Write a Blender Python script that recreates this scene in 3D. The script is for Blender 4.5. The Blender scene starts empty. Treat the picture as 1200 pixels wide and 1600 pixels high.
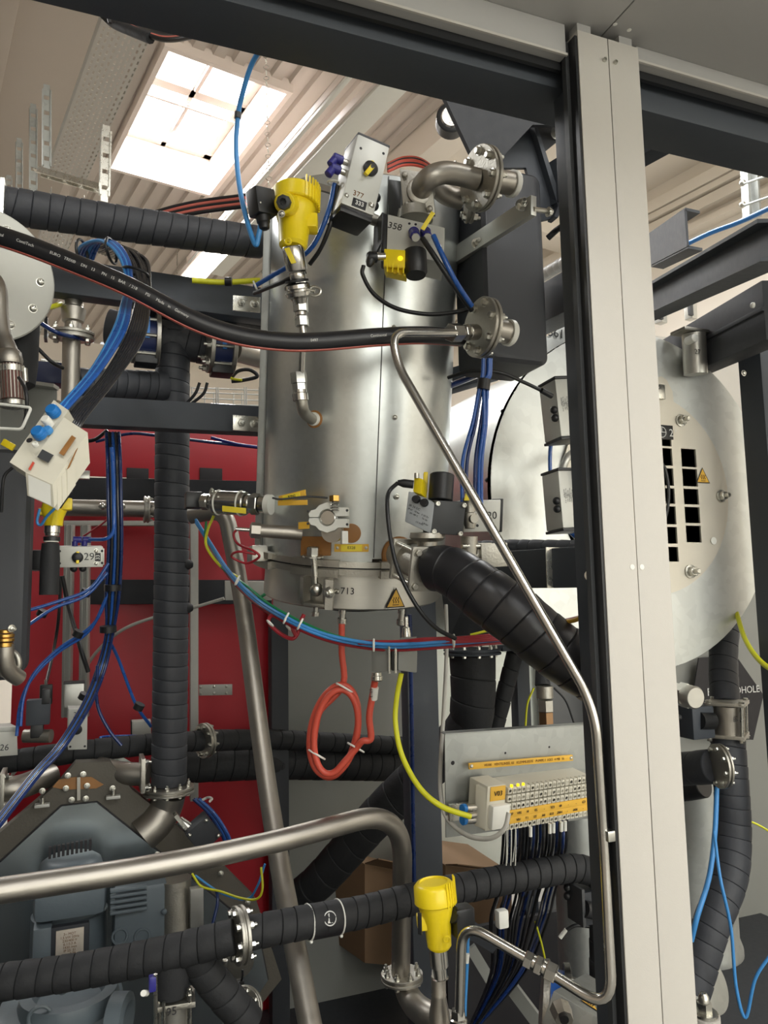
import bpy, bmesh, math, random
from mathutils import Vector, Matrix, noise
random.seed(7)
V = Vector
SC = bpy.context.scene
COL = SC.collection
R = math.radians

# ------------------------------------------------------------------ camera
CAM = V((0, 0, 1.6)); F = 1200.0
yaw, pitch, roll = R(21.5), R(6.5), R(1.1)
fw = V((math.sin(yaw)*math.cos(pitch), math.cos(yaw)*math.cos(pitch), math.sin(pitch)))
r0 = V((math.cos(yaw), -math.sin(yaw), 0)); u0 = r0.cross(fw)
rt = r0*math.cos(roll) - u0*math.sin(roll)
up = r0*math.sin(roll) + u0*math.cos(roll)
cd = bpy.data.cameras.new('camera'); cam = bpy.data.objects.new('camera', cd); COL.objects.link(cam)
cd.sensor_fit = 'VERTICAL'; cd.sensor_height = 36; cd.lens = 36*F/1600; cd.clip_start = .02
cam.matrix_world = Matrix((( rt.x, up.x, -fw.x, CAM.x), (rt.y, up.y, -fw.y, CAM.y), (rt.z, up.z, -fw.z, CAM.z), (0, 0, 0, 1)))
SC.camera = cam

# ------------------------------------------------------------------ world, exposure
w = bpy.data.worlds.new('hall_daylight'); SC.world = w; w.use_nodes = True
w.node_tree.nodes['Background'].inputs[0].default_value = (.93, .96, 1, 1)
w.node_tree.nodes['Background'].inputs[1].default_value = 1.0
SC.view_settings.view_transform = 'Standard'; SC.view_settings.look = 'None'
SC.view_settings.gamma = 1; SC.view_settings.use_curve_mapping = False
SC.view_settings.exposure = -0.14

ZR = 5.6                                       # roof height of the hall
hb = V((math.sin(R(-11)), math.cos(R(-11)), 0))  # hall direction, turned a little against the machine
ha = V((hb.y, -hb.x, 0))

def W(p):
    u, v, d = p[:3]
    return CAM + (fw + rt*((u-600)/F) + up*((800-v)/F))*d
def ray(u, v): return fw + rt*((u-600)/F) + up*((800-v)/F)
def PY(u, v, y): k = ray(u, v); return CAM + k*((y-CAM.y)/k.y)
def PX(u, v, x): k = ray(u, v); return CAM + k*((x-CAM.x)/k.x)
def PZ(u, v, z): k = ray(u, v); return CAM + k*((z-CAM.z)/k.z)
def PP(u, v, p0, n): k = ray(u, v); return CAM + k*((p0-CAM).dot(n)/k.dot(n))
def px(n, d): return n*d/F                      # n photo pixels at distance d, in metres
X, Y, Z = V((1, 0, 0)), V((0, 1, 0)), V((0, 0, 1))

def area(name, loc, tgt, sx, sy, e, col=(1, 1, 1)):
    l = bpy.data.lights.new(name, 'AREA'); l.shape = 'RECTANGLE'; l.size = sx; l.size_y = sy; l.energy = e; l.color = col
    o = bpy.data.objects.new(name, l); COL.objects.link(o); o.location = loc
    d = V(tgt)-V(loc); q = d.to_track_quat('-Z', 'Y'); o.rotation_euler = q.to_euler()
    return o
# hall lamps: rows of strip lights under the roof, most of them behind and beside the photographer, and an overhead fill light
LAMPROWS = [(-1.3, -5.0), (-1.3, -1.6), (2.2, -5.0), (2.2, -1.8), (5.2, -3.2), (-1.0, 5.4), (3.0, 7.0), (3.9, 3.0)]
for i, (la, lb) in enumerate(LAMPROWS):
    c = ha*la + hb*lb + Z*(ZR-.75)
    area('hall_lamp_light', c, c - Z, .25, 2.4, 70 if lb < 0 else 120, (1, 1, .985)).rotation_euler = (0, 0, R(11))
area('overhead_fill_light', ha*1.2+hb*(-4.6)+Z*(ZR-.1), ha*1.2+hb*(-4.6), 2.6, 2.6, 150, (.95, .98, 1))  # added area light behind the camera, no skylight opening above it

# ------------------------------------------------------------------ materials
MATS = {}
def srgb(c): return tuple(((x/255)/12.92 if x/255 <= .04045 else ((x/255+.055)/1.055)**2.4) for x in c)
def mat(name, rgb, rough=.5, metal=0., var=.06, scale=30., bump=0., bscale=None, stretch=None, rvar=.08, emit=0., coat=0., alpha=None, trans=0., aniso=0.):
    if name in MATS: return MATS[name]
    m = bpy.data.materials.new(name); m.use_nodes = True; nt = m.node_tree; n = nt.nodes; b = n['Principled BSDF']
    c = srgb(rgb); tc = n.new('ShaderNodeTexCoord'); mp = n.new('ShaderNodeMapping')
    nt.links.new(tc.outputs['Object'], mp.inputs[0])
    if stretch: mp.inputs['Scale'].default_value = stretch
    nz = n.new('ShaderNodeTexNoise'); nz.inputs['Scale'].default_value = scale; nz.inputs['Detail'].default_value = 4
    nt.links.new(mp.outputs[0], nz.inputs['Vector'])
    mx = n.new('ShaderNodeMix'); mx.data_type = 'RGBA'
    mx.inputs[6].default_value = (*[max(0, x*(1-var)) for x in c], 1); mx.inputs[7].default_value = (*[min(1, x*(1+var)) for x in c], 1)
    nt.links.new(nz.outputs['Fac'], mx.inputs[0]); nt.links.new(mx.outputs[2], b.inputs['Base Color'])
    mr = n.new('ShaderNodeMapRange'); mr.inputs['To Min'].default_value = max(.02, rough-rvar); mr.inputs['To Max'].default_value = min(1, rough+rvar)
    nt.links.new(nz.outputs['Fac'], mr.inputs[0]); nt.links.new(mr.outputs[0], b.inputs['Roughness'])
    b.inputs['Metallic'].default_value = metal
    if coat: b.inputs['Coat Weight'].default_value = coat
    if trans: b.inputs['Transmission Weight'].default_value = trans
    if aniso: b.inputs['Anisotropic'].default_value = aniso
    if bump:
        n2 = n.new('ShaderNodeTexNoise'); n2.inputs['Scale'].default_value = bscale or scale*3; n2.inputs['Detail'].default_value = 3
        nt.links.new(mp.outputs[0], n2.inputs['Vector'])
        bp = n.new('ShaderNodeBump'); bp.inputs['Strength'].default_value = bump; bp.inputs['Distance'].default_value = .004
        nt.links.new(n2.outputs['Fac'], bp.inputs['Height']); nt.links.new(bp.outputs[0], b.inputs['Normal'])
    if emit:
        b.inputs['Emission Color'].default_value = (*c, 1); b.inputs['Emission Strength'].default_value = emit
    MATS[name] = m; return m
def galv(name, rgb, rough, sc=9., spangle=60., mix=.5):
    m = mat(name, rgb, rough, .92, .10, sc, .12, 14., rvar=.10, stretch=(1, 1, .35))
    nt = m.node_tree; n = nt.nodes; b = n['Principled BSDF']
    vo = n.new('ShaderNodeTexVoronoi'); vo.inputs['Scale'].default_value = spangle
    tc = n['Texture Coordinate']; nt.links.new(tc.outputs['Object'], vo.inputs['Vector'])
    bw = n.new('ShaderNodeRGBToBW'); nt.links.new(vo.outputs['Color'], bw.inputs[0])
    mr = n.new('ShaderNodeMapRange'); mr.inputs['To Min'].default_value = .86; mr.inputs['To Max'].default_value = 1.08
    nt.links.new(bw.outputs[0], mr.inputs[0])
    mu = n.new('ShaderNodeMix'); mu.data_type = 'RGBA'; mu.blend_type = 'MULTIPLY'; mu.inputs[0].default_value = mix
    old = b.inputs['Base Color'].links[0].from_socket
    nt.links.new(old, mu.inputs[6]); nt.links.new(mr.outputs[0], mu.inputs[7]); nt.links.new(mu.outputs[2], b.inputs['Base Color'])
    return m
M_anth = mat('anthracite_paint', (60, 65, 72), .58, 0, .05, 60, .04)
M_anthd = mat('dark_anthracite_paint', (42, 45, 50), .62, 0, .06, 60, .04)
M_cover = mat('light_grey_powder_coat', (190, 186, 178), .5, 0, .025, 90, .05, 600)
M_soffit = mat('mid_grey_powder_coat', (172, 171, 168), .5, 0, .03, 90, .05, 600)
M_galv = galv('galvanised_sheet', (206, 210, 208), .32, 7, 90, .3)
M_galvd = galv('galvanised_disc_sheet', (208, 210, 206), .46, 5, 40, .5)
M_galvm = galv('matt_galvanised_plate', (172, 175, 172), .5, 12, 50, .7)
M_zinc = mat('zinc_plated_steel', (205, 204, 196), .28, 1, .08, 40)
M_ss = mat('pickled_stainless_pipe', (172, 167, 158), .44, 1, .10, 18, .06, 90, stretch=(1, 1, 3))
M_ssb = mat('bright_stainless_tube', (196, 194, 188), .24, 1, .05, 30)
M_gear = mat('dull_steel_housing', (96, 92, 84), .62, .5, .12, 14, .15, 160)
M_bar = mat('window_bar', (150, 140, 132), .6, 0, .03, 10)
M_ssm = mat('matt_stainless_casting', (176, 173, 164), .46, 1, .10, 45, .18, 220)
M_sskirt = mat('brushed_stainless_skirt', (202, 200, 192), .40, .9, .06, 12, .05, 60, stretch=(1, 1, 8))
M_alu = mat('anodised_aluminium', (196, 196, 190), .42, .75, .04, 50)
M_alup = mat('painted_silver_plate', (190, 190, 183), .45, .25, .04, 50)
M_foam = mat('black_rubber_foam', (33, 34, 36), .72, 0, .18, 25, .35, 60)
M_foam2 = mat('grey_black_wrap_tape', (58, 60, 65), .6, 0, .15, 14, .3, 40)
M_rub = mat('smooth_black_rubber', (34, 34, 37), .36, 0, .1, 40)
M_hblk = mat('glossy_black_hose', (44, 44, 47), .24, 0, .1, 20, coat=.4)
M_blk = mat('black_plastic', (28, 29, 31), .42, 0, .1, 60)
M_blkg = mat('dark_grey_plastic', (58, 60, 62), .5, 0, .06, 60)
M_tank = mat('matt_black_tank', (46, 48, 52), .55, 0, .08, 8, .03)
M_blue = mat('blue_air_hose', (34, 86, 165), .28, 0, .08, 20, coat=.3)
M_blued = mat('dark_blue_air_hose', (18, 44, 98), .28, 0, .1, 20, coat=.3)
M_lblue = mat('light_blue_cable', (66, 140, 205), .38, 0, .05, 20)
M_navy = mat('navy_plastic', (40, 38, 120), .35, 0, .08, 30)
M_bcap = mat('blue_cap_plastic', (30, 115, 190), .4, 0, .05, 30)
M_yel = mat('yellow_plastic', (236, 210, 30), .34, 0, .05, 30, .06)
M_yelc = mat('yellow_cable', (214, 214, 40), .4, 0, .05, 30)
M_tag = mat('amber_label_plastic', (222, 174, 62), .45, 0, .10, 40)
M_tagy = mat('yellow_label_plastic', (236, 214, 60), .45, 0, .08, 40)
M_red = mat('orange_red_silicone_cable', (196, 78, 60), .42, 0, .08, 15, .05)
M_redc = mat('dark_red_cable', (150, 34, 44), .4, 0, .08, 20)
M_redp = mat('red_painted_panel', (172, 20, 36), .45, 0, .08, 3, .03)
M_green = mat('green_cable', (30, 130, 80), .4, 0, .05, 20)
M_white = mat('white_plastic', (226, 226, 218), .45, 0, .03, 30)
M_gry = mat('cream_plastic_housing', (206, 202, 186), .5, 0, .03, 30)
M_wcab = mat('pale_grey_cable', (186, 184, 176), .42, 0, .05, 30)
M_brass = mat('brass', (190, 150, 80), .3, 1, .1, 40)
M_amb = mat('amber_insulation_board', (150, 104, 54), .5, 0, .25, 20, .1)
M_motor = mat('blue_grey_motor_paint', (92, 102, 108), .45, 0, .08, 12, .15, 60)
M_gpan = mat('grey_back_panel', (132, 133, 128), .55, 0, .05, 4, .02)
M_gpand = mat('dark_grey_back_panel', (98, 99, 99), .55, 0, .05, 4)
M_card = mat('cardboard', (128, 102, 76), .8, 0, .08, 30)
M_wall = mat('cream_wall', (244, 236, 224), .7, 0, .04, 1.5)
M_wallg = mat('grey_plaster_wall', (178, 168, 156), .75, 0, .05, 1.2)
M_roof = mat('roof_decking', (200, 190, 180), .6, .05, .05, 2.0, .05, stretch=(3, .15, 1))
M_frame = mat('skylight_frame', (235, 222, 212), .5, 0, .04, 6)
M_floor = mat('concrete_floor', (140, 138, 132), .7, 0, .12, 2, .05)
M_ink = mat('black_ink', (28, 26, 30), .6, 0, .05, 30)
M_inkr = mat('brown_ink', (110, 70, 20), .6, 0, .05, 30)
M_wink = mat('white_print', (215, 215, 212), .6, 0, .05, 30)
M_rstr = mat('salmon_hose_stripe', (196, 104, 92), .45, 0, .05, 30)
M_sky = mat('skylight_glazing', (255, 252, 248), .4, 0, .02, 3, emit=2.2)
M_winb = mat('unseen_window_glass', (252, 252, 244), .3, 0, .02, 3, emit=4.7)
M_lamp = mat('lamp_diffuser_lit', (255, 250, 240), .4, 0, .02, 3, emit=7.0)
M_led = mat('yellow_signal_lamp', (255, 214, 20), .4, 0, .02, 30, emit=2.5)
M_blug = mat('blue_valve_body', (26, 40, 84), .4, 0, .1, 30)
M_back = mat('bright_back_sheet', (232, 236, 226), .5, 0, .02, 3)
M_mirror = mat('polished_end_cap', (196, 204, 208), .12, 1, .04, 4)
M_paper = mat('rating_plate', (200, 190, 176), .45, .3, .12, 120)
M_led2 = M_led

# ------------------------------------------------------------------ mesh building
class MB:
    def __init__(s): s.v = []; s.f = []
    def add(s, vs, fs):
        k = len(s.v); s.v += [V(p) for p in vs]; s.f += [tuple(i+k for i in f) for f in fs]; return s
    def box(s, c, ex, ey, ez, bev=0.):
        """box at centre c with half-edge vectors ex, ey, ez; bev chamfers its edges (metres)"""
        c, ex, ey, ez = V(c), V(ex), V(ey), V(ez)
        if bev <= 0:
            vs = [c+ex*i+ey*j+ez*k for i in (-1, 1) for j in (-1, 1) for k in (-1, 1)]
            return s.add(vs, [(0, 1, 3, 2), (4, 6, 7, 5), (0, 4, 5, 1), (2, 3, 7, 6), (0, 2, 6, 4), (1, 5, 7, 3)])
        bm = bmesh.new()
        lx, ly, lz = ex.length, ey.length, ez.length
        bev = min(bev, .9*min(lx, ly, lz))
        vs = [bm.verts.new(V((lx*i, ly*j, lz*k))) for i in (-1, 1) for j in (-1, 1) for k in (-1, 1)]
        for f in [(0, 1, 3, 2), (4, 6, 7, 5), (0, 4, 5, 1), (2, 3, 7, 6), (0, 2, 6, 4), (1, 5, 7, 3)]: bm.faces.new([vs[i] for i in f])
        bmesh.ops.recalc_face_normals(bm, faces=bm.faces)
        bmesh.ops.bevel(bm, geom=list(bm.edges), offset=bev, segments=2, profile=.6, affect='EDGES', clamp_overlap=True)
        bm.verts.index_update(); hx, hy, hz = ex.normalized(), ey.normalized(), ez.normalized()
        s.add([c+hx*q.co.x+hy*q.co.y+hz*q.co.z for q in bm.verts], [[q.index for q in f.verts] for f in bm.faces]); bm.free()
        return s
    def bar(s, p0, p1, h, t, upv=Z, bev=0.):
        """square-section bar from p0 to p1, h high along upv, t thick"""
        p0, p1 = V(p0), V(p1); d = (p1-p0); e = d.normalized(); u = (upv - e*upv.dot(e)).normalized(); q = e.cross(u)
        return s.box((p0+p1)/2, d/2, u*h/2, q*t/2, bev)
    def prism(s, pts, th):
        pts = [V(p) for p in pts]; th = V(th); n = len(pts)
        s.add(pts+[p+th for p in pts], [tuple(range(n)), tuple(range(2*n-1, n-1, -1))] + [(i, i+n, (i+1) % n+n, (i+1) % n) for i in range(n)]); return s
    def rings(s, rs, caps=(True, True), closed=False):
        n = len(rs[0]); k = len(s.v)
        for r in rs: s.v += r
        m = len(rs)
        for i in range(m if closed else m-1):
            for j in range(n):
                a = k+i*n; b = k+((i+1) % m)*n; s.f.append((a+j, a+(j+1) % n, b+(j+1) % n, b+j))
        if not closed:
            if caps[0]: s.f.append(tuple(k+j for j in range(n))[::-1])
            if caps[1]: s.f.append(tuple(k+(m-1)*n+j for j in range(n)))
        return s
    def lathe(s, p, d, prof, n=32, a0=0., ref=None):
        """turned shape: prof = [(distance along d, radius)]"""
        p, d = V(p), V(d).normalized(); e, q = frame(d, ref)
        return s.rings([[p+d*t+(e*math.cos(a0+2*math.pi*j/n)+q*math.sin(a0+2*math.pi*j/n))*max(r, 1e-5) for j in range(n)] for t, r in prof])
    def cyl(s, p0, p1, r, r1=None, n=24, bev=0., a0=0.):
        p0, p1 = V(p0), V(p1); L = (p1-p0).length; r1 = r if r1 is None else r1
        pr = [(0, r), (L, r1)] if bev <= 0 else [(0, r-bev), (bev, r), (L-bev, r1), (L, r1-bev)]
        return s.lathe(p0, p1-p0, pr, n, a0)
    def tube(s, pts, r, n=10, rf=None):
        fr = frames(pts); rs = []
        for i, (p, t, e, q) in enumerate(fr):
            rr = rf(i/(len(fr)-1)) if rf else r
            rs.append([p+(e*math.cos(2*math.pi*j/n)+q*math.sin(2*math.pi*j/n))*rr for j in range(n)])
        return s.rings(rs)
    def torus(s, c, d, R_, r, n=28, m=8, sx=1., sy=1., ref=None):
        c, d = V(c), V(d).normalized(); e, q = frame(d, ref)
        rs = []
        for i in range(n):
            a = 2*math.pi*i/n; h = (e*math.cos(a)*sx+q*math.sin(a)*sy); o = c+h*R_
            rs.append([o+h.normalized()*r*math.cos(2*math.pi*j/m)+d*r*math.sin(2*math.pi*j/m) for j in range(m)])
        return s.rings(rs, closed=True)
    def sph(s, c, r, d=Z, sc=(1, 1, 1), n=16):
        pr = [(-r*math.cos(math.pi*i/8)*sc[2], r*math.sin(math.pi*i/8)) for i in range(9)]
        return s.lathe(V(c), d, pr, n)
    def mesh(s, name, off=V((0, 0, 0)), smooth=40):
        me = bpy.data.meshes.new(name); me.from_pydata([tuple(p-off) for p in s.v], [], s.f); me.validate()
        bm = bmesh.new(); bm.from_mesh(me); bmesh.ops.recalc_face_normals(bm, faces=bm.faces); bm.to_mesh(me); bm.free()
        if smooth:
            me.polygons.foreach_set('use_smooth', [True]*len(me.polygons)); me.set_sharp_from_angle(angle=R(smooth))
        return me
    def build(s, name, m, parent=None, smooth=40, origin=None):
        lo = V((min(p.x for p in s.v), min(p.y for p in s.v), min(p.z for p in s.v))); hi = V((max(p.x for p in s.v), max(p.y for p in s.v), max(p.z for p in s.v)))
        off = V(origin) if origin is not None else (lo+hi)/2
        me = s.mesh(name, off, smooth); me.materials.append(m)
        o = bpy.data.objects.new(name, me); link(o, off, parent); return o
WL = {}
def link(o, wloc, parent=None):
    COL.objects.link(o); WL[o.name] = V(wloc)
    if parent: o.parent = parent; o.location = V(wloc)-WL[parent.name]
    else: o.location = wloc
def frame(d, ref=None):
    d = V(d).normalized(); ref = V(ref) if ref is not None else (Z if abs(d.z) < .9 else X)
    e = (ref-d*ref.dot(d)).normalized(); return e, d.cross(e)
def frames(pts):
    pts = [V(p) for p in pts]; n = len(pts); out = []; e = None
    for i, p in enumerate(pts):
        t = (pts[min(i+1, n-1)]-pts[max(i-1, 0)]).normalized()
        if e is None: e, q = frame(t)
        else: e = (e-t*e.dot(t)).normalized(); q = t.cross(e)
        out.append((p, t, e, q))
    return out
def cr(pts, k=8):
    """smooth curve through pts"""
    P = [V(p) for p in pts]; P = [P[0]*2-P[1]]+P+[P[-1]*2-P[-2]]; out = []
    for i in range(1, len(P)-2):
        a, b, c, d = P[i-1:i+3]
        for j in range(k):
            t = j/k; out.append(.5*((2*b)+(c-a)*t+(2*a-5*b+4*c-d)*t*t+(3*b-a-3*c+d)*t**3))
    out.append(P[-2]); return out
def fillet(pts, rad, k=8):
    """straight runs with rounded bends"""
    P = [V(p) for p in pts]; out = [P[0]]
    rads = rad if isinstance(rad, (list, tuple)) else [rad]*(len(P)-2)
    for i in range(1, len(P)-1):
        a, b = (P[i-1]-P[i]), (P[i+1]-P[i]); r = min(rads[i-1], a.length*.48, b.length*.48)
        s_, e_ = P[i]+a.normalized()*r, P[i]+b.normalized()*r
        for j in range(k+1):
            t = j/k; out.append(s_*(1-t)**2+P[i]*2*t*(1-t)+e_*t*t)
    out.append(P[-1]); return out
def resample(pts, step):
    L = [0]; 
    for a, b in zip(pts, pts[1:]): L.append(L[-1]+(b-a).length)
    n = max(2, int(L[-1]/step)); out = []; j = 0
    for i in range(n+1):
        s = L[-1]*i/n
        while j < len(L)-2 and L[j+1] < s: j += 1
        t = (s-L[j])/max(1e-9, L[j+1]-L[j]); out.append(pts[j].lerp(pts[j+1], min(1, t)))
    return out, L[-1]
def W_(ps): return [W(p) for p in ps]

def tag(o, label, cat, group=None, kind=None):
    o['label'] = label; o['category'] = cat
    if group: o['group'] = group
    if kind: o['kind'] = kind
    return o
def thing(name, label, cat, loc, group=None, kind=None):
    o = bpy.data.objects.new(name, None); link(o, loc if isinstance(loc, Vector) else W(loc)); o.empty_display_size = .05
    return tag(o, label, cat, group, kind)
def struct(o): o['kind'] = 'structure'; return o
CACHE = {}
def unit(kind):
    if kind in CACHE: return CACHE[kind]
    m = MB()
    if kind == 'hex':      # washer, hexagon head, slightly domed; unit = head width 1
        m.lathe((0, 0, 0), Z, [(0, .66), (.09, .66), (.1, .6)], 18); m.lathe((0, 0, .1), Z, [(0, .5), (.42, .5), (.5, .4)], 6)
    elif kind == 'nut':
        m.lathe((0, 0, 0), Z, [(0, .66), (.09, .66), (.1, .6)], 18); m.lathe((0, 0, .1), Z, [(0, .5), (.5, .5), (.56, .42)], 6); m.lathe((0, 0, .6), Z, [(0, .27), (.5, .27), (.56, .2)], 12)
    elif kind == 'pan':
        m.lathe((0, 0, 0), Z, [(0, .62), (.06, .62), (.07, .5), (.25, .45), (.38, .28), (.40, .0)], 16); m.box((0, 0, .40), (.3, 0, 0), (0, .05, 0), (0, 0, .02))
    elif kind == 'socket':
        m.lathe((0, 0, 0), Z, [(0, .5), (.5, .5), (.58, .44), (.58, .27), (.3, .25), (.3, 0)], 18)
    elif kind == 'cap':
        m.lathe((0, 0, 0), Z, [(0, .5), (.3, .5), (.5, .42), (.62, .2), (.64, 0)], 18)
    elif kind == 'hole':
        m.lathe((0, 0, 0), Z, [(0, .5), (.04, .5), (.05, .45), (.05, 0)], 14)
    CACHE[kind] = m; return m
MC = {}
def inst(name, kind, p, n, s, parent=None, m=None):
    m = m or M_zinc; k = (kind, m.name)
    if k not in MC: MC[k] = unit(kind).mesh(kind); MC[k].materials.append(m)
    o = bpy.data.objects.new(name, MC[k]); link(o, V(p), parent)
    o.rotation_euler = V(n).to_track_quat('Z', 'Y').to_euler(); o.scale = (s, s, s); return o
def bolt(p, n, s, parent=None, kind='hex', m=None, name='bolt'): return inst(name, kind, p, n, s, parent, m)
def flange(parent, c, d, rad, th, nb=8, bs=.018, inner=0., m=None, name='flange', a0=.2, kind='nut', both=True, gap=.004, bc=.8):
    """pair of round flange plates with bolts; returns the plate part"""
    m = m or M_ssm; d = V(d).normalized(); c = V(c); b = MB()
    b.lathe(c-d*(th+gap/2), d, [(0, rad-.001), (.001, rad), (th-.001, rad), (th, rad-.001)], 40)
    if gap > 0: b.lathe(c-d*gap/2, d, [(0, rad*.93), (gap, rad*.93)], 40)
    b.lathe(c+d*gap/2, d, [(0, rad-.001), (.001, rad), (th-.001, rad), (th, rad-.001)], 40)
    o = b.build(name, m, parent)
    e, q = frame(d)
    for i in range(nb):
        a = a0+2*math.pi*i/nb; h = (e*math.cos(a)+q*math.sin(a))*rad*bc
        bolt(c+h+d*(th+gap/2), d, bs, o, kind)
        if both: bolt(c+h-d*(th+gap/2), -d, bs, o, 'hex')
    return o
def wrap(pts, r, pitch, m, name='wrapped_sleeve', parent=None, n=26, groove=.0025, tilt=.12, rf=None, seed=1, spiral=True):
    """insulation tape wound round a pipe: each turn stands a little proud of the next, joints recessed"""
    rnd = random.Random(seed); P, L = resample(pts, .004); fr = frames(P); nw = max(1, int(L/pitch)); b = MB(); rs = []
    ph = [(rnd.uniform(.5, 1.2)*tilt*r, (0 if spiral else rnd.uniform(0, 6.28)) + rnd.uniform(-.4, .4), rnd.uniform(-.12, .12)) for _ in range(nw+1)]
    def at(s):
        x = min(max(s/L, 0), 1)*(len(fr)-1); i = min(int(x), len(fr)-2); t = x-i
        return [fr[i][k].lerp(fr[i+1][k], t) for k in range(4)]
    for w_ in range(nw):
        s0, s1 = L*w_/nw + ph[w_][2]*pitch*(w_ > 0), L*(w_+1)/nw + ph[w_+1][2]*pitch*(w_ < nw-1)
        for t, dr in ((.0, -groove), (.035, .0002), (.10, .0009), (.55, .0005), (.955, -.0003), (.995, -groove)):
            s = s0+(s1-s0)*t; p, T, e, q = at(s); T = T.normalized(); e = e.normalized(); q = q.normalized()
            tl = ph[w_][0]*(1-t)+ph[w_+1][0]*t; pa = ph[w_][1]*(1-t)+ph[w_+1][1]*t; rr = (rf(s/L) if rf else r)+dr
            end = 0 if (w_ == 0 and t < .5) or (w_ == nw-1 and t > .5) else 1
            rs.append([p+(e*math.cos(a)+q*math.sin(a))*rr+T*tl*math.cos(a+pa)*end for a in [2*math.pi*j/n for j in range(n)]])
    b.rings(rs); return b.build(name, m, parent, smooth=26)
def text(parent, s, o, xd, yd, size, m=None, name='lettering', ext=.0003, align='CENTER', bold=0.):
    c = bpy.data.curves.new(name, 'FONT'); c.body = s; c.size = size; c.extrude = ext; c.align_x = align; c.align_y = 'CENTER'; c.offset = bold*size
    c.resolution_u = 3
    t = bpy.data.objects.new(name, c); me = bpy.data.meshes.new_from_object(t); bpy.data.objects.remove(t); bpy.data.curves.remove(c)
    me.materials.append(m or M_ink); ob = bpy.data.objects.new(name, me); link(ob, o, parent)
    xd = V(xd).normalized(); zd = xd.cross(V(yd)).normalized(); yd = zd.cross(xd)
    ob.rotation_euler = Matrix((xd, yd, zd)).transposed().to_euler(); return ob
def face(O, A, B):
    """face through photo points: returns corner, unit right, unit up, width, height, outward normal"""
    O, A, B = W(O), W(A), W(B); ex, ey = A-O, B-O; wd = ex.length; ex = ex/wd; h = ey.length; ey = ey/h
    n = ex.cross(ey).normalized()
    if n.dot(O-CAM) > 0: n = -n
    return O, ex, ey, wd, h, n
def fbox(fc, dep, bev=.002, x0=0, x1=1, y0=0, y1=1, z0=0.):
    """box whose front is a (sub)rectangle of the face fc, dep deep, its front z0 proud of the face"""
    O, ex, ey, wd, h, n = fc
    c = O+ex*wd*(x0+x1)/2+ey*h*(y0+y1)/2+n*(z0-dep/2)
    return MB().box(c, ex*wd*(x1-x0)/2, ey*h*(y1-y0)/2, n*dep/2, bev)
def fp(fc, x, y, z=0.): O, ex, ey, wd, h, n = fc; return O+ex*wd*x+ey*h*y+n*z
def cable(pts, rpx, m, label, name='cable', cat='cable', group=None, n=8, k=8, parent=None, d=None):
    """round cable through photo points (u, v, distance), rpx its half width in photo pixels"""
    P = cr(W_(pts), k); dd = sum(p[2] for p in pts)/len(pts); o = MB().tube(P, px(rpx, dd), n).build(name, m, parent, 60)
    if not parent: tag(o, label, cat, group)
    return o
def sweepbox(pts, h, t, m, name, parent=None, upv=Z): pass

# ================================================================== THE HALL
def AB(p): q = V(p)-V((0, 0, 0)); return q.dot(ha), q.dot(hb)
def H(a, b, z): return ha*a+hb*b+Z*z
aC = AB(PZ(188, 60, ZR))[0]                    # left edge of the decking
aL = -5.0                                      # left wall
aS = AB(PZ(647, 210, ZR))[0]                   # end of the decking
aR = AB(PZ(1010, 336, ZR-.25))[0]              # right wall
sk = [PZ(u, v, ZR) for u, v in ((173, 240), (268, 72), (447, 130), (323, 303))]
sa = [AB(p)[0] for p in sk]; sb = [AB(p)[1] for p in sk]
SA0, SA1 = (sa[0]+sa[1])/2, (sa[2]+sa[3])/2; SB0, SB1 = (sb[1]+sb[2])/2, (sb[0]+sb[3])/2
print('hall', aL, aS, aR, 'skylight', SA0, SA1, SB0, SB1)
BN, BF = -8., 12.
# floor, walls
struct(MB().box(H((aL+aR)/2, 2, -.05), ha*(aR-aL)/2, hb*10, Z*.05).build('floor', M_floor))
struct(MB().box(H(aL-.1, 2, ZR/2), ha*.1, hb*10, Z*ZR/2).build('wall_left', M_wallg))
struct(MB().box(H(aR+.1, 2, ZR/2), ha*.1, hb*10, Z*ZR/2).build('wall_right', M_wall))
struct(MB().box(H((aL+aR)/2, BF+.1, ZR/2), ha*(aR-aL)/2, hb*.1, Z*ZR/2).build('wall_far', M_wall))
struct(MB().box(H((aL+aR)/2, BN-.1, ZR/2), ha*(aR-aL)/2, hb*.1, Z*ZR/2).build('wall_back', M_wall))
# trapezoid roof decking, left open under the skylight
dk = MB(); pitch_r = .155; a = aL; nrib = int((aS-aC)/pitch_r)
def strip(a0, z0, a1, z1):
    segs = [(BN, BF)] if (a1 <= SA0+.01 or a0 >= SA1-.01) else [(BN, SB0), (SB1, BF)]
    for s0, s1 in segs: dk.add([H(a0, s0, z0), H(a1, s0, z1), H(a1, s1, z1), H(a0, s1, z0)], [(0, 1, 2, 3)])
for i in range(nrib+1):
    a0 = aC+i*pitch_r
    strip(a0, ZR, a0+.085, ZR); strip(a0+.085, ZR, a0+.10, ZR+.035); strip(a0+.10, ZR+.035, a0+.14, ZR+.035); strip(a0+.14, ZR+.035, a0+.155, ZR)
struct(dk.build('ceiling', M_roof, smooth=0))
for b0, b1 in ((BN-.1, SB0-.1), (SB1+.1, BF+.1)):
    struct(MB().box(H((aC+aS)/2, (b0+b1)/2, ZR+.2), ha*(aS-aC+.5)/2, hb*(b1-b0)/2, Z*.1).build('roof', M_wallg))
struct(MB().box(H((aL+aC)/2, 2, ZR+.01), ha*((aC-aL)/2), hb*10, Z*.05).build('ceiling', M_wallg))
struct(MB().box(H(.42, 2, ZR-.08), ha*.09, hb*10, Z*.06, .01).build('trim_9', M_wallg))
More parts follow.
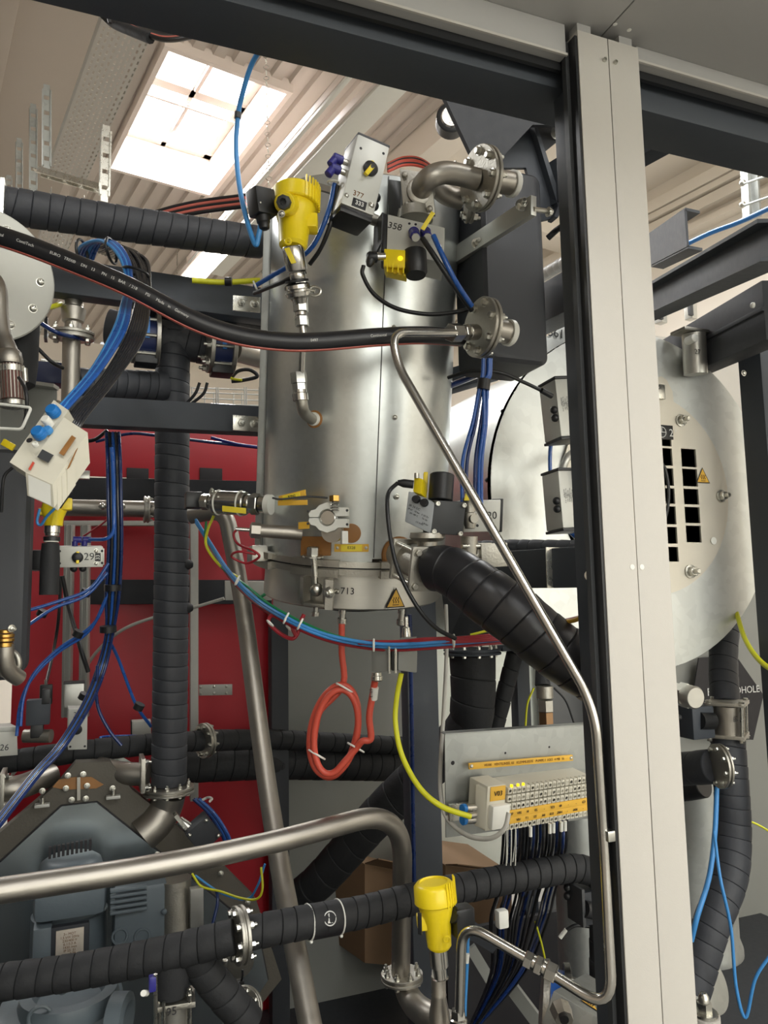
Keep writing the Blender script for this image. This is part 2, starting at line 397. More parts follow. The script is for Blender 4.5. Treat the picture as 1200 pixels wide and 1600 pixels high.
# smooth ceiling past the decking and its edge beam
struct(MB().box(H((aS+aR)/2+.12, 2, ZR+.03), ha*((aR-aS)/2-.1), hb*10, Z*.05).build('ceiling', M_wall))
struct(MB().box(H(aS+.1, 2, ZR-.10), ha*.12, hb*10, Z*.16, .01).build('trim_1', M_wall))
for k, bb in enumerate((3.0, 5.6, 8.4)):
    struct(MB().box(H((aS+aR)/2+.12, bb, ZR-.14), ha*((aR-aS)/2-.1), hb*.14, Z*.12, .01).build('trim_%d' % (k+2), M_wall))
# wall_right: cornice rails along the wall
for k, (v, w_) in enumerate(((262, .055), (280, .03), (300, .05), (330, .03))):
    zc = PP(1157, v-8, H(aR-.06, 0, 0), ha).z
    struct(MB().box(H(aR-.06, 2, zc), ha*.06, hb*10, Z*w_, .006).build('trim_%d' % (k+5), M_wall))
# unseen window band put in the wall behind the photographer for front daylight
wr = bpy.data.objects.new('window_2', None); link(wr, H(1.2, BN+.05, 1.0)); struct(wr)
for i in range(6):
    for z0, z1 in ((1.1, 2.5), (2.6, 4.0)):
        MB().box(H(-3.4+i*1.7, BN+.05, (z0+z1)/2), ha*.8, hb*.01, Z*(z1-z0)/2).build('pane', M_winb, wr, smooth=0)
b = MB()
for i in range(7): b.box(H(-4.25+i*1.7, BN+.07, 2.55), ha*.05, hb*.04, Z*1.5)
for z in (1.06, 2.55, 4.04): b.box(H(.85, BN+.07, z), ha*5.1, hb*.04, Z*.05)
b.build('frame', M_anth, wr, smooth=0)
# skylight: upstand, frame, glazing
root = bpy.data.objects.new('window_1', None); link(root, H((SA0+SA1)/2, (SB0+SB1)/2, ZR)); struct(root)
up_ = MB(); hgt = .42
for a0, a1, b0, b1 in ((SA0-.04, SA0, SB0-.04, SB1+.04), (SA1, SA1+.04, SB0-.04, SB1+.04), (SA0, SA1, SB0-.04, SB0), (SA0, SA1, SB1, SB1+.04)):
    up_.box(H((a0+a1)/2, (b0+b1)/2, ZR+hgt/2-.05), ha*(a1-a0)/2, hb*(b1-b0)/2, Z*(hgt/2+.02))
up_.build('upstand', M_frame, root, smooth=0)
fr_ = MB(); am, bmid = (SA0+SA1)/2, (SB0+SB1)/2; zt = ZR+hgt-.1
for a0, a1, b0, b1 in ((am-.02, am+.02, SB0, SB1), (SA0, SA0+.07, SB0, SB1), (SA1-.07, SA1, SB0, SB1), (SA0, SA1, SB0, SB0+.07), (SA0, SA1, SB1-.07, SB1), (SA0, SA1, bmid-.05, bmid+.05)):
    fr_.box(H((a0+a1)/2, (b0+b1)/2, zt), ha*(a1-a0)/2, hb*(b1-b0)/2, Z*.03)
fr_.build('frame', M_bar, root, smooth=0)
for a0, a1 in ((SA0, am), (am, SA1)):
    for b0, b1 in ((SB0, bmid), (bmid, SB1)):
        MB().box(H((a0+a1)/2, (b0+b1)/2, zt+.05), ha*(a1-a0)/2, hb*(b1-b0)/2, Z*.01).build('pane', M_sky, root, smooth=0)
for b0, b1 in ((SB0+.2, bmid-.1), (bmid+.1, SB1-.35)):
    MB().bar(H(am, b0, zt-.06), H(am, b1, zt-.06), .03, .03).build('opener_rod', M_bar, root)
MB().bar(H(SA0, bmid+.12, zt-.08), H(SA1, bmid+.12, zt-.08), .02, .02).build('cross_bar', M_bar, root)
area('skylight_light', H(am, bmid, zt+.03), H(am, bmid, 0), SA1-SA0, SB1-SB0, 260, (.97, .98, 1)).rotation_euler = (0, 0, R(11))

# strip lights on the ceiling
def striplight(name, label, a_, b0, b1, z, lit, wd=.09):
    t = thing(name, label, 'ceiling lamp', H(a_, (b0+b1)/2, z), 'strip lights under the roof')
    MB().box(H(a_, (b0+b1)/2, z+.035), ha*wd, hb*(b1-b0)/2, Z*.03, .005).build('housing', M_frame, t)
    MB().box(H(a_, (b0+b1)/2, z-.01), ha*wd*.8, hb*((b1-b0)/2-.03), Z*.014, .004).build('diffuser', M_lamp if lit else M_white, t)
    for bb in (b0+.3, b1-.3): MB().cyl(H(a_, bb, z+.06), H(a_, bb, ZR+.04), .006, n=6).build('hanger_wire', M_zinc, t)
    return t
zl = ZR-.55
e0, e1 = AB(PZ(615, 97, zl))[0], AB(PZ(671, 108, zl))[0]; p0, p1 = PZ(650, 100, zl), PZ(500, 243, zl); a_ = (e0+e1)/2
striplight('strip_light', 'unlit white strip light rail running diagonally above the yellow sensor', a_, AB(p0)[1]-.3, AB(p1)[1]+2.5, zl, False, (e1-e0)/2)
p0 = PZ(612, 118, zl+.1); a2 = AB(p0)[0]-.35
striplight('strip_light', 'thin unlit white rail, left of the wide rail above the yellow sensor', AB(PZ(581, 88, zl))[0], AB(p0)[1]-.3, AB(p1)[1]+2.5, zl+.05, False, .02)
p0, p1 = PZ(352, 388, zl), PZ(292, 436, zl); a_ = (AB(p0)[0]+AB(p1)[0])/2
striplight('strip_light', 'glowing white strip light seen under the black wrapped pipe at upper left', a_, AB(p0)[1], AB(p1)[1]+.8, zl, True, .13)
for i, (la, lb) in enumerate(LAMPROWS[:5]):
    pass

# perforated cable tray, running along the roof and dropping beyond
def tray(name, label, A0, B0, B1, wd, z, rows=9, pit=.075, dz=0.):
    t = thing(name, label, 'cable tray', H(A0+wd/2, B0, z), 'perforated cable trays')
    m = MB(); rp = wd/rows; L = B1-B0
    def q(a0, a1, b0, b1):
        zz = lambda b: z+dz*(b-B0)/L
        m.add([H(a0, b0, zz(b0)), H(a1, b0, zz(b0)), H(a1, b1, zz(b1)), H(a0, b1, zz(b1))], [(0, 1, 2, 3)])
    for i in range(rows):
        a0 = A0+i*rp; q(a0, a0+rp*.62, B0, B1); off = pit*.5*(i % 2)
        b = B0-off
        while b < B1:
            q(a0+rp*.62, a0+rp, max(b, B0), min(b+pit*.45, B1)); b += pit
    o = m.build('perforated_base', M_cover, t, smooth=0); s = o.modifiers.new('thickness', 'SOLIDIFY'); s.thickness = .002
    for aa in (A0, A0+wd):
        e = MB(); c0 = H(aa, B0, z+.03); c1 = H(aa, B1, z+dz+.03); e.bar(c0, c1, .06, .003)
        e.build('side_rail', M_alu, t)
    return t
zt_ = ZR-.9
l0, l1 = PZ(172, 60, zt_), PZ(58, 265, zt_); q0, q1 = PZ(240, 80, zt_), PZ(125, 278, zt_)
A0 = (AB(l0)[0]+AB(l1)[0])/2; A1 = (AB(q0)[0]+AB(q1)[0])/2; Bn = AB(PZ(245, -60, zt_))[1]; Bf = AB(l1)[1]
print('tray', A0, A1, Bn, Bf)
tray('cable_tray', 'long perforated grey metal cable tray left of the skylight', A0, Bn, Bf, A1-A0, zt_, 9, .06)
tray('cable_tray', 'far section of perforated cable tray, below the long tray and above the black wrapped pipe', A0+.05, Bf+.15, Bf+2.6, (A1-A0)*.9, zt_-.08, 9, .06, dz=-.5)
# slotted strut channels that carry the tray and stand on the left wall
def strut(label, p0, p1, wd, name='strut_channel', grp='slotted strut channels by the tray', nv=None, m=M_zinc):
    p0, p1 = V(p0), V(p1); d = p1-p0; e = d.normalized(); q = e.cross(nv or hb).normalized(); n = q.cross(e)
    b = MB(); b.box((p0+p1)/2+q*wd*.42, d/2, q*wd*.08, n*wd*.3); b.box((p0+p1)/2-q*wd*.42, d/2, q*wd*.08, n*wd*.3)
    k = max(3, int(d.length/.09))
    for i in range(k+1):
        b.box(p0+d*(i/k), e*d.length/k*.36, q*wd*.36, n*.003)
    return tag(b.build(name, m), label, 'strut', grp)
for lab, u, v0, v1, wd in (('tallest slotted strut channel hanging under the grey ceiling, right beside the tray', 73, 141, 260, .085),
                      ('slotted strut channel hanging under the grey ceiling, second nearest the tray', 52, 170, 296, .08),
                      ('slotted strut channel hanging under the grey ceiling, third from the tray', 30, 223, 300, .07),
                      ('shortest slotted strut channel at the left edge of the photo', 14, 277, 304, .065)):
    d_ = 4.6+(73-u)*.03
    strut(lab, W((u, v0, d_)), W((u, v1, d_)), .05, m=M_galvm)
strut('slotted hanger channel at the right edge of the tray, below the skylight corner', W((166, 205, 4.3)), W((163, 306, 4.3)), .055, m=M_zinc)
strut('slotted cross channel under the end of the long cable tray', W((62, 268, 4.42)), W((160, 296, 4.42)), .06, nv=Z, m=M_zinc)
# strut and clamps at the right wall
t = thing('cable_support', 'slotted support strip with clamps on the cream wall behind the right beam', 'support', (1168, 330, 5.0))
b = MB(); b.bar(W((1163, 243, 5.)), W((1168, 345, 5.)), .05, .03, hb); b.bar(W((1177, 243, 5.)), W((1183, 340, 5.)), .05, .02, hb); b.build('slotted_strip', M_galvm, t)
for v in (258, 286, 320): MB().sph(W((1160, v, 4.9)), .022).build('clamp', M_zinc, t)
for v in (262, 288, 322):
    MB().cyl(W((1160, v, 4.9)), W((1300, v-48, 4.3)), .008, n=8).build('rod', M_galvm, t)
cable([(1068, 384, 4.6), (1110, 364, 4.4), (1160, 345, 4.2), (1230, 312, 3.9)], 4, M_bcap, 'straight blue pipe running along the cream wall behind the right beams', 'air_pipe', 'pipe')
cable([(860, 420, 4.6), (880, 405, 4.55), (905, 392, 4.5)], 3, M_alu, 'pale round conduit seen in the gap between black tank and post', 'conduit', 'conduit')
# small box on the far wall, right
for lab, u, v in (('small grey wall socket left of the other, on the wall under the right beams', 1032, 490), ('small grey wall socket right of the other, on the wall under the right beams', 1079, 484)):
    t = thing('wall_socket', lab, 'socket', W((u, v, 5.2)), 'wall sockets')
    MB().box(W((u, v, 5.2)), ha*.03, hb*.03, Z*.07, .006).build('cover', M_alu, t); MB().box(W((u, v, 5.15)), ha*.018, hb*.01, Z*.04, .003).build('flap', M_blkg, t)

# ================================================================== MACHINE FRONT FRAME
YF = W((990, 800, 1.25)).y
def xz(u, v, y=YF): p = PY(u, v, y); return p.x, p.z
xl, xs_, xr = xz(941, 800)[0], xz(991, 800)[0], xz(1041, 800)[0]
ztop = PY(954, 62, YF).z; zbot = .02
print('post', xl, xs_, xr, 'top', ztop)
def post_half(label, x0, x1, side):
    t = thing('post_cover', label, 'post', V(((x0+x1)/2, YF, zbot)), 'two halves of the light grey front post')
    b = MB(); b.box(V(((x0+x1)/2, YF+.001, (ztop+zbot)/2)), X*((x1-x0)/2-.0008), Y*.0012, Z*(ztop-zbot)/2, .0008)
    xe = x0 if side < 0 else x1
    b.box(V((xe-side*.0015, YF+.016, (ztop+zbot)/2)), X*.0014, Y*.016, Z*(ztop-zbot)/2)
    b.build('sheet', M_cover, t)
    for u, v in (((945, 94), (706, 893)) if side < 0 else ((962, 99), (1003, 886))):
        pass
    return t
tl = post_half('left half of the light grey front post', xl, xs_, -1)
tr = post_half('right half of the light grey front post', xs_, xr, 1)
bolt(PY(944, 94, YF-.001), -Y, .0075, tl, 'socket', M_zinc, 'screw'); bolt(PY(961, 98, YF-.001), -Y, .0075, tr, 'socket', M_zinc, 'screw')
bolt(PY(988, 886, YF-.0005), -Y, .009, tl, 'hole', M_white, 'cover_plug'); bolt(PY(1003, 886, YF-.0005), -Y, .009, tr, 'hole', M_white, 'cover_plug')
# dark inner post with its seal and bright edge strip
t = thing('frame_post', 'dark blue-grey steel post behind the left edge of the light grey cover', 'post', V((xl, YF+.05, 0)))
x_in = PY(899, 300, YF+.05).x
x_in = PY(925, 900, YF+.05).x
MB().box(V(((x_in+xl+.05)/2, YF+.065, ztop/2)), X*(xl+.05-x_in)/2, Y*.03, Z*ztop/2, .003).build('tube', M_anth, t)
MB().box(V((xl-.0025, YF+.012, ztop/2)), X*.0025, Y*.010, Z*(ztop/2-.01)).build('rubber_seal', M_blk, t)
xe_ = PY(945, 900, YF+.018).x
MB().box(V((xe_, YF+.018, ztop/2)), X*.0018, Y*.004, Z*(ztop/2-.01), .001).build('edge_strip', M_alu, t)
MB().box(V((xl-.008, YF+.027, ztop/2)), X*.004, Y*.006, Z*(ztop/2-.01)).build('seal_carrier', M_blkg, t)
# seal on the right side of the right half
# soffit of the overhanging canopy
xsm = xs_+.0
z_s = PY(963, 48, YF-.0).z
def soffit(label, x0, x1, g='canopy panels over the post'):
    return tag(MB().box(V(((x0+x1)/2, YF-.09, z_s+.01)), X*((x1-x0)/2-.0012), Y*.150, Z*.01, .0012).build('canopy_soffit', M_soffit), label, 'panel', g)
soffit('grey canopy panel left of the seam above the post', -1.3, xs_+.004)
soffit('grey canopy panel right of the seam above the post', xs_+.004, 3.2)
pn = thing('canopy_fascia', 'paler grey raised fascia panel at the top right above the canopy panels', 'panel', V((1, YF-.3, z_s)))
MB().box(V((1.0, YF-.40, z_s+.05)), X*2.3, Y*.16, Z*.035, .003).build('sheet', M_cover, pn)
for u, v in ((961, 38), (983, 47)): bolt(PZ(u, v, z_s-.0005), -Z, .008, pn, 'hole', M_white, 'rivet')
# header rails between canopy and steelwork
zh0 = PY(750, 28, YF+.02).z; 
zA, zB = PY(1100, 116, YF+.02).z, PY(1100, 128, YF+.02).z
def header(label, x0, x1, za, zb):
    t = thing('header_rail', label, 'rail', V((x0, YF+.02, za)), 'header rails')
    MB().box(V(((x0+x1)/2, YF+.03, (za+z_s)/2)), X*(x1-x0)/2, Y*.012, Z*abs(z_s-za)/2, .002).build('rail', M_soffit, t)
    MB().box(V(((x0+x1)/2, YF+.0155, za-.0005)), X*(x1-x0)/2, Y*.002, Z*.0022).build('bright_edge', M_cover, t)
    MB().box(V(((x0+x1)/2, YF+.04, za-.008)), X*(x1-x0)/2, Y*.004, Z*.0075).build('seal', M_blk, t)
zr_ = PY(1100, 128, YF+.02).z; zl_ = PY(750, 50, YF+.02).z
header('light grey header rail right of the front post', xr+.012, 3.2, zr_, z_s)
header('light grey header rail left of the front post', -1.3, xl-.012, zl_, z_s)
for x0, x1, l in ((xl+.01, xl+.03, 'left'), (xr-.03, xr-.01, 'right')):
    tag(MB().box(V(((x0+x1)/2, YF+.02, (ztop+z_s)/2)), X*.014, Y*.012, Z*((z_s-ztop)/2+.002)).build('post_bracket', M_soffit), 'short grey bracket joining the %s half of the post top to the canopy' % l, 'bracket', 'post top brackets')
# dark steel header beams
yb = YF+.06
zb1 = PY(1100, 197, yb).z; zb0 = (PY(1100, 135, yb).z+.03)
y_und = PZ(1100, 222, zb1).y
print('beam', zb1, zb0, y_und, PY(500, 70, yb).z)
def beam(name, label, p0, p1, h, t_, g=None, m=None, bev=.003, upv=Z, hole=None):
    o = MB().bar(p0 if isinstance(p0, Vector) else W(p0), p1 if isinstance(p1, Vector) else W(p1), h, t_, upv, bev).build(name, m or M_anth); return tag(o, label, 'beam', g)
zc_ = (zb0+zb1)/2
beam('header_beam', 'wide dark steel beam right of the front post, below the canopy', V((x_in+.06, yb+.05, zc_)), V((3.2, yb+.05, zc_)), zb0-zb1, .10, 'dark header beams')
beam('header_beam', 'wide dark steel beam crossing the top left, below the canopy', V((-1.3, yb+.05, zc_-.002)), V((x_in+.058, yb+.05, zc_-.002)), zb0-zb1, .10, 'dark header beams')
# gusset plates at the post head
def plate(name, label, pts, th, m, cat='plate', g=None, n=None, parent=None):
    P = [V(p) if isinstance(p, Vector) else W(p) for p in pts]; nn = (P[1]-P[0]).cross(P[2]-P[1]).normalized() if n is None else V(n)
    if nn.dot(P[0]-CAM) < 0: nn = -nn
    o = MB().prism(P, nn*th).build(name, m, parent, smooth=0)
    return o if parent else tag(o, label, cat, g)
yg = YF+.46
plate('gusset_plate', 'large dark triangular gusset plate under the top beam', [PY(u, v, yg) for u, v in ((660, 80), (905, 150), (905, 195), (832, 195), (770, 262), (757, 285), (745, 258), (676, 112))], .012, M_anthd, n=Y)
t = thing('post_bracket_plate', 'dark bent bracket plate with a bolt behind the black tank top', 'bracket', (850, 250, 1.75))
plate('web', '', [PY(u, v, yg+.07) for u, v in ((770, 262), (832, 190), (852, 240), (876, 322), (868, 340), (845, 345), (822, 262))], .01, M_anth, n=Y, parent=t)
plate('flange', '', [PY(u, v, yg+.06) for u, v in ((832, 190), (895, 195), (893, 203), (851, 237))], .012, M_anthd, n=Y, parent=t)
plate('stay', '', [PY(u, v, yg+.05) for u, v in ((832, 190), (838, 192), (880, 322), (872, 340), (866, 338), (872, 322))], .03, M_anth, n=Y, parent=t)
bolt(PY(868, 208, yg+.05), -Z*.3-Y, .022, t, 'nut')
# beams running away into the machine
def yrun(u, v, x=None, y=None): return
beam('side_beam', 'dark beam running back from behind the post to the black tank, upper one', (845, 306, 1.98), (1056, 184, 1.68), .115, .05, 'beams seen in the gap left of the post')
o = beam('side_beam', 'dark wrapped beam running back below the gap left of the post', (800, 510, 2.25), (935, 442, 1.75), .10, .08, 'beams seen in the gap left of the post', M_anth)
# steel right of the post
t = thing('channel_beam', 'dark C shaped steel channel with an open end, right of the post', 'beam', (1060, 380, 2.0))
c0 = W((1073, 356, 2.0)); dr = -X
hh = px(31, 2.0); 
b = MB()
e = (W((1000, 400, 2.55))-c0).normalized(); L = .42
upv = Z; q = X
b.box(c0+e*L/2, e*L/2, Z*hh, X*.004); b.box(c0+e*L/2+X*.024+Z*hh, e*L/2, X*.024, Z*.004); b.box(c0+e*L/2+X*.024-Z*hh, e*L/2, X*.024, Z*.004)
b.build('profile', M_anth, t)
# two large rails in the depth direction
def depth_beam(name, label, u0, v0, u1, v1, h, wd, dist, g, m=M_anth):
    p1 = W((u1, v1, dist)); s = PX(u0, v0, p1.x)   # both ends at the same x: runs straight back
    return p1, s
t = thing('rail_beam', 'long dark I shaped rail right of the post, running up to the right edge', 'beam', (1100, 430, 1.9))
p1 = W((1215, 374, 1.45)); p0 = W((1000, 482, 2.3)); e = (p0-p1).normalized(); L = (p0-p1).length+.6; c = p1+e*L/2
q = e.cross(Z).normalized()
b = MB(); b.box(c, e*L/2, Z*.037, q*.006); b.box(c-Z*.038-q*.0, e*L/2, q*.035, Z*.004); b.box(c+Z*.038, e*L/2, q*.035, Z*.004); b.build('profile', M_anth, t)
t = thing('rail_beam', 'lower dark rail right of the post with a white screw, below the long rail', 'beam', (1100, 500, 1.9))
p1 = W((1215, 484, 1.95)); p0 = W((1000, 592, 2.95)); e = (p0-p1).normalized(); L = (p0-p1).length+.3; c = p1+e*L/2; q = e.cross(Z).normalized()
b = MB(); b.box(c, e*L/2, Z*.079, q*.035, .004); b.box(c+Z*.004, e*L/2, Z*.006, q*.040, .002); b.build('profile', M_anthd, t)
bolt(W((1178, 477, 1.90)), -q, .014, t, 'cap', M_white, 'screw')
t = thing('rear_column', 'dark blue-grey steel column at the right edge below the rails', 'column', (1190, 1100, 2.1))
xc = W((1200, 900, 2.1)).x
p0, p1 = W((1205, 560, 2.15)), W((1215, 1700, 2.15)); 
pc = W((1207, 800, 2.2)); b = MB(); b.box(V((pc.x+.02, pc.y+.03, 1.25)), X*.062, Y*.012, Z*1.2, .002); b.box(V((pc.x-.04, pc.y-.0, 1.25)), X*.006, Y*.04, Z*1.2, .002); b.build('profile', M_anth, t)
bolt(W((1162, 583, 2.15)), -Y, .014, t, 'pan')
# background panels on the right and behind the machine
def vpanel(name, label, u0, v0, u1, v1, y, m, g='back panels', th=.01, cat='panel'):
    a0, a1 = PY(u0, (v0+v1)/2, y), PY(u1, (v0+v1)/2, y); zt2, zb2 = PY((u0+u1)/2, v0, y).z, PY((u0+u1)/2, v1, y).z
    zb2 = max(zb2, .02)
    return tag(MB().box(V(((a0.x+a1.x)/2, y, (zt2+zb2)/2)), X*(a1.x-a0.x)/2, Y*th, Z*(zt2-zb2)/2, .002).build(name, m), label, cat, g)
vpanel('back_panel', 'plain grey back panel right of the big disc, behind the wrapped riser', 960, 900, 1330, 1800, 3.0, M_gpan)
vpanel('back_panel', 'light panel above the big disc, behind the pipe stub at the right', 1010, 545, 1330, 905, 3.02, M_cover)

# ================================================================== THE INSULATED VESSEL
vc = W((560, 650, 1.95)); va = (Z - Y*math.tan(R(11))*1.0 - X*.012).normalized()   # it leans a little towards the front
VR = .2335
vn_ = (Y-va*Y.dot(va)).normalized()
def vz(v, d=1.75):                               # distance along the vessel axis of the photo row v at its front
    p = PP(560, v, vc - vn_*VR, vn_); return (p-vc).dot(va)
t_top, t_jb = vz(262), vz(876)
vessel = thing('insulated_vessel', 'tall silver galvanised cylindrical vessel in the middle of the machine', 'vessel', vc+va*vz(960))
t1 = vz(884)
jk = MB(); n = 96
jk.lathe(vc, va, [(t_jb+.006, VR-.006), (t_jb+.003, VR), (t_top-.003, VR), (t_top, VR-.004)], n); jk.build('jacket', M_galv, vessel)
vx, vy = frame(va, X)                            # vx to the right along the machine, vy
def vs(ang, t, r=VR):                            # point on the vessel surface; ang measured from straight ahead (-Y), + to the right
    a = R(ang); e = X*math.sin(a) - Y*math.cos(a); e = (e - va*e.dot(va)).normalized(); return vc+va*t+e*r, e
def hit(u, v, r=VR):
    """point of the vessel surface behind the photo point"""
    k = ray(u, v); o = CAM-vc; k2 = k-va*k.dot(va); o2 = o-va*o.dot(va)
    A, B, C = k2.dot(k2), 2*k2.dot(o2), o2.dot(o2)-r*r; D = max(0, B*B-4*A*C); s = (-B-math.sqrt(D))/(2*A)
    p = CAM+k*s; q = p-vc; return p, (q-va*q.dot(va)).normalized(), q.dot(va)
def curved(name, u0, v0, u1, v1, r, th, m, parent, n=16, uv=None):
    """sheet lying on the vessel between photo corners (bulges with it)"""
    pa, ea, ta = hit(u0, v0, r); pb, eb, tb = hit(u1, v0, r); pc_, ec, tc_ = hit(u1, v1, r); pd, ed, td = hit(u0, v1, r)
    b = MB(); ins, outs = [], []
    for i in range(n+1):
        f = i/n
        e = (ea*(1-f)+eb*f).normalized(); tt, tl_ = ta*(1-f)+tb*f, td*(1-f)+tc_*f
        rs = [vc+va*tt+e*r, vc+va*tt+e*(r+th), vc+va*tl_+e*(r+th), vc+va*tl_+e*r]; ins.append(rs)
    return b.rings(ins).build(name, m, parent)
# overlapping outer sheet at the right with its vertical seam, and the folded strip at the left
sh = curved('outer_sheet', 423, 340, 602, 878, VR+.0005, .0016, M_galv, vessel, 24)
p0, e0, tt0 = hit(416, 360, VR)
fs = MB(); ang = math.degrees(math.atan2(e0.x, -e0.y))
c0, e_ = vs(ang-2, (t_top+t_jb)/2, VR+.006)
fs.box(c0, va*(t_top-t_jb)/2*.995, e_.cross(va)*.011, e_*.011, .002); fs.build('folded_strip', M_galvm, vessel)
for u_, nm_ in ((602.5, 'sheet_seam'), (423, 'sheet_seam')):
    pa_, ea_, ta_ = hit(u_, 400, VR+.002); pb_, _, tb_ = hit(u_+1, 800, VR+.002); dv_ = va
    lo_, hi_ = t_jb+.006, t_top-.006; MB().box(pa_+va*((lo_+hi_)/2-ta_)+ea_*.0002, va*(hi_-lo_)/2, va.cross(ea_)*.0007, ea_*.0008).build(nm_, M_blkg, vessel)
for u, v in ((615, 512), (617, 652), (620, 776)):
    p, e_, _ = hit(u, v, VR+.002); bolt(p, e_, .011, vessel, 'pan', M_zinc, 'screw')
for v in (425, 672): 
    p, e_ = vs(ang-2, hit(420, v)[2], VR+.017); bolt(p, e_, .007, vessel, 'pan', M_zinc, 'rivet')
# clamping ring: upper and lower band, stepped at the hinges
ring = MB(); tr0, tr1 = t_jb-.004, t_jb-.022
ring.lathe(vc, va, [(tr0, VR-.03), (tr0, VR+.010), (tr0-.013, VR+.012), (tr0-.013, VR-.03)], n); ring.build('upper_ring', M_ssm, vessel)
ring = MB(); ring.lathe(vc, va, [(tr0-.0165, VR-.03), (tr0-.0165, VR+.012), (tr0-.031, VR+.012), (tr0-.031, VR-.03)], n); ring.build('lower_ring', M_ssm, vessel)
ring = MB(); ring.lathe(vc, va, [(tr0-.010, VR-.01), (tr0-.010, VR+.009), (tr0-.02, VR+.009), (tr0-.02, VR-.01)], n); ring.build('ring_gasket', M_blk, vessel)
t_sb = vz(957)
sk_ = MB(); sk_.lathe(vc, va, [(tr0-.030, VR-.012), (t_sb+.004, VR-.008), (t_sb, VR-.012), (t_sb-.002, VR-.02), (t_sb+.003, VR*.6), (t_sb+.003, 0)], n); sk_.build('skirt', M_sskirt, vessel)
# raised ring blocks at three places
for u0, u1 in ((458, 530), (594, 628), (388, 424)):
    for nm, ta_, tb_ in (('upper_block', tr0+.003, tr0-.012), ('lower_block', tr0-.018, tr0-.036)):
        pa, ea, _ = hit(u0, 885, VR+.012); pb, eb, _ = hit(u1, 885, VR+.012); b = MB(); rs = []
        for i in range(9):
            e = (ea*(1-i/8)+eb*i/8).normalized(); rs.append([vc+va*ta_+e*VR, vc+va*ta_+e*(VR+.022), vc+va*tb_+e*(VR+.022), vc+va*tb_+e*VR])
        b.rings(rs).build(nm, M_ssm, vessel)
# amber board, label strips, openings in the jacket
def onves(name, u0, v0, u1, v1, m, th=.003, z=.003, parent=vessel, n=6): return curved(name, u0, v0, u1, v1, VR+z, th, m, parent, n)
onves('amber_board', 472, 838, 518, 868, M_amb, .004)
p, e_, _ = hit(549, 833); MB().lathe(p+e_*.002, e_, [(0, .022), (.003, .022), (.0035, .020)], 28).build('amber_plug', M_amb, vessel)
lb = onves('amber_label', 523, 850, 576, 862, M_tag, .003, .004)
for k_, u in enumerate((527, 572)): p, e_, _ = hit(u, 856, VR+.0075); bolt(p, e_, .006, vessel, 'pan', M_zinc, 'screw')
onves('label_face', 533, 851, 566, 861, M_tagy, .0015, .007)
p, e_, _ = hit(549, 856, VR+.0088); text(vessel, 'E328', p, va.cross(e_), va, .009)
# hinge bolt with fork lugs at the front
hg = thing('swing_bolt', 'swing bolt with fork lugs clamping the front of the vessel ring', 'clamp', (498, 950, 1.68))
p, e_, tt = hit(489, 905, VR+.026); side = va.cross(e_)
pu, _, tu = hit(489, 868, VR+.03); pd_, _, td_ = hit(494, 921, VR+.030)
MB().cyl(pd_, pu+va*.012, .0072, n=16).build('stud', M_zinc, hg)
b = MB(); b.sph(pd_, .016); b.lathe(pd_-side*.010, side, [(0, .012), (.02, .012)], 20); b.build('eye', M_zinc, hg)
MB().lathe(pu-va*.004, va, [(0, .024), (.004, .024), (.005, .022)], 24).build('washer', M_zinc, hg)
MB().lathe(pu+va*.001, va, [(0, .0145), (.017, .0145), (.019, .012)], 6).build('hex_nut', M_zinc, hg)
for s_, wd in ((-1, .02), (1, .02)):
    c = pd_+side*s_*.024; b = MB(); dep = .030
    prof = [c-e_*dep*.8+va*.028, c+e_*dep*.62+va*.028, c+e_*dep*.62-va*.018, c+e_*dep*.25-va*.038, c-e_*dep*.8-va*.038]
    b.prism(prof, side*s_*.007); b.build('fork_lug', M_ssm, hg)
b = MB(); b.box(pd_-va*.034-e_*.004, side*.026, e_*.016, va*.004, .001); b.build('fork_base', M_ssm, hg)
bolt(pd_+side*.031+e_*.0, side, .021, hg, 'nut', M_zinc, 'pivot_nut')
bl = MB(); bl.prism([pd_+side*.030+e_*.02+va*.028, pd_+side*.046+e_*.014+va*.026, pd_+side*.046+e_*.014-va*.040, pd_+side*.030+e_*.02-va*.040], -e_*.006); bl.build('front_plate', M_ssm, hg)
bolt(pd_+side*.040+e_*.02+va*.0, e_, .019, hg, 'nut', M_zinc, 'pivot_nut')
MB().lathe(pd_-va*.04, -va, [(0, .006), (.012, .006), (.012, .009), (.020, .009)], 12).build('drain_nipple', M_zinc, hg)
# left ring tab seen edge on
# "713", hot surface sign
p, e_, _ = hit(543, 924, VR-.007); text(vessel, '713', p, va.cross(e_), va, .022, name='handwritten_number')
def warn(parent, c, e_, upd, s, curved_=False, flames=3):
    """yellow warning triangle with three heat waves over a line"""
    side = V(upd).cross(V(e_)).normalized(); upd = V(e_).cross(side).normalized()
    P = lambda x, y, z: c+side*x*s+upd*y*s+e_*z
    def tri(k, z): return [P(-.5*k, -.33*k, z), P(.5*k, -.33*k, z), P(0, .58*k, z)]
    o = MB().prism(tri(1.0, 0), e_*.0008).build('warning_triangle', M_ink, parent, smooth=0)
    MB().prism(tri(.84, .0008), e_*.0005).build('triangle_face', M_tag, o, smooth=0)
    for x in (-.12, 0, .12):
        MB().tube(cr([P(x, -.12, .0014), P(x+.03, -.06, .0014), P(x-.03, .02, .0014), P(x+.03, .09, .0014), P(x, .15, .0014)], 5), s*.018, 5).build('heat_wave', M_ink, o)
    MB().box(P(0, -.2, .0014), side*s*.16, upd*s*.016, e_*.0004).build('base_line', M_ink, o)
    return o
p, e_, _ = hit(618, 938, VR-.005); warn(vessel, p, e_, va, .052)
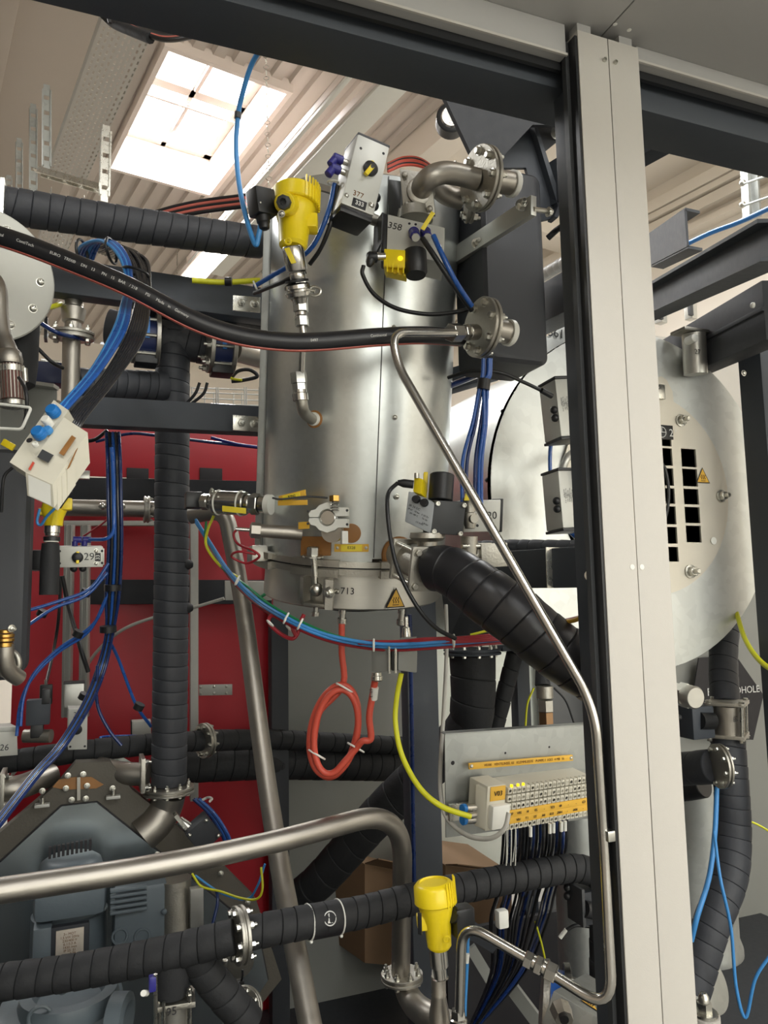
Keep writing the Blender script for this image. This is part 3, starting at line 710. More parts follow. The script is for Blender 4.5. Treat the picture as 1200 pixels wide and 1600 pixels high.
# nipples under the skirt
for u, v, l in ((534, 958, .022), (633, 955, .03)):
    p, e_, _ = hit(u, v-3, VR-.02); p = p-e_*.012
    MB().lathe(p+va*.003, -va, [(0, .009), (l*.5, .009), (l*.5, .0075), (l, .0075), (l, .011), (l+.012, .011), (l+.014, .009)], 12).build('cable_gland', M_zinc, vessel)

# elbow with thin tube that feeds the sensor at the upper left of the vessel
pe, ee, te = hit(492, 655)
port = thing('capillary_line', 'stainless elbow and thin tube rising from the vessel to the upper yellow sensor', 'pipe', pe)
MB().lathe(pe, ee, [(0, .020), (.003, .020), (.004, .017)], 24).build('amber_ring', M_amb, port)
MB().lathe(pe, ee, [(0, .0155), (.010, .0155), (.011, .014)], 24).build('white_seal', M_white, port)
q1 = W((468, 608, 1.60)); q0 = W((473, 638, 1.61)); qm = pe+ee*.03
MB().tube(cr([pe, pe+ee*.018, q0*.55+(pe+ee*.04)*.45, q0, W((470, 622, 1.6))], 6), .0125, 18).build('elbow', M_ssm, port)
upd = (W((468, 600, 1.60))-W((470, 622, 1.6))).normalized()
b = MB(); a_ = W((470, 626, 1.6)); b.lathe(a_, upd, [(0, .0165), (.014, .0165), (.016, .0145), (.022, .0145)], 20); b.lathe(a_+upd*.022, upd, [(0, .0155), (.013, .0155)], 6); b.lathe(a_+upd*.036, upd, [(0, .0175), (.022, .0175), (.024, .012)], 6); b.build('compression_fitting', M_ssb, port)
MB().tube(cr(W_([(471, 592, 1.6), (472, 560, 1.58), (474, 530, 1.565), (472, 508, 1.56)]), 8), .0068, 14).build('thin_tube', M_ssb, port)
b = MB(); a_ = W((472, 510, 1.56)); upd = (W((467, 445, 1.56))-a_).normalized()
for t0, L_, r_, n_ in ((0, .020, .0145, 6), (.021, .008, .012, 20), (.029, .022, .0158, 6), (.052, .012, .0115, 20), (.063, .014, .017, 6)): b.lathe(a_+upd*t0, upd, [(0, r_-.001), (.001, r_), (L_-.001, r_), (L_, r_-.001)], n_)
b.build('upper_fitting', M_ssb, port)

# ------------------------------------------------------------------ upper yellow sensor
def sensor(label, base, top, upd, fwd, s, hs=1.3, plug=-1):
    """yellow two-ended transmitter head: body, ribbed lid, side ports, black plug, steel neck. s = lid radius, upd axis of the neck"""
    t = thing('level_sensor', label, 'sensor', base, 'yellow pressure sensors')
    upd = V(upd).normalized(); f = V(fwd); f = (f-upd*f.dot(upd)).normalized(); sd = f.cross(upd).normalized()
    c = V(base)
    H_ = s*hs; b = MB(); b.lathe(c, upd, [(0, .50*s), (.10*H_, .62*s), (.14*H_, .62*s), (.9*H_, .70*s), (1.3*H_, .86*s), (1.5*H_, .92*s), (1.55*H_, .9*s)], 30)
    b.box(c+upd*.95*H_+sd*plug*.62*s, sd*.42*s, upd*.36*s, f*.36*s, .12*s)
    b.build('housing', M_yel, t)
    lid = MB(); lid.lathe(c+upd*1.52*H_, upd, [(0, 1.02*s), (.04*H_, 1.08*s), (.55*H_, 1.05*s), (.66*H_, .9*s), (.70*H_, .74*s), (.64*H_, .70*s), (.64*H_, 0)], 40); lo = lid.build('lid', M_yel, t)
    b = MB()
    for i in range(9):
        a = .5+i*.16; e = (f*math.cos(a)-sd*math.sin(a)); b.box(c+upd*1.90*H_+e*1.08*s, e*.035*s, upd*.40*H_, e.cross(upd)*.03*s)
    b.build('grip_rib', M_yel, lo)
    return t, c, upd, f, sd
base = W((458, 388, 1.53)); upd = (W((462, 300, 1.56))-base).normalized()
S1, c, upd, f, sd = sensor('upper yellow round sensor head in front of the vessel top', base, None, upd, -fw+X*.05, .0455, hs=1.32, plug=-1)
s = .0455
# boss with grey blind plug facing the viewer
bp = W((446, 318, 1.49)); dd = (W((438, 312, 1.44))-bp).normalized()
b = MB(); b.lathe(bp-dd*.03, dd, [(0, .023), (.040, .020), (.042, .018)], 24); b.build('port_boss', M_yel, S1)
MB().lathe(bp+dd*.012, dd, [(0, .0145), (.012, .0135), (.014, .007), (.004, .006), (.004, 0)], 8).build('blind_plug', M_blkg, S1)
bolt(W((440, 334, 1.475)), dd, .011, S1, 'pan', M_zinc, 'screw'); 
MB().torus(W((450, 377, 1.475)), dd, .0055, .0022, 16, 6).build('sealing_eye', M_yel, S1)
for uu, vv in ((414, 320),):
    b = MB(); cc = W((409, 318, 1.50)); ex = (W((428, 322, 1.52))-cc).normalized(); ez = Z-ex*Z.dot(ex); ez.normalize(); ey = ex.cross(ez)
    b.box(cc, ex*.023, ey*.018, ez*.026, .004); b.cyl(cc+ex*.012, W((436, 322, 1.53)), .0195, .012, 20); b.build('plug_connector', M_blk, S1)
    b = MB(); b.lathe(cc-ez*.024-ex*.002, -ez, [(0, .014), (.014, .013), (.016, .011), (.026, .010), (.028, .007)], 18); b.build('cable_gland', M_blk, S1)
    bolt(cc-ey*.0-ex*.005+(CAM-cc).normalized()*.021, (CAM-cc), .0065, S1, 'pan', M_zinc, 'screw')
# steel neck with clamp down to the fitting
b = MB(); nk = base; dn = (W((468, 450, 1.55))-base).normalized()
for t0, L_, r_, n_ in ((-.004, .048, .0215, 32), (.046, .016, .0165, 32), (.062, .014, .0195, 6), (.076, .018, .0125, 24)): b.lathe(nk+dn*t0, dn, [(0, r_-.001), (.0015, r_), (L_-.0015, r_), (L_, r_-.001)], n_)
b.build('steel_neck', M_ssb, S1)
b = MB(); q = W((466, 452, 1.55))
b.lathe(q-dn*.012, dn, [(0, .020), (.004, .0265), (.011, .0275), (.013, .022), (.017, .022), (.019, .0275), (.026, .0265), (.030, .018), (.040, .0135)], 32); b.build('clamp_ring', M_ssb, S1)
MB().lathe(q-dn*.018, dn, [(0, .0235), (.004, .0245), (.005, .020)], 32).build('black_seal', M_blk, S1)
b = MB(); ww = W((492, 455, 1.54)); b.torus(ww, fw, .0115, .0032, 20, 8, sx=.8); b.cyl(W((476, 452, 1.54)), ww, .004, n=10); b.build('wing_screw', M_zinc, S1)
tg = fbox(face((444, 388, 1.47), (452, 386, 1.47), (455, 412, 1.465)), .002, .0005).build('yellow_tag', M_tagy, S1)

# ------------------------------------------------------------------ tilted actuator box with yellow knob
A_f = face((533, 317, 1.53), (584, 337, 1.56), (560, 206, 1.56))
act = thing('actuator_box', 'tilted silver actuator box with a yellow pointer knob above the vessel top', 'actuator', A_f[0], 'silver valve actuators')
fbox(A_f, .07, .003).build('body', M_alup, act)
fbox(A_f, .072, .003, -.01, 1.01, .96, 1.005, .0005).build('end_plate', M_blkg, act)
fbox(A_f, .074, .006, -.0, 1.0, -.10, -.005, .0).build('black_end_cap', M_blk, act)
ex, ey, nn = A_f[1], A_f[2], A_f[5]
k = fp(A_f, .58, .58); MB().lathe(k, nn, [(0, .0155), (.006, .0155), (.008, .013), (.010, .005), (.012, .004)], 28).build('black_knob', M_blk, act)
ky = MB().box(k+nn*.008-ey*.009+ex*-.004, (ex*.4+ey*.9)*.012, (ex*.9-ey*.4)*.005, nn*.004, .001); ky.build('yellow_pointer', M_yel, act)
MB().lathe(k+ey*.012, nn, [(0, .006), (.006, .005), (.007, 0)], 14).build('yellow_dot', M_yel, act)
for x, y in ((.18, .80), (.86, .86)): bolt(fp(A_f, x, y), nn, .006, act, 'hole', M_ink, 'mounting_hole')
for x, y, s_ in ((.10, .12, .009), (.86, .12, .012)): bolt(fp(A_f, x, y), nn, s_, act, 'pan', M_zinc, 'screw')
text(act, '377', fp(A_f, .42, .19, .0004), ex, ey, .016, M_inkr, name='handwritten_number')
wdw = fbox(A_f, .002, .0004, .30, .72, .02, .13, .0015).build('number_window', M_blk, act)
text(wdw, '333', fp(A_f, .51, .075, .002), ex, ey, .013, M_wink, bold=.02)
for k_, (y, m_) in enumerate(((.62, M_navy), (.48, M_navy))):
    c_ = fp(A_f, -.0, y, -.02)
    b = MB(); b.cyl(c_, c_-ex*.012, .006, n=12); b.build('brass_nipple', M_ssb, act)
    b = MB(); b.cyl(c_-ex*.012, c_-ex*.034, .0095, n=16, bev=.002); b.lathe(c_-ex*.026+ey*.004, (-ey*.9-ex*.35), [(0, .008), (.024, .0085), (.026, .006)], 16); b.build('push_in_elbow', m_, act)
for y in (.36, .24): MB().sph(fp(A_f, 1.02, y, -.03)+ex*.004, .0105).build('exhaust_plug', M_blk, act)
b = MB(); b.bar(W((498, 292, 1.66)), W((545, 306, 1.63)), .013, .012); b.build('mounting_bracket', M_ssm, act)
bolt(W((528, 322, 1.60)), -fw, .014, act, 'nut')
b = MB(); b.cyl(W((566, 335, 1.60)), W((588, 345, 1.62)), .012, n=20); b.build('coupling', M_ssm, act)

# ------------------------------------------------------------------ lower actuator "358" with yellow indicator
B_f = face((604, 390, 1.56), (694, 411, 1.555), (606, 335, 1.575))
act2 = thing('actuator_box', 'silver actuator box marked 358 with yellow lamp block hanging under it', 'actuator', B_f[0], 'silver valve actuators')
ex, ey, nn = B_f[1], B_f[2], B_f[5]
fbox(B_f, .075, .002).build('body', M_alup, act2)
fbox(B_f, .077, .004, -.10, -.005, -.05, 1.02, .0).build('black_end_cap', M_blk, act2)
plate('side_plate', '', [fp(B_f, -.10, 1.02), fp(B_f, -.10, .15), fp(B_f, -.25, .1, -.06), fp(B_f, -.25, 1.1, -.06)], .004, M_blkg, parent=act2)
text(act2, '358', fp(B_f, .13, .70, .0004), ex, ey, .020, name='handwritten_number')
for x, y in ((.38, .88), (.49, .90), (.50, .22)): bolt(fp(B_f, x, y), nn, .0055, act2, 'hole', M_ink, 'port_hole')
for x, y, u2, v2 in ((.46, .58, 0, 0), (.66, .66, 0, 0)):
    c_ = fp(B_f, x, y); dn = (nn*.7-ey*.75+ex*.12).normalized()
    b = MB(); b.lathe(c_+nn*.002, nn, [(-.002, .010), (.012, .011), (.015, .009)], 18); b.lathe(c_+nn*.010, dn, [(0, .0105), (.024, .010), (.027, .007)], 18); o = b.build('push_in_elbow', M_navy, act2)
    MB().lathe(c_+nn*.010+dn*.026, dn, [(0, .008), (.007, .008)], 16).build('collar', M_zinc, act2)
fbox(face((657, 357, 1.50), (663, 360, 1.50), (674, 330, 1.50)), .002, .0005).build('yellow_tag', M_tagy, act2)
Lf = face((599, 417, 1.545), (641, 420, 1.54), (600, 388, 1.55))
lo = fbox(Lf, .045, .003).build('yellow_indicator', M_yel, act2)
c_ = fp(Lf, .62, .52); MB().lathe(c_, Lf[5], [(0, .005), (.002, .004), (.0025, 0)], 14).build('signal_lamp', M_led, lo)
b = MB()
for i in range(4): b.box(fp(Lf, .15+.2*i, .03, .0)-ey*.008, ex*.0012, ey*.010, nn*.012)
b.box(fp(Lf, .5, -.12, -.02), ex*.020, ey*.006, nn*.012, .002); b.build('indicator_rib', M_yel, lo)
b = MB(); cc = W((648, 395, 1.56)); b.lathe(cc, (W((650, 436, 1.545))-cc), [(0, .024), (.045, .0235), (.048, .021), (.052, .020)], 28); b.build('solenoid_coil', M_blk, act2)
b = MB(); q0 = W((601, 401, 1.55)); qd = (W((575, 402, 1.54))-q0).normalized(); b.lathe(q0, qd, [(0, .008), (.012, .008), (.013, .0095), (.019, .0095)], 16); b.build('plug_nut', M_ssb, act2)
b = MB(); b.lathe(q0+qd*.018, qd, [(0, .0115), (.014, .0115), (.018, .009)], 18); b.lathe(q0+qd*.028, (qd*.3-Z), [(-.006, .010), (.012, .009), (.020, .005)], 16); b.build('cable_plug', M_blk, act2)
# cast valve body between the actuator and the pipe
vb = thing('diaphragm_valve', 'stainless square-flanged valve body above the box marked 358', 'valve', (640, 320, 1.62))
Vf = face((630, 328, 1.60), (680, 336, 1.59), (624, 263, 1.60))
fbox(Vf, .012, .002).build('square_flange', M_ssm, vb)
b = MB(); b.lathe(fp(Vf, .5, .5, -.01), -Vf[5]-Vf[1]*.8, [(0, .022), (.03, .026), (.05, .030), (.07, .026)], 28); b.lathe(W((648, 338, 1.62)), Z, [(-.01, .038), (.012, .036), (.02, .026)], 28); b.build('body', M_ssm, vb)
for x, y in ((.15, .85), (.15, .15), (.85, .12)): bolt(fp(Vf, x, y), Vf[5], .013, vb, 'cap', M_ssm)
fbox(face((606, 335, 1.66), (626, 340, 1.60), (606, 280, 1.66)), .01, .002).build('rear_flange', M_blkg, vb)
# two elbows with flanges to the black tank
pp = thing('flanged_elbow', 'upper bright stainless elbow pipe running to the round flange on the black tank', 'pipe', (690, 280, 1.6), 'elbow pipes above the vessel')
q = W_([(658, 298, 1.60), (662, 288, 1.575), (674, 276, 1.56), (694, 270, 1.57), (717, 273, 1.585), (745, 280, 1.60)])
MB().tube(cr(q, 8), .0225, 24).build('elbow', M_ss, pp)
MB().lathe(W((657, 300, 1.60)), (W((664, 285, 1.56))-W((657, 300, 1.60))), [(0, .030), (.006, .030), (.010, .025)], 28).build('weld_collar', M_ssm, pp)
MB().torus(W((708, 270, 1.588)), W((720, 273, 1.59))-W((700, 269, 1.586)), .0225, .0012, 28, 6).build('weld_bead', M_ss, pp)
dfl = (X*.90 - Y*.30 + Z*-.06).normalized()
flange(pp, W((752, 279, 1.60)), W((800, 287, 1.637))-W((752, 279, 1.60)), .066, .007, 8, .015, a0=.3)
b = MB(); b.cyl(W((765, 281, 1.61)), W((800, 287, 1.637)), .024, n=28); b.build('stub', M_ss, pp)
MB().lathe(W((800, 287, 1.637)), W((810, 289, 1.645))-W((800, 287, 1.637)), [(-.004, .028), (.006, .028), (.010, .025)], 28).build('white_seal', M_white, pp)
p2 = thing('flanged_elbow', 'second, darker stainless elbow curving behind the upper elbow pipe', 'pipe', (690, 310, 1.7), 'elbow pipes above the vessel')
MB().tube(cr(W_([(672, 285, 1.68), (686, 295, 1.68), (700, 305, 1.69), (722, 312, 1.70)]), 8), .0225, 24).build('elbow', M_ss, p2)
flange(p2, W((735, 312, 1.70)), dfl, .050, .006, 6, .014, a0=.1)
# lower flange on the tank, with small fittings
p3 = thing('blind_flange', 'round flange with stubs at the bottom of the black tank', 'flange', (752, 513, 1.6))
dl = W((800, 522, 1.634))-W((752, 512, 1.60))
flange(p3, W((754, 512, 1.60)), dl, .063, .007, 7, .015, a0=.5)
MB().cyl(W((765, 514, 1.61)), W((795, 520, 1.632)), .024, n=28).build('stub', M_ss, p3)
MB().lathe(W((795, 520, 1.632)), dl, [(-.004, .028), (.006, .028), (.010, .025)], 28).build('white_seal', M_white, p3)
b = MB(); q0 = W((744, 519, 1.58)); qd = (W((700, 520, 1.52))-q0).normalized()
for t0, L_, r_, n_ in ((0, .028, .0165, 24), (.028, .014, .015, 6), (.043, .010, .012, 20), (.052, .03, .019, 6)): b.lathe(q0+qd*t0, qd, [(0, r_-.001), (.001, r_), (L_-.001, r_), (L_, r_-.001)], n_)
b.build('compression_fitting', M_ssb, p3)

# ------------------------------------------------------------------ flat black tank
tank = thing('black_tank', 'flat matt black upright tank with rounded corners right of the vessel', 'tank', (805, 560, 1.75))
yt = W((757, 420, 1.76)).y
def rrect(x0, x1, z0, z1, r, yy, k=6):
    P = []
    for cx, cz, a0 in ((x1-r, z1-r, 0), (x0+r, z1-r, 90), (x0+r, z0+r, 180), (x1-r, z0+r, 270)):
        for i in range(k+1): a = R(a0+90*i/k); P.append(V((cx+r*math.cos(a), yy, cz+r*math.sin(a))))
    return P
TX0, TX1 = PY(757, 420, yt).x, PY(852, 420, yt).x; TZ1, TZ0 = PY(800, 264, yt).z, PY(810, 566, yt).z
def tankshape(x0, x1, z0, z1, r, y0, dep, bv, b):
    rs = [rrect(x0+bv, x1-bv, z0+bv, z1-bv, r-bv*.5, y0), rrect(x0, x1, z0, z1, r, y0+bv), rrect(x0, x1, z0, z1, r, y0+dep-bv), rrect(x0+bv, x1-bv, z0+bv, z1-bv, r-bv*.5, y0+dep)]
    return b.rings(rs)
tankshape(TX0, TX1, TZ0, TZ1, .022, yt, .15, .008, MB()).build('shell', M_tank, tank)
fb = thing('holding_bar', 'flat steel bar with bolts running diagonally across the black tank', 'bar', (830, 325, 1.7))
Bf = [W(p) for p in ((818, 311, 1.60), (834, 305, 1.60), (834, 336, 1.60), (745, 397, 1.80), (700, 425, 1.9), (688, 402, 1.92), (745, 368, 1.80))]
MB().bar(W((834, 321, 1.60)), W((690, 414, 1.94)), .042, .014, Z, .001).build('bar', M_alu, fb)
bolt(W((815, 321, 1.615)), -Y-X*.3, .021, fb, 'nut'); bolt(W((745, 381, 1.79)), -Y-X*.3, .020, fb, 'nut')
MB().cyl(W((833, 327, 1.60)), W((862, 331, 1.64)), .0055, n=12).build('tie_rod', M_zinc, fb); bolt(W((856, 331, 1.63)), X, .016, fb, 'hex')
# wrapped pipe and tubes seen between vessel and tank
o = wrap(W_([(690, 440, 2.0), (735, 428, 2.05), (775, 425, 2.1)]), .032, .03, M_foam, 'wrapped_pipe', seed=5)
tag(o, 'short black wrapped pipe showing between vessel and black tank', 'pipe')
beam('inner_beam', 'dark beam between vessel and black tank, just under the flat steel bar', (690, 375, 2.05), (775, 320, 1.95), .05, .05)
beam('inner_beam', 'dark beam behind the bottom of the black tank, beside the blue hoses', (690, 600, 2.1), (775, 575, 2.1), .06, .05)

# ================================================================== THE BIG DISC AND ITS DRUM, RIGHT
yD = W((988, 776, 2.2)).y
dc = PY(1001, 776, yD)
rD = (PY(986, 515, yD).z - PY(986, 1037, yD).z)/2*1.015
drum = thing('heater_drum', 'big horizontal galvanised drum with round end disc behind the front post', 'drum', dc-Z*rD)
dd_ = MB(); dd_.lathe(dc-Y*.004, Y, [(0, rD), (.004, rD), (.004, rD*.57), (0, rD*.57)], 96); dd_.build('end_disc', M_galvd, drum, smooth=30)
b = MB(); b.lathe(dc+Y*.004, Y, [(0, rD-.012), (.002, rD-.008), (.95, rD-.008), (.952, rD-.02)], 96); b.build('drum_shell', M_galv, drum)
b = MB(); b.lathe(dc+Y*.0, Y, [(.001, rD+.002), (.001, rD-.006), (.012, rD-.006), (.012, rD+.002)], 96); b.build('rim_fold', M_zinc, drum)
for a in range(0, 360, 24):
    h = X*math.cos(R(a+8))+Z*math.sin(R(a+8)); bolt(dc+h*(rD-.006)+Y*.03, h, .011, drum, 'pan', M_blkg, 'screw')
# cream inner cover: round part with a neck to the top, window slots
ic = PY(915, 775, yD-.012); rI = abs(PY(1130, 790, yD).x-ic.x)
rI = rD*.60; ic = V((PY(1131, 775, yD).x-rI, yD-.014, PY(1131, 775, yD).z))
M_creamp = mat('cream_steel_cover', (212, 206, 192), .42, .35, .04, 10, .03)
pts = []
for i in range(0, 49):
    a = R(90-i*7.5+2.0); x, z = rI*math.cos(a), rI*math.sin(a)
    pts.append((x, z))
def cover_with_slots():
    b = MB(); slots = []
    # two columns of six square windows, cut as real openings: the cover is built from strips around them
    xs0, xs1 = PY(1029, 740, yD).x, PY(1046, 740, yD).x; xa, xb = PY(1060, 740, yD).x, PY(1083, 740, yD).x
    rows = [PY(1070, v, yD).z for v in (703, 731, 734, 761, 765, 789, 793, 818, 822, 848)]
    rows2 = [PY(1038, v, yD).z for v in (688, 699, 702, 729, 733, 760, 764, 788, 792, 820, 824, 850, 855, 878)]
    return xs0, xs1, xa, xb, rows, rows2
xs0, xs1, xa, xb, rows, rows2 = cover_with_slots()
bm = bmesh.new()
N = 64; circ = [(ic.x+rI*math.cos(2*math.pi*i/N), ic.z+rI*math.sin(2*math.pi*i/N)) for i in range(N)]
def chord(x):  # z extent of the disc at x
    d = rI*rI-(x-ic.x)**2; return math.sqrt(max(d, 0))
xsl = sorted(set([ic.x-rI*math.cos(math.pi*i/40) for i in range(41)]+[xs0, xs1, xa, xb]))
xsl2 = xs0-(xs1-xs0)*.35
b = MB(); yf = yD-.016; yb_ = yD-.010
def quad(x0, x1, z00, z01, z10, z11):
    b.add([V((x0, yf, z00)), V((x1, yf, z01)), V((x1, yf, z11)), V((x0, yf, z10)), V((x0, yb_, z00)), V((x1, yb_, z01)), V((x1, yb_, z11)), V((x0, yb_, z10))],
          [(0, 1, 2, 3), (7, 6, 5, 4), (0, 4, 5, 1), (3, 2, 6, 7), (0, 3, 7, 4), (1, 5, 6, 2)])
for x0, x1 in zip(xsl, xsl[1:]):
    if x1-x0 < 1e-6: continue
    h0, h1 = chord(x0), chord(x1); xm = (x0+x1)/2
    rr = None
    if xa <= xm <= xb: rr = rows
    if xs0 <= xm <= xs1: rr = rows2
    if rr is None: quad(x0, x1, ic.z-h0, ic.z-h1, ic.z+h0, ic.z+h1)
    else:
        zt_2 = None; z_hi0, z_hi1 = ic.z+h0, ic.z+h1
        for k in range(0, len(rr), 2):
            quad(x0, x1, rr[k], rr[k], z_hi0, z_hi1); z_hi0 = z_hi1 = rr[k+1]
        quad(x0, x1, ic.z-h0, ic.z-h1, z_hi0, z_hi1)
b.build('inner_cover', M_creamp, drum, smooth=20)
nk0, nk1 = PY(1040, 590, yD), PY(1063, 640, yD)
plate('neck_plate', '', [PY(u, v, yD-.012) for u, v in ((985, 596), (1034, 588), (1042, 594), (1051, 612), (1053, 634), (1062, 660), (1075, 672), (1000, 690))], .003, M_creamp, n=Y, parent=drum)
for u, v in ((1030, 612),): MB().box(PY(u, v, yD-.022), X*.02, Y*.004, Z*.022, .003).build('handle', M_zinc, drum)
b = MB(); b.lathe(dc+Y*.006, Y, [(0, rD*.57), (.05, rD*.57), (.052, 0)], 64); b.build('shade_lining', M_blk, drum)  # black lining stands for the shade inside the drum
for u, v, s_ in ((1064, 657, .028), (1127, 775, .028), (1079, 893, .030)): bolt(PY(u, v, yD-.018), -Y, s_, drum, 'nut')
bolt(PY(1115, 845, yD-.018), -Y, .022, drum, 'hole', M_white, 'blanking_plug')
warn(drum, PY(1098, 746, yD-.0175), -Y, Z, .052)
sg = MB().box(PY(1036, 675, yD-.019), X*.036, Y*.0015, Z*.021, .001).build('black_sign', M_blk, drum)
text(sg, '2', PY(1049, 677, yD-.021), X, Z, .032, M_wink)
text(sg, 'P', PY(1056, 674, yD-.021), X, Z, .012, M_wink)
MB().torus(PY(1034, 675, yD-.0205), Y, .0155, .0012, 28, 6).build('ring_symbol', M_wink, sg); MB().box(PY(1034, 675, yD-.0205), X*.0155, Y*.0004, Z*.001).build('cross_line', M_wink, sg); MB().box(PY(1034, 671, yD-.0205), X*.001, Y*.0004, Z*.006).build('cross_line', M_wink, sg)
MB().tube(cr([PY(u, v, yD-.03) for u, v in ((1030, 718), (1040, 735), (1045, 770), (1041, 805), (1030, 830))], 8), .0045, 8).build('inner_cable', M_blk, drum)
# arched cover sheet around, pipe stub on top of the drum
t = thing('pipe_stub', 'pale pipe stub with square flange on top of the big drum, marked 27', 'pipe', (1085, 555, 2.35))
b = MB(); b.cyl(W((1087, 585, 2.28)), W((1084, 522, 2.28)), .034, n=24); b.build('stub', M_sskirt, t)
MB().box(W((1080, 520, 2.28)), X*.052, Y*.03, Z*.005, .002).build('flange', M_ssm, t)
text(t, '27', W((1090, 550, 2.235)), X, Z, .022, name='handwritten_number')
MB().lathe(W((1074, 533, 2.245)), -Y, [(0, .012), (.03, .012), (.032, .009)], 20).build('plug', M_white, t)
# sheet behind with handwritten number, top left of disc
t = thing('cover_sheet', 'pale sheet above the big drum with the handwritten number 561', 'sheet', (880, 545, 2.5))
plate('sheet', '', [PY(u, v, yD+.16) for u, v in ((845, 570), (925, 560), (925, 475), (885, 505), (848, 530))], .006, M_galvd, n=Y, parent=t)
text(t, '561', PY(869, 521, yD+.155), X-Z*.05, Z, .040, name='handwritten_number')
# beam under the drum crossing to the post
t = thing('cross_beam', 'dark horizontal beam from the vessel to the front post, below the drum valves', 'beam', (840, 890, 1.75))
b = MB(); p0, p1 = W((735, 893, 1.90)), W((968, 885, 1.55)); 
p1 = W((925, 886, 1.60)); b.bar(p0, p1, .085, .07, Z, .004); b.build('tube', M_anth, t)
d_ = (p1-p0).normalized(); b = MB(); c_ = W((872, 887, 1.655)); b.bar(c_-d_*.0015, c_+d_*.0015, .087, .074, Z, .002); b.build('edge_weld', M_zinc, t)
o = wrap(W_([(735, 858, 1.93), (800, 856, 1.86), (915, 858, 1.72)]), .020, .035, M_foam2, 'wrapped_pipe', seed=9)
tag(o, 'thin black wrapped pipe lying on the dark beam below the drum valves', 'pipe')
plate('dark_side_panel', 'dark panel under the cross beam behind the thick wrapped hose', [(735, 925, 1.93), (835, 930, 1.83), (905, 1000, 1.8), (870, 1012, 1.83), (700, 1002, 1.95), (690, 925, 1.95)], .01, M_anthd)
# two silver valve actuators on the drum by the post
for lab, O, A, B, k in (('upper of the two silver valve actuators between drum and post', (877, 682, 1.82), (905, 680, 1.84), (867, 592, 1.84), 0),
                        ('lower of the two silver valve actuators between drum and post', (880, 825, 1.82), (908, 824, 1.84), (872, 735, 1.84), 1)):
    f = face(O, A, B); t = thing('valve_actuator', lab, 'actuator', f[0], 'valve actuators by the post')
    fbox(f, .07, .004).build('side_face', M_alup, t)
    f2 = face(A, (A[0]+26, A[1]-3, A[2]+.02), (A[0]-8, B[1]-4, A[2])); fbox(f2, .06, .003).build('front_face', M_alu, t)
    ex, ey, nn = f[1], f[2], f[5]
    for y0, y1, n_ in ((-.05, -.001, 'black_end_cap'), (1.001, 1.05, 'black_end_cap')):
        fbox(f, .075, .002, -.02, 1.5, y0, y1, .002).build(n_, M_blk, t)
    for x0, y0, x1, y1 in ((.25, .25, .30, .9), (.5, .25, .55, .9), (.40, .10, .75, .16)):
        pass
    for i in range(11):
        text(t, ('SAFE AREA', 'IP 67  24 V DC', 'II 2G Ex h T6', 'max 10 bar', 'CE 0102')[i % 5], fp(f, .22+.055*i, .52 if i % 2 else .6, .0006), ey, -ex, .0042, M_blkg, ext=.0001)
    for y in (.48, .34): MB().sph(fp(f, -.10, y, -.01), .0095).build('exhaust_plug', M_blk, t)
    b = MB(); b.lathe(fp(f2, .75, .5, .002), f2[5], [(0, .020), (.008, .018), (.012, .014), (.012, 0)], 24); b.build('round_port', M_blkg, t)
    for x, y in ((.25, .62), (.25, .36)): bolt(fp(f2, x, y), f2[5], .006, t, 'hole', M_ink, 'hole')
    bolt(fp(f, .75, .07, 0), ex, .012, t, 'socket', M_blkg, 'shaft')
# C shaped rod behind lower actuator, blue hoses
cable([(905, 700, 2.05), (886, 716, 2.0), (876, 750, 2.0), (878, 800, 2.0)], 6, M_alu, 'pale bent rod behind the silver actuators by the post', 'bent_rod', 'rod')
cable([(870, 665, 1.98), (860, 700, 1.98), (861, 750, 1.97), (872, 790, 1.95), (890, 830, 1.93), (915, 848, 1.90)], 3.2, M_blue, 'blue air hose curving behind the two silver actuators', 'air_hose', 'hose')
cable([(700, 590, 1.78), (735, 580, 1.75), (780, 582, 1.75), (820, 598, 1.78), (862, 618, 1.80)], 3.0, M_blk, 'black cable arching from the vessel to the upper silver actuator', 'cable')
b = MB().cyl(W((846, 610, 1.785)), W((862, 619, 1.80)), .0065, n=12).build('cable_connector', M_blk); tag(b, 'black connector on the arched cable at the upper silver actuator', 'connector')
cable([(702, 603, 1.9), (740, 588, 1.95), (765, 575, 2.0)], 5, M_blued, 'dark blue hose passing behind the black tank foot', 'air_hose', 'hose')
# blue hose bundle down from the blind flange to the lower valve
hg_ = 'blue hoses hanging from the tank flange'
for i, (u1, u2, dx) in enumerate(((757, 722, 0), (760, 729, .004), (766, 748, 0), (763, 742, .006), (769, 752, .004))):
    cable([(u1-2, 560, 1.60+dx), (u1-3, 585, 1.6+dx), (756+(i-2)*3, 600, 1.6+dx), (u1*.5+u2*.5-1, 660, 1.6+dx), (u2+1, 720, 1.58), (u2, 790, 1.55)], 3.0, M_blue if i % 2 == 0 else M_blued, 'blue air hoses hanging in a bundle below the blind flange', 'air_hose', 'hose', hg_)
MB_ = MB().lathe(W((757, 592, 1.6)), W((755, 607, 1.6))-W((757, 592, 1.6)), [(0, .0135), (.022, .0135)], 20).build('velcro_strap', M_blk); tag(MB_, 'black strap around the blue hoses below the blind flange', 'strap')

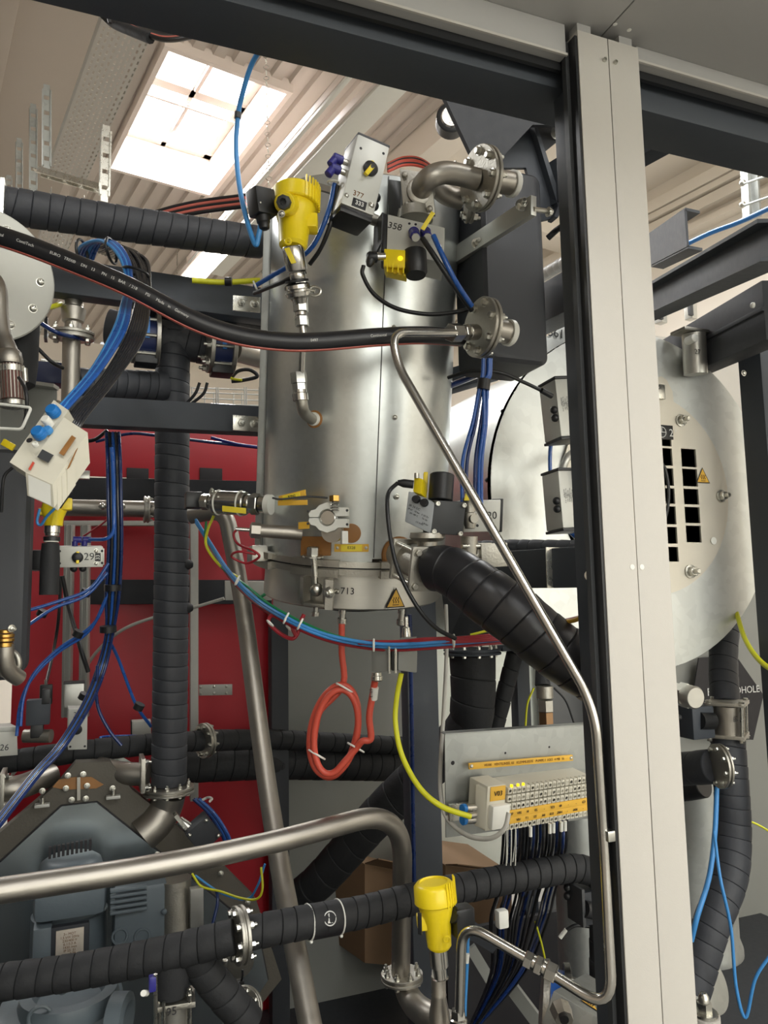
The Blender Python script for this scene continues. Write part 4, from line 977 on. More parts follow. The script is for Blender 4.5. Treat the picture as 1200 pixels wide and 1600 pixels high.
# ------------------------------------------------------------------ lower valve with rating plate
lv = thing('solenoid_valve', 'grey actuator with printed plate and yellow black indicator low on the vessel right', 'actuator', (690, 850, 1.5))
Lf = face((632, 815, 1.52), (673, 834, 1.50), (638, 767, 1.52))       # printed side
Rf = face((673, 834, 1.50), (723, 837, 1.515), (679, 781, 1.50))       # dark front plate
M_plate = mat('silver_print_plate', (176, 182, 186), .45, .3, .05, 60)
fbox(Lf, .05, .003).build('printed_side', M_plate, lv)
b = fbox(Rf, .062, .004, 0.0, 1.0, 0, 1); b.build('front_plate', M_blkg, lv)
for x, y in ((.08, .08), (.9, .06), (.1, .9), (.92, .90)): bolt(fp(Rf, x, y), Rf[5], .010, lv, 'socket')
for x, y, s_, tx in ((.30, .58, .0062, 'SR 24 DC'), (.30, .46, .0048, 'IP 67   10 bar'), (.30, .35, .0048, '-20 +80 C'), (.72, .46, .0048, 'II 2G Ex'), (.72, .35, .0048, 'T6 Gb'), (.55, .16, .0048, 'CE 0102'), (.76, .22, .0048, '2-8 bar')):
    text(lv, tx, fp(Lf, x, y, .0006), Lf[1], Lf[2], s_, M_ink, ext=.0001)
for i in range(5):
    for j in range(5):
        if (i*7+j*5+i*j) % 3: MB().box(fp(Lf, .42+.022*i, .14+.03*j, .0006), Lf[1]*.0007, Lf[2]*.0008, Lf[5]*.0002).build('print_dot', M_ink, lv) if False else None
for k in range(2):
    c_ = fp(Lf, .35+.3*k, .86, .002); b = MB(); b.sph(c_, .0085); b.cyl(c_, c_+Lf[5]*.010, .007, n=10); b.build('exhaust_plug', M_blk, lv)
b = MB(); q0, q1 = W((688, 783, 1.53)), W((691, 741, 1.54)); b.cyl(q0, q1, .0245, n=32, bev=.002); b.build('solenoid_coil', M_blk, lv)
f = face((645, 768, 1.52), (658, 772, 1.51), (647, 744, 1.53)); fbox(f, .03, .003).build('yellow_indicator', M_yel, lv)
fbox(face((661, 768, 1.54), (668, 768, 1.54), (662, 737, 1.55)), .02, .002).build('yellow_clip', M_yel, lv)
MB().cyl(W((651, 747, 1.52)), W((651, 739, 1.52)), .005, n=10).build('pin', M_zinc, lv)
b = MB(); b.lathe(W((646, 757, 1.52)), W((622, 754, 1.52))-W((646, 757, 1.52)), [(0, .0085), (.02, .0085), (.028, .006), (.032, .005)], 14); b.build('cable_plug', M_blk, lv)
b = MB(); b.lathe(W((668, 832, 1.53)), W((668, 870, 1.53))-W((668, 832, 1.53)), [(0, .034), (.010, .036), (.016, .030), (.018, .020), (.05, .020)], 28); b.build('valve_neck', M_ssm, lv)
cable([(622, 754, 1.52), (608, 768, 1.52), (605, 790, 1.5), (610, 840, 1.48), (622, 890, 1.46), (650, 945, 1.45), (680, 980, 1.46), (712, 998, 1.48)], 3.4, M_blk, 'black cable drooping from the lower valve past the hot surface sign', 'cable', k=10)
# fitting and second silver box "20"
sb2 = thing('actuator_box', 'silver box marked 20 with fittings behind the bent tube, right of the lower valve', 'actuator', (760, 830, 1.6))
f = face((724, 832, 1.58), (783, 830, 1.60), (726, 782, 1.58)); fbox(f, .05, .003).build('body', M_alup, sb2)
fbox(f, .052, .002, .955, 1.03, -.03, 1.03, .001).build('black_end_cap', M_blk, sb2)
text(sb2, '20', fp(f, .74, .50, .0006), f[1], f[2], .022, name='handwritten_number')
for x in (.17, .36): bolt(fp(f, x, .2, .0), f[5], .006, sb2, 'hole', M_ink, 'port_hole')
b = MB(); c_ = W((734, 812, 1.545)); b.lathe(c_, Z, [(-.018, .010), (0, .0145), (.012, .0145), (.014, .0115), (.036, .0115), (.038, .013), (.044, .013)], 20); b.cyl(c_, c_-Y*.02+X*.0, .009, n=16); b.build('elbow_fitting', M_ssm, sb2)
fbox(face((725, 782, 1.53), (733, 782, 1.53), (728, 769, 1.53)), .003, .0005).build('yellow_tag', M_tagy, sb2)
b = MB(); b.cyl(W((733, 838, 1.59)), W((733, 866, 1.59)), .018, n=20); b.cyl(W((728, 866, 1.60)), W((760, 866, 1.62)), .024, n=20); b.build('valve_neck', M_ssm, sb2)
f = face((744, 886, 1.58), (750, 886, 1.6), (742, 852, 1.58))
for u in (722, 746): fbox(face((u, 887, 1.60), (u+7, 887, 1.58), (u-1, 850, 1.60)), .06, .001).build('clamp_plate', M_ssm, sb2)
for v in (853, 884): MB().cyl(W((722, v, 1.57)), W((757, v, 1.59)), .0045, n=10).build('tie_rod', M_zinc, sb2)
# pinch valve body and wrapped hose
dv = thing('pipe_valve', 'stainless valve body clamped between two square plates low on the vessel right', 'valve', (665, 880, 1.52))
pA, pB = W((640, 873, 1.57)), W((672, 889, 1.49)); ax = (pB-pA).normalized()
e, q = frame(ax, Z)
for c_, s_ in ((pA, .041), (pB, .044)): MB().box(c_, ax*.004, e*s_, q*s_, .001).build('square_plate', M_ssm, dv)
MB().cyl(pA, pB, .033, n=32).build('body', M_ssm, dv)
for i in (-1, 1):
    for j in (-1, 1): MB().cyl(pA+e*.033*i+q*.033*j, pB+e*.033*i+q*.033*j, .005, n=10).build('tie_rod', M_zinc, dv); bolt(pB+e*.033*i+q*.033*j+ax*.004, ax, .014, dv, 'hex', M_ssm)
MB().lathe(pA-ax*.05, ax, [(0, .030), (.05, .034)], 28).build('pipe_neck', M_ssm, dv)
MB().torus(hit(622, 866)[0], ax, .036, .006, 28, 8).build('amber_seal', M_amb, dv)
text(dv, '16', pA.lerp(pB, .5)+(CAM-pA).normalized()*.034, (pB-pA), Z, .014, M_blkg)
o = wrap(cr(W_([(673, 889, 1.49), (690, 888, 1.475), (716, 898, 1.45), (760, 930, 1.42), (820, 975, 1.40), (880, 1022, 1.39), (960, 1072, 1.38)]), 8), .050, .040, M_rub, 'wrapped_hose', n=32, seed=4, groove=.002, rf=lambda s: .043+.010*min(1, s*3))
tag(o, 'thick black wrapped hose running from the valve down to the front post', 'hose')
plate('drip_guard', 'small bright pointed sheet under the thick wrapped hose', [(690, 920, 1.52), (700, 905, 1.52), (735, 935, 1.50), (705, 940, 1.52)], .004, M_back)
cable([(930, 1045, 1.55), (880, 990, 1.62), (835, 950, 1.66), (800, 925, 1.7)], 11, M_rub, 'black hose behind the thick wrapped hose near the post', 'hose', 'hose')
# long bent tube in front
P = W_([(712, 520, 1.52), (632, 519, 1.46), (606, 560, 1.45), (930, 1108, 1.20), (942, 1290, 1.18), (958, 1575, 1.13), (930, 1590, 1.13), (845, 1507, 1.2), (735, 1445, 1.26), (716, 1470, 1.28), (716, 1640, 1.27)])
P = W_([(712, 520, 1.52), (612, 519, 1.45), (622, 572, 1.44), (930, 1106, 1.20), (944, 1320, 1.18), (957, 1582, 1.13), (840, 1508, 1.20), (722, 1440, 1.26), (716, 1650, 1.27)])
t = thing('bent_tube', 'long thin stainless tube bent from the tank flange down beside the front post', 'tube', P[-1])
o = MB().tube(fillet(P, [.035, .03, .05, .05, .05, .03, .045], 8), .0082, 16).build('tube', M_ssb, t)
b = MB(); a0_, a1_ = W((824, 1499, 1.205)), W((856, 1516, 1.19)); ud = (a1_-a0_).normalized()
for t0, L_, r_, n_ in ((-.004, .012, .0135, 6), (.008, .006, .011, 20), (.014, .010, .0145, 6), (.025, .006, .011, 18), (.031, .016, .0150, 6)): b.lathe(a0_+ud*t0, ud, [(0, r_-.001), (.001, r_), (L_-.001, r_), (L_, r_-.001)], n_)
b.build('tube_coupling', M_ssb, t)
b = MB(); a0_ = W((716, 1578, 1.27)); b.lathe(a0_, -Z, [(0, .012), (.012, .013), (.014, .0155), (.04, .0155)], 6); b.build('end_fitting', M_ssb, t)
MB().box(W((951, 1304, 1.18)), X*.009, Y*.011, Z*.008, .002).build('tube_clip', M_zinc, t)
# earth cable on the post
ec = thing('earth_cable', 'yellow earth cable bolted to the dark front post at mid height', 'cable', (924, 900, 1.25))
bolt(W((922, 899, 1.275)), -fw-X*.4, .014, ec, 'nut')
MB().cyl(W((926, 909, 1.26)), W((926, 926, 1.26)), .0065, n=12).build('yellow_boot', M_yel, ec)
MB().tube(cr(W_([(926, 922, 1.26), (922, 945, 1.28), (905, 966, 1.34), (880, 972, 1.40), (855, 974, 1.46)]), 8), .0042, 10).build('wire', M_tag, ec)
cable([(925, 960, 1.35), (895, 968, 1.40), (860, 975, 1.45)], 4, M_redc, 'dark red cable beside the yellow earth cable at the post', 'cable')

# ------------------------------------------------------------------ riser, sign and flanges at the far right
o = wrap(cr(W_([(1135, 960, 2.42), (1130, 1030, 2.38), (1133, 1100, 2.3)]), 6), .042, .042, M_foam2, 'wrapped_riser', seed=21)
tag(o, 'upper black wrapped riser hanging below the big disc', 'pipe')
o = wrap(cr(W_([(1136, 1145, 2.25), (1142, 1220, 2.22), (1146, 1300, 2.2), (1140, 1370, 2.15), (1110, 1450, 2.1), (1080, 1550, 2.05)]), 6), .048, .040, M_foam2, 'wrapped_riser', seed=22)
tag(o, 'lower black wrapped riser bending left below the square clamped valve', 'pipe')
cv = thing('clamped_valve', 'square stainless valve clamped in the black riser in front of the black sign', 'valve', (1137, 1150, 2.22))
for v in (1098, 1148): 
    c_ = W((1137, v, 2.24)); MB().box(c_, (X*.8+Y*.6)*.052, (Y*.8-X*.6)*.052, Z*.005, .001).build('square_plate', M_ssm, cv)
c0, c1 = W((1137, 1148, 2.24)), W((1136, 1100, 2.24)); MB().cyl(c0, c1, .045, n=32).build('body', M_ss, cv)
for i, j in ((1, 1), (1, -1), (-1, 1), (-1, -1)):
    o_ = (X*.8+Y*.6)*.044*i+(Y*.8-X*.6)*.044*j; MB().cyl(c0+o_, c1+o_, .0055, n=10).build('tie_rod', M_zinc, cv); bolt(c1+o_+Z*.005, Z, .016, cv, 'hex'); bolt(c0+o_-Z*.005, -Z, .016, cv, 'hex')
text(cv, '657', W((1150, 1124, 2.19)), X*.9+Y*.3, Z, .022, M_blkg, name='handwritten_number')
t = thing('valve_drive', 'dark square valve drive left of the clamped valve, beside the front post', 'actuator', (1075, 1125, 2.2))
MB().box(W((1082, 1126, 2.24)), X*.040, Y*.045, Z*.046, .006).build('body', M_anth, t)
b = MB(); q0, q1 = W((1052, 1082, 2.1)), W((1085, 1090, 2.02)); b.lathe(q0, q1-q0, [(-.02, .028), (.03, .028), (.032, .033), (.06, .033)], 6); b.lathe(q0, q1-q0, [(.06, .030), (.085, .030), (.09, .026), (.09, 0)], 28); b.build('hex_plug', M_sskirt, t)
MB().cyl(W((1092, 1126, 2.2)), W((1112, 1126, 2.22)), .025, n=20).build('shaft', M_blk, t)
MB().sph(W((1061, 1121, 2.15)), .008).build('exhaust_plug', M_blk, t)
hf = thing('wrapped_branch', 'black wrapped branch pipe with a round flange, right of the front post', 'pipe', (1080, 1205, 2.2))
wrap(W_([(1040, 1204, 2.35), (1118, 1197, 2.15)]), .047, .06, M_foam2, 'sleeve', hf, seed=31)
flange(hf, W((1125, 1197, 2.12)), X*.97-Y*.26, .060, .006, 8, .013, a0=.2, both=True)
o = wrap(W_([(1040, 1235, 2.4), (1100, 1225, 2.3)]), .040, .06, M_rub, 'wrapped_branch', seed=32); tag(o, 'lower dark pipe just beneath the flanged wrapped branch', 'pipe')
ys = 2.93
sgn = thing('wall_sign', 'black hexagonal sign with white lettering on the grey back panel', 'sign', PY(1130, 1100, ys))
plate('board', '', [PY(u, v, ys) for u, v in ((1092, 1028), (1106, 1027), (1147, 1020), (1193, 1086), (1177, 1156), (1084, 1152), (1084, 1080))], .006, M_ink, n=Y, parent=sgn)
text(sgn, 'F', PY(1108, 1082, ys-.003), X, Z, .052, M_wink); text(sgn, 'OHOLE', PY(1168, 1078, ys-.003), X, Z, .047, M_wink)
text(sgn, 'KLIN 3.1.5P', PY(1160, 1090, ys-.003), X, Z, .018, M_blkg)
t = tag(MB().lathe(W((1072, 1335, 2.6)), -Z, [(-.30, .15), (.25, .15), (.28, .16), (.30, .16)], 48).build('silver_duct', M_galvm), 'round silver duct behind the wrapped riser right of the post', 'duct')
tag(MB().lathe(W((1105, 1533, 2.3)), (CAM-W((1105, 1533, 2.3))).normalized()*.6+X*.5, [(-.2, .085), (0, .088), (.004, .06), (.006, 0)], 40).build('duct_end', M_galvm), 'round silver duct end low right behind the wrapped riser', 'duct')
t = thing('anchor_bolt', 'large domed anchor nut on a washer at the foot of the riser', 'bolt', (1100, 1588, 1.9))
c_ = W((1101, 1585, 1.9)); MB().lathe(c_, Z, [(0, .032), (.006, .032), (.007, .028)], 32).build('washer', M_zinc, t); MB().lathe(c_+Z*.007, Z, [(0, .019), (.022, .019), (.024, .015)], 6).build('hex_nut', M_zinc, t); MB().lathe(c_+Z*.03, Z, [(0, .014), (.012, .013), (.02, .008), (.022, 0)], 20).build('dome', M_zinc, t)
tag(MB().lathe(c_-Z*.001, -Z, [(0, .036), (.9, .036)], 24).build('anchor_post', M_cover), 'pale post carrying the large domed anchor nut at the lower right', 'post')
cable([(1150, 955, 2.3), (1165, 1000, 2.2), (1190, 1035, 2.1), (1230, 1060, 2.0)], 4, M_yelc, 'bright yellow cable leaving to the right below the big disc', 'cable')
cable([(1120, 1230, 2.15), (1117, 1300, 2.1), (1108, 1370, 2.05), (1090, 1430, 2.0), (1080, 1470, 2.0)], 4, M_lblue, 'blue hose running down along the left side of the riser', 'air_hose', 'hose')
cable([(1116, 1300, 2.08), (1125, 1370, 2.0), (1142, 1450, 1.98), (1150, 1540, 1.96), (1165, 1590, 1.95), (1180, 1530, 1.95), (1205, 1490, 1.95)], 2.6, M_lblue, 'thin blue hose looping across the riser to the right edge', 'air_hose', 'hose')
cable([(1050, 1279, 2.5), (1110, 1278, 2.5), (1170, 1283, 2.5), (1220, 1310, 2.5)], 1.6, M_yelc, 'thin yellow green wire crossing behind the riser', 'wire')

# ================================================================== LEFT SIDE
# round cover plate and fittings at the left edge
lc = thing('round_cover', 'large round greenish-grey cover plate with bolts at the left edge', 'cover', (10, 530, 1.5))
nc = (X*.35-Y*.92-Z*.12).normalized(); cc = W((-22, 428, 1.5))
MB().lathe(cc, -nc, [(0, .128), (.003, .131), (.010, .131), (.012, .128)], 64).build('plate', M_alup, lc)
MB().lathe(cc-nc*.012, -nc, [(0, .120), (.03, .118)], 48).build('rear_ring', M_ssm, lc)
for a in range(0, 360, 33):
    e, q = frame(nc); bolt(cc+(e*math.cos(R(a+12))+q*math.sin(R(a+12)))*.102, nc, .015, lc, 'pan')
t = tag(MB().lathe(W((32, 500, 1.62)), W((28, 612, 1.60))-W((32, 500, 1.62)), [(0, .038), (.10, .037), (.14, .033), (.15, .02)], 28).build('black_duct', M_foam), 'short black round duct under the round cover plate', 'duct')
# big elbow with braided hose in the foreground
el = thing('hose_elbow', 'stainless elbow with braided brown hose and clamps at the left edge', 'elbow', (18, 640, 1.25))
MB().tube(cr(W_([(-20, 425, 1.32), (-4, 450, 1.30), (-1, 490, 1.29), (4, 525, 1.28), (14, 550, 1.27), (16, 570, 1.27)]), 6), .0145, 20).build('elbow', M_ss, el)
ax = W((20, 640, 1.26))-W((16, 560, 1.27))
MB().lathe(W((14, 548, 1.27)), ax, [(0, .016), (.004, .019), (.018, .021), (.024, .019)], 28).build('end_collar', M_ss, el)
b = MB(); b.lathe(W((17, 572, 1.265)), ax, [(0, .0185), (.058, .019)], 28)
b.build('hose_core', mat('brown_hose', (96, 60, 52), .6, 0, .1, 40), el)
b = MB(); e, q = frame(ax)
for i in range(24):
    a = 2*math.pi*i/24; h = e*math.cos(a)+q*math.sin(a); p_ = W((17, 572, 1.265))+h*.0195; b.bar(p_, p_+ax.normalized()*.058, .0022, .0012, h)
b.build('braid_wires', M_ssm, el)
for v in (574, 626):
    b = MB(); c_ = W((17+(v-574)*.05, v, 1.265)); b.lathe(c_, ax, [(0, .0205), (.010, .0205)], 28); b.cyl(c_+X*.02, c_+X*.022-Z*.022, .005, n=10); b.build('hose_clamp', M_zinc, el)
cable([(30, 590, 1.23), (40, 610, 1.2), (42, 640, 1.2), (36, 670, 1.2)], 3, M_blk, 'short black cable beside the braided hose at the left edge', 'cable')
bh = thing('wire_bail', 'white wire bracket loop sticking in from the left edge', 'bracket', (20, 650, 1.2))
MB().tube(fillet(W_([(-30, 628, 1.2), (49, 637, 1.19), (34, 671, 1.18), (-30, 668, 1.19)]), .006, 5), .0024, 8).build('wire', M_white, bh)
# sheet bracket behind
plate('angle_sheet', 'grey folded sheet panel behind the braided hose at the left', [(30, 596, 1.75), (88, 602, 1.75), (90, 690, 1.75), (40, 745, 1.75), (0, 750, 1.75), (0, 596, 1.75)], .004, M_gpan)
b = MB(); b.bar(W((30, 597, 1.74)), W((88, 605, 1.74)), .008, .03); tag(b.build('angle_lip', M_alu), 'bright folded lip on top of the grey sheet at the left', 'lip')
# black flat tank left
t2 = thing('black_tank', 'flat black tank with rounded corners cut by the left edge', 'tank', (10, 1060, 1.45))
y2 = W((30, 880, 1.45)).y
x1 = PY(45, 880, y2).x; x0 = x1-.20; z0, z1 = PY(30, 1062, y2).z, PY(30, 702, y2).z
tankshape(x0, x1, z0, z1, .03, y2, .12, .008, MB()).build('shell', M_tank, t2)
bf_ = thing('brass_fitting', 'brass hose fitting with steel elbow and ring at the lower left edge', 'fitting', (15, 1055, 1.3))
b = MB(); q = W((8, 984, 1.3)); 
for t0, L_, r_ in ((0, .006, .013), (.007, .006, .015), (.014, .006, .015), (.021, .008, .013)): b.lathe(q-Z*t0, -Z, [(0, r_-.001), (.001, r_), (L_-.001, r_), (L_, r_-.001)], 24)
b.build('brass_nut', M_brass, bf_)
MB().tube(cr(W_([(8, 1006, 1.3), (8, 1030, 1.3), (14, 1048, 1.31), (30, 1060, 1.33)]), 6), .014, 20).build('elbow', M_ss, bf_)
MB().torus(W((12, 1036, 1.33)), -fw-X*.2, .022, .005, 28, 10).build('ring', M_ssm, bf_); MB().lathe(W((12, 1036, 1.335)), fw, [(0, .018), (.006, .018)], 28).build('ring_face', M_white, bf_)
bolt(W((18, 982, 1.29)), -fw+X, .010, bf_, 'nut')
# wrapped pipe crossing at the top left
o = wrap(W_([(-60, 312, 1.72), (15, 322, 1.76), (210, 352, 1.9), (408, 379, 2.06)]), .042, .034, M_foam2, 'wrapped_pipe', n=30, seed=11, tilt=.25)
tag(o, 'large black wrapped pipe crossing the upper left below the skylight', 'pipe')
MB().box(W((4, 318, 1.70)), X*.004, Y*.02, Z*.05).build('pipe_clip', M_zinc, None); tag(bpy.data.objects['pipe_clip'], 'bright clip around the left end of the large wrapped pipe', 'clip')
# printed rubber hose with salmon stripe
HP = W_([(-60, 352, 1.36), (20, 376, 1.36), (100, 406, 1.37), (200, 448, 1.38), (300, 500, 1.40), (370, 524, 1.42), (440, 534, 1.44), (500, 534, 1.46), (590, 527, 1.50), (660, 524, 1.55), (720, 528, 1.62)])
hs = thing('rubber_hose', 'black printed rubber hose with a salmon stripe sagging across the photo', 'hose', HP[0])
HC = cr(HP, 12); MB().tube(HC, .0180, 24).build('hose', M_rub, hs)
for dy, r_ in ((-1, .0022), (-.82, .0016)):
    b = MB(); fr = frames(HC); pts_ = []
    for p_, T_, e_, q_ in fr:
        vw = (CAM-p_).normalized(); sd_ = T_.cross(vw).normalized()
        if sd_.z < 0: sd_ = -sd_
        a_ = .62 if dy == -1 else .42
        pts_.append(p_+(vw*math.sin(a_)-sd_*math.cos(a_))*.0174)
    b.tube(pts_, r_, 6).build('stripe', M_rstr, hs)
fr = frames(HC)
def hosetext(s, u, size=.011):
    us = [(q_-CAM).dot(rt)/(q_-CAM).dot(fw)*F+600 for q_ in HC]; k = max(i for i in range(len(HC)-1) if us[i] <= u); t_ = (u-us[k])/(us[k+1]-us[k])
    p_ = HC[k].lerp(HC[k+1], t_); T_ = fr[k][1]
    vw = (CAM-p_).normalized(); sd_ = T_.cross(vw).normalized(); sd_ = sd_ if sd_.z > 0 else -sd_
    vw2 = (vw-T_*vw.dot(T_)).normalized(); text(hs, s, p_+(vw2*.98+sd_*.18).normalized()*.0183, T_, sd_, size, M_wink)
for s, u in (('nental', 6), ('ContiTech', 45), ('EURO', 91), ('TRIX\u00ae', 114), ('DN', 136), ('13', 150), ('PN', 167), ('15', 180), ('BAR', 194), ('/ 218', 211), ('PSI', 233), ('Made', 252), ('in', 266), ('Germany', 285), ('0497', 488), ('Continental', 586), ('Tech', 641), ('EURO TR', 676)):
    hosetext(s, u, .0072)
# perforated dark beams and connector plates
g = 'dark cross beams left of the vessel'
beam('cross_beam', 'dark cross beam left of the vessel, behind the printed hose', (40, 428, 1.95), (412, 480, 2.15), .092, .05, g)
beam('cross_beam', 'shadowed lower flange of the cross beam behind the printed hose', (225, 480, 2.12), (412, 507, 2.22), .035, .06, g, M_anthd)  # shade put into the colour: darker paint than the beam above
beam('cross_beam', 'dark cross beam at mid height left of the vessel', (110, 643, 1.96), (412, 659, 2.10), .074, .05, g)
beam('cross_beam', 'dark cross beam on the red panel, behind the thin stainless pipe', (90, 765, 2.75), (420, 771, 2.85), .085, .05, g, M_anthd)
beam('cross_beam', 'black cross beam on the red panel, lower one', (40, 925, 2.85), (425, 925, 2.98), .092, .05, g, M_anthd)
for lab, v in (('upper galvanised joint plate with two bolts left of the vessel', 474), ('lower galvanised joint plate with two bolts left of the vessel', 661)):
    t = thing('joint_plate', lab, 'plate', (385, v, 2.02), 'galvanised joint plates')
    f = face((364, v+11, 2.00), (407, v+14, 2.03), (364, v-13, 2.00)); fbox(f, .006, .001).build('plate', M_zinc, t)
    for x in (.27, .78): bolt(fp(f, x, .5), f[5], .018, t, 'nut')
# red panels at the back with openings
yr = W((300, 900, 3.0)).y
rp = thing('red_panel', 'red painted back panel left of the vessel', 'panel', PY(300, 1380, yr))
def redbox(u0, v0, u1, v1, y=yr, nm='sheet', m=None):
    a0, a1 = PY(u0, v0, y), PY(u1, v1, y); MB().box(V(((a0.x+a1.x)/2, y, (a0.z+a1.z)/2)), X*abs(a1.x-a0.x)/2, Y*.006, Z*abs(a0.z-a1.z)/2, .001).build(nm, m or M_redp, rp)
redbox(30, 755, 430, 1600, yr+.01)
redbox(30, 640, 430, 755, yr-.03, 'upper_sheet')
for u0, u1 in ((198, 232), (312, 347)): redbox(u0, 731, u1, 752, yr-.037, 'slot', M_ink)
for u in (424,): redbox(u-6, 560, u+4, 1600, yr-.03, 'edge', M_redc)
# bright wall part behind the beams, wire basket
vpanel('back_panel', 'dark grey back panel below the vessel', 425, 900, 645, 1610, W((520, 1200, 3.1)).y, M_gpan)
vpanel('back_panel', 'bright back panel between the wrapped pipes, above the terminal plate', 640, 900, 850, 1360, W((520, 1200, 3.25)).y, M_back)
vpanel('back_panel', 'dark grey back panel behind the terminal wiring', 850, 960, 960, 1700, W((520, 1200, 3.2)).y, M_gpand)
wb = thing('wire_basket', 'white wire basket tray behind the middle cross beam', 'basket', (340, 620, 2.5))
b = MB()
for v in (606, 613, 622, 630): b.tube(W_([(298, v, 2.5), (408, v+4, 2.55)]), .0022, 6)
for u in (300, 338, 341, 382, 385, 405): b.tube(W_([(u, 605, 2.49), (u, 632, 2.49)]), .0022, 6)
for u in (320, 334, 365, 378): b.tube(W_([(u, 613, 2.6), (u, 632, 2.6)]), .0022, 6)
b.build('wires', M_white, wb)
cable([(290, 632, 2.45), (350, 634, 2.45), (412, 640, 2.45)], 3, M_blue, 'blue hose lying along the wire basket', 'air_hose', 'hose')
# vertical wrapped column with tee, flanges left and right
col = wrap(W_([(270, 500, 2.24), (270, 560, 2.24), (268, 900, 2.20), (264, 1225, 2.16)]), .0485, .036, M_foam2, 'wrapped_column', n=32, seed=2, tilt=.10)
tag(col, 'tall black wrapped vertical pipe left of the vessel', 'pipe')
tp = wrap(W_([(168, 510, 2.2), (235, 525, 2.22), (330, 545, 2.28)]), .050, .034, M_foam2, 'wrapped_tee', n=30, seed=3, tilt=.1)
tag(tp, 'black wrapped horizontal tee on top of the tall vertical pipe', 'pipe')
tp = wrap(W_([(120, 600, 2.05), (258, 604, 2.2)]), .043, .030, M_foam2, 'wrapped_branch', n=30, seed=6, tilt=.15)
tag(tp, 'short black wrapped branch left of the tall vertical pipe, above the middle beam', 'pipe')
for lab, u, v, d, s_ in (('left blue butterfly valve between flanges, behind the hose bundle', 228, 528, 2.12, -1), ('right blue butterfly valve between flanges, left of the vessel', 346, 545, 2.2, 1)):
    t = thing('butterfly_valve', lab, 'valve', (u, v, d), 'butterfly valves')
    ax = X.copy(); c_ = W((u, v, d))
    for off in (-.032, .030):
        MB().lathe(c_+ax*(off*1.0-.006), ax, [(0, .070), (.001, .072), (.011, .072), (.012, .070)], 40).build('flange', M_ssm, t)
    MB().lathe(c_-ax*.024, ax, [(0, .055), (.048, .055)], 32).build('valve_body', M_blug, t)
    MB().box(c_+X*.0-Y*.056+Z*.012, X*.006, Y*.002, Z*.03).build('blue_strap', M_bcap, t)
    for a in (-60, -10, 40, 190, 240):
        e = -Y*math.cos(R(a))+Z*math.sin(R(a)); MB().cyl(c_+e*.060-ax*.036, c_+e*.060+ax*.034, .005, n=8).build('tie_rod', M_zinc, t)
        bolt(c_+e*.060-ax*.038, -ax, .018, t, 'nut')
    if s_ > 0: MB().cyl(c_+ax*.035, W((412, 560, 2.32)), .032, n=28).build('pipe_stub', M_ss, t)
    MB().box(c_-Z*.065, X*.03, Y*.03, Z*.014, .004).build('lower_box', M_blk, t)
cable([(312, 598, 2.2), (305, 615, 2.2), (290, 632, 2.2)], 2.4, M_blk, 'thin black wire hanging from the right butterfly valve, left one', 'cable')
cable([(324, 598, 2.2), (318, 615, 2.2), (298, 632, 2.2)], 2.4, M_blk, 'thin black wire hanging from the right butterfly valve, right one', 'cable')
cable([(360, 592, 2.5), (372, 580, 2.5), (390, 578, 2.5), (402, 588, 2.5), (380, 594, 2.5), (362, 596, 2.5)], 3, M_blk, 'small coil of black cable in the gap left of the vessel', 'cable')
cable([(356, 588, 2.48), (364, 592, 2.48), (378, 594, 2.48)], 2, M_yelc, 'short orange yellow wire beside the small cable coil', 'cable')
# pipe with double flange at left centre
t = thing('flanged_pipe', 'vertical stainless pipe with a round bolted flange left of the hose bundle', 'pipe', (112, 610, 2.0))
MB().cyl(W((112, 528, 2.0)), W((108, 700, 2.0)), .0225, n=24).build('pipe', M_ss, t)
MB().lathe(W((114, 512, 2.0)), Z, [(-.012, .021), (.012, .021), (.016, .027), (.05, .031), (.055, .025), (.09, .022)], 28).build('reducer', M_ss, t)
flange(t, W((112, 524, 2.0)), Z-Y*.12, .056, .008, 6, .014, a0=.5)
tag(MB().box(W((72, 515, 2.1)), X*.004, Y*.02, Z*.03).build('small_bracket', M_blk), 'small black bracket between round cover and flanged pipe', 'bracket')
t = thing('valve_block', 'dark blue-grey block behind the flanged pipe', 'block', (80, 590, 2.1)); MB().box(W((78, 586, 2.15)), X*.045, Y*.03, Z*.03, .004).build('body', M_blug, t); MB().box(W((78, 586, 2.15))+Z*.033, X*.025, Y*.02, Z*.006, .002).build('cover', M_zinc, t)
cable([(55, 500, 1.9), (90, 520, 1.9), (130, 530, 2.0)], 3.5, M_blued, 'dark blue hose running behind the round cover', 'air_hose', 'hose')
cable([(55, 540, 1.9), (80, 565, 1.9), (98, 575, 1.95)], 3, M_blk, 'black cable looping below the round cover', 'cable')
cable([(60, 470, 1.9), (75, 480, 1.9), (95, 475, 2.0)], 4, M_yelc, 'short yellow hose peeping out under the upper left beam', 'hose', 'hose')
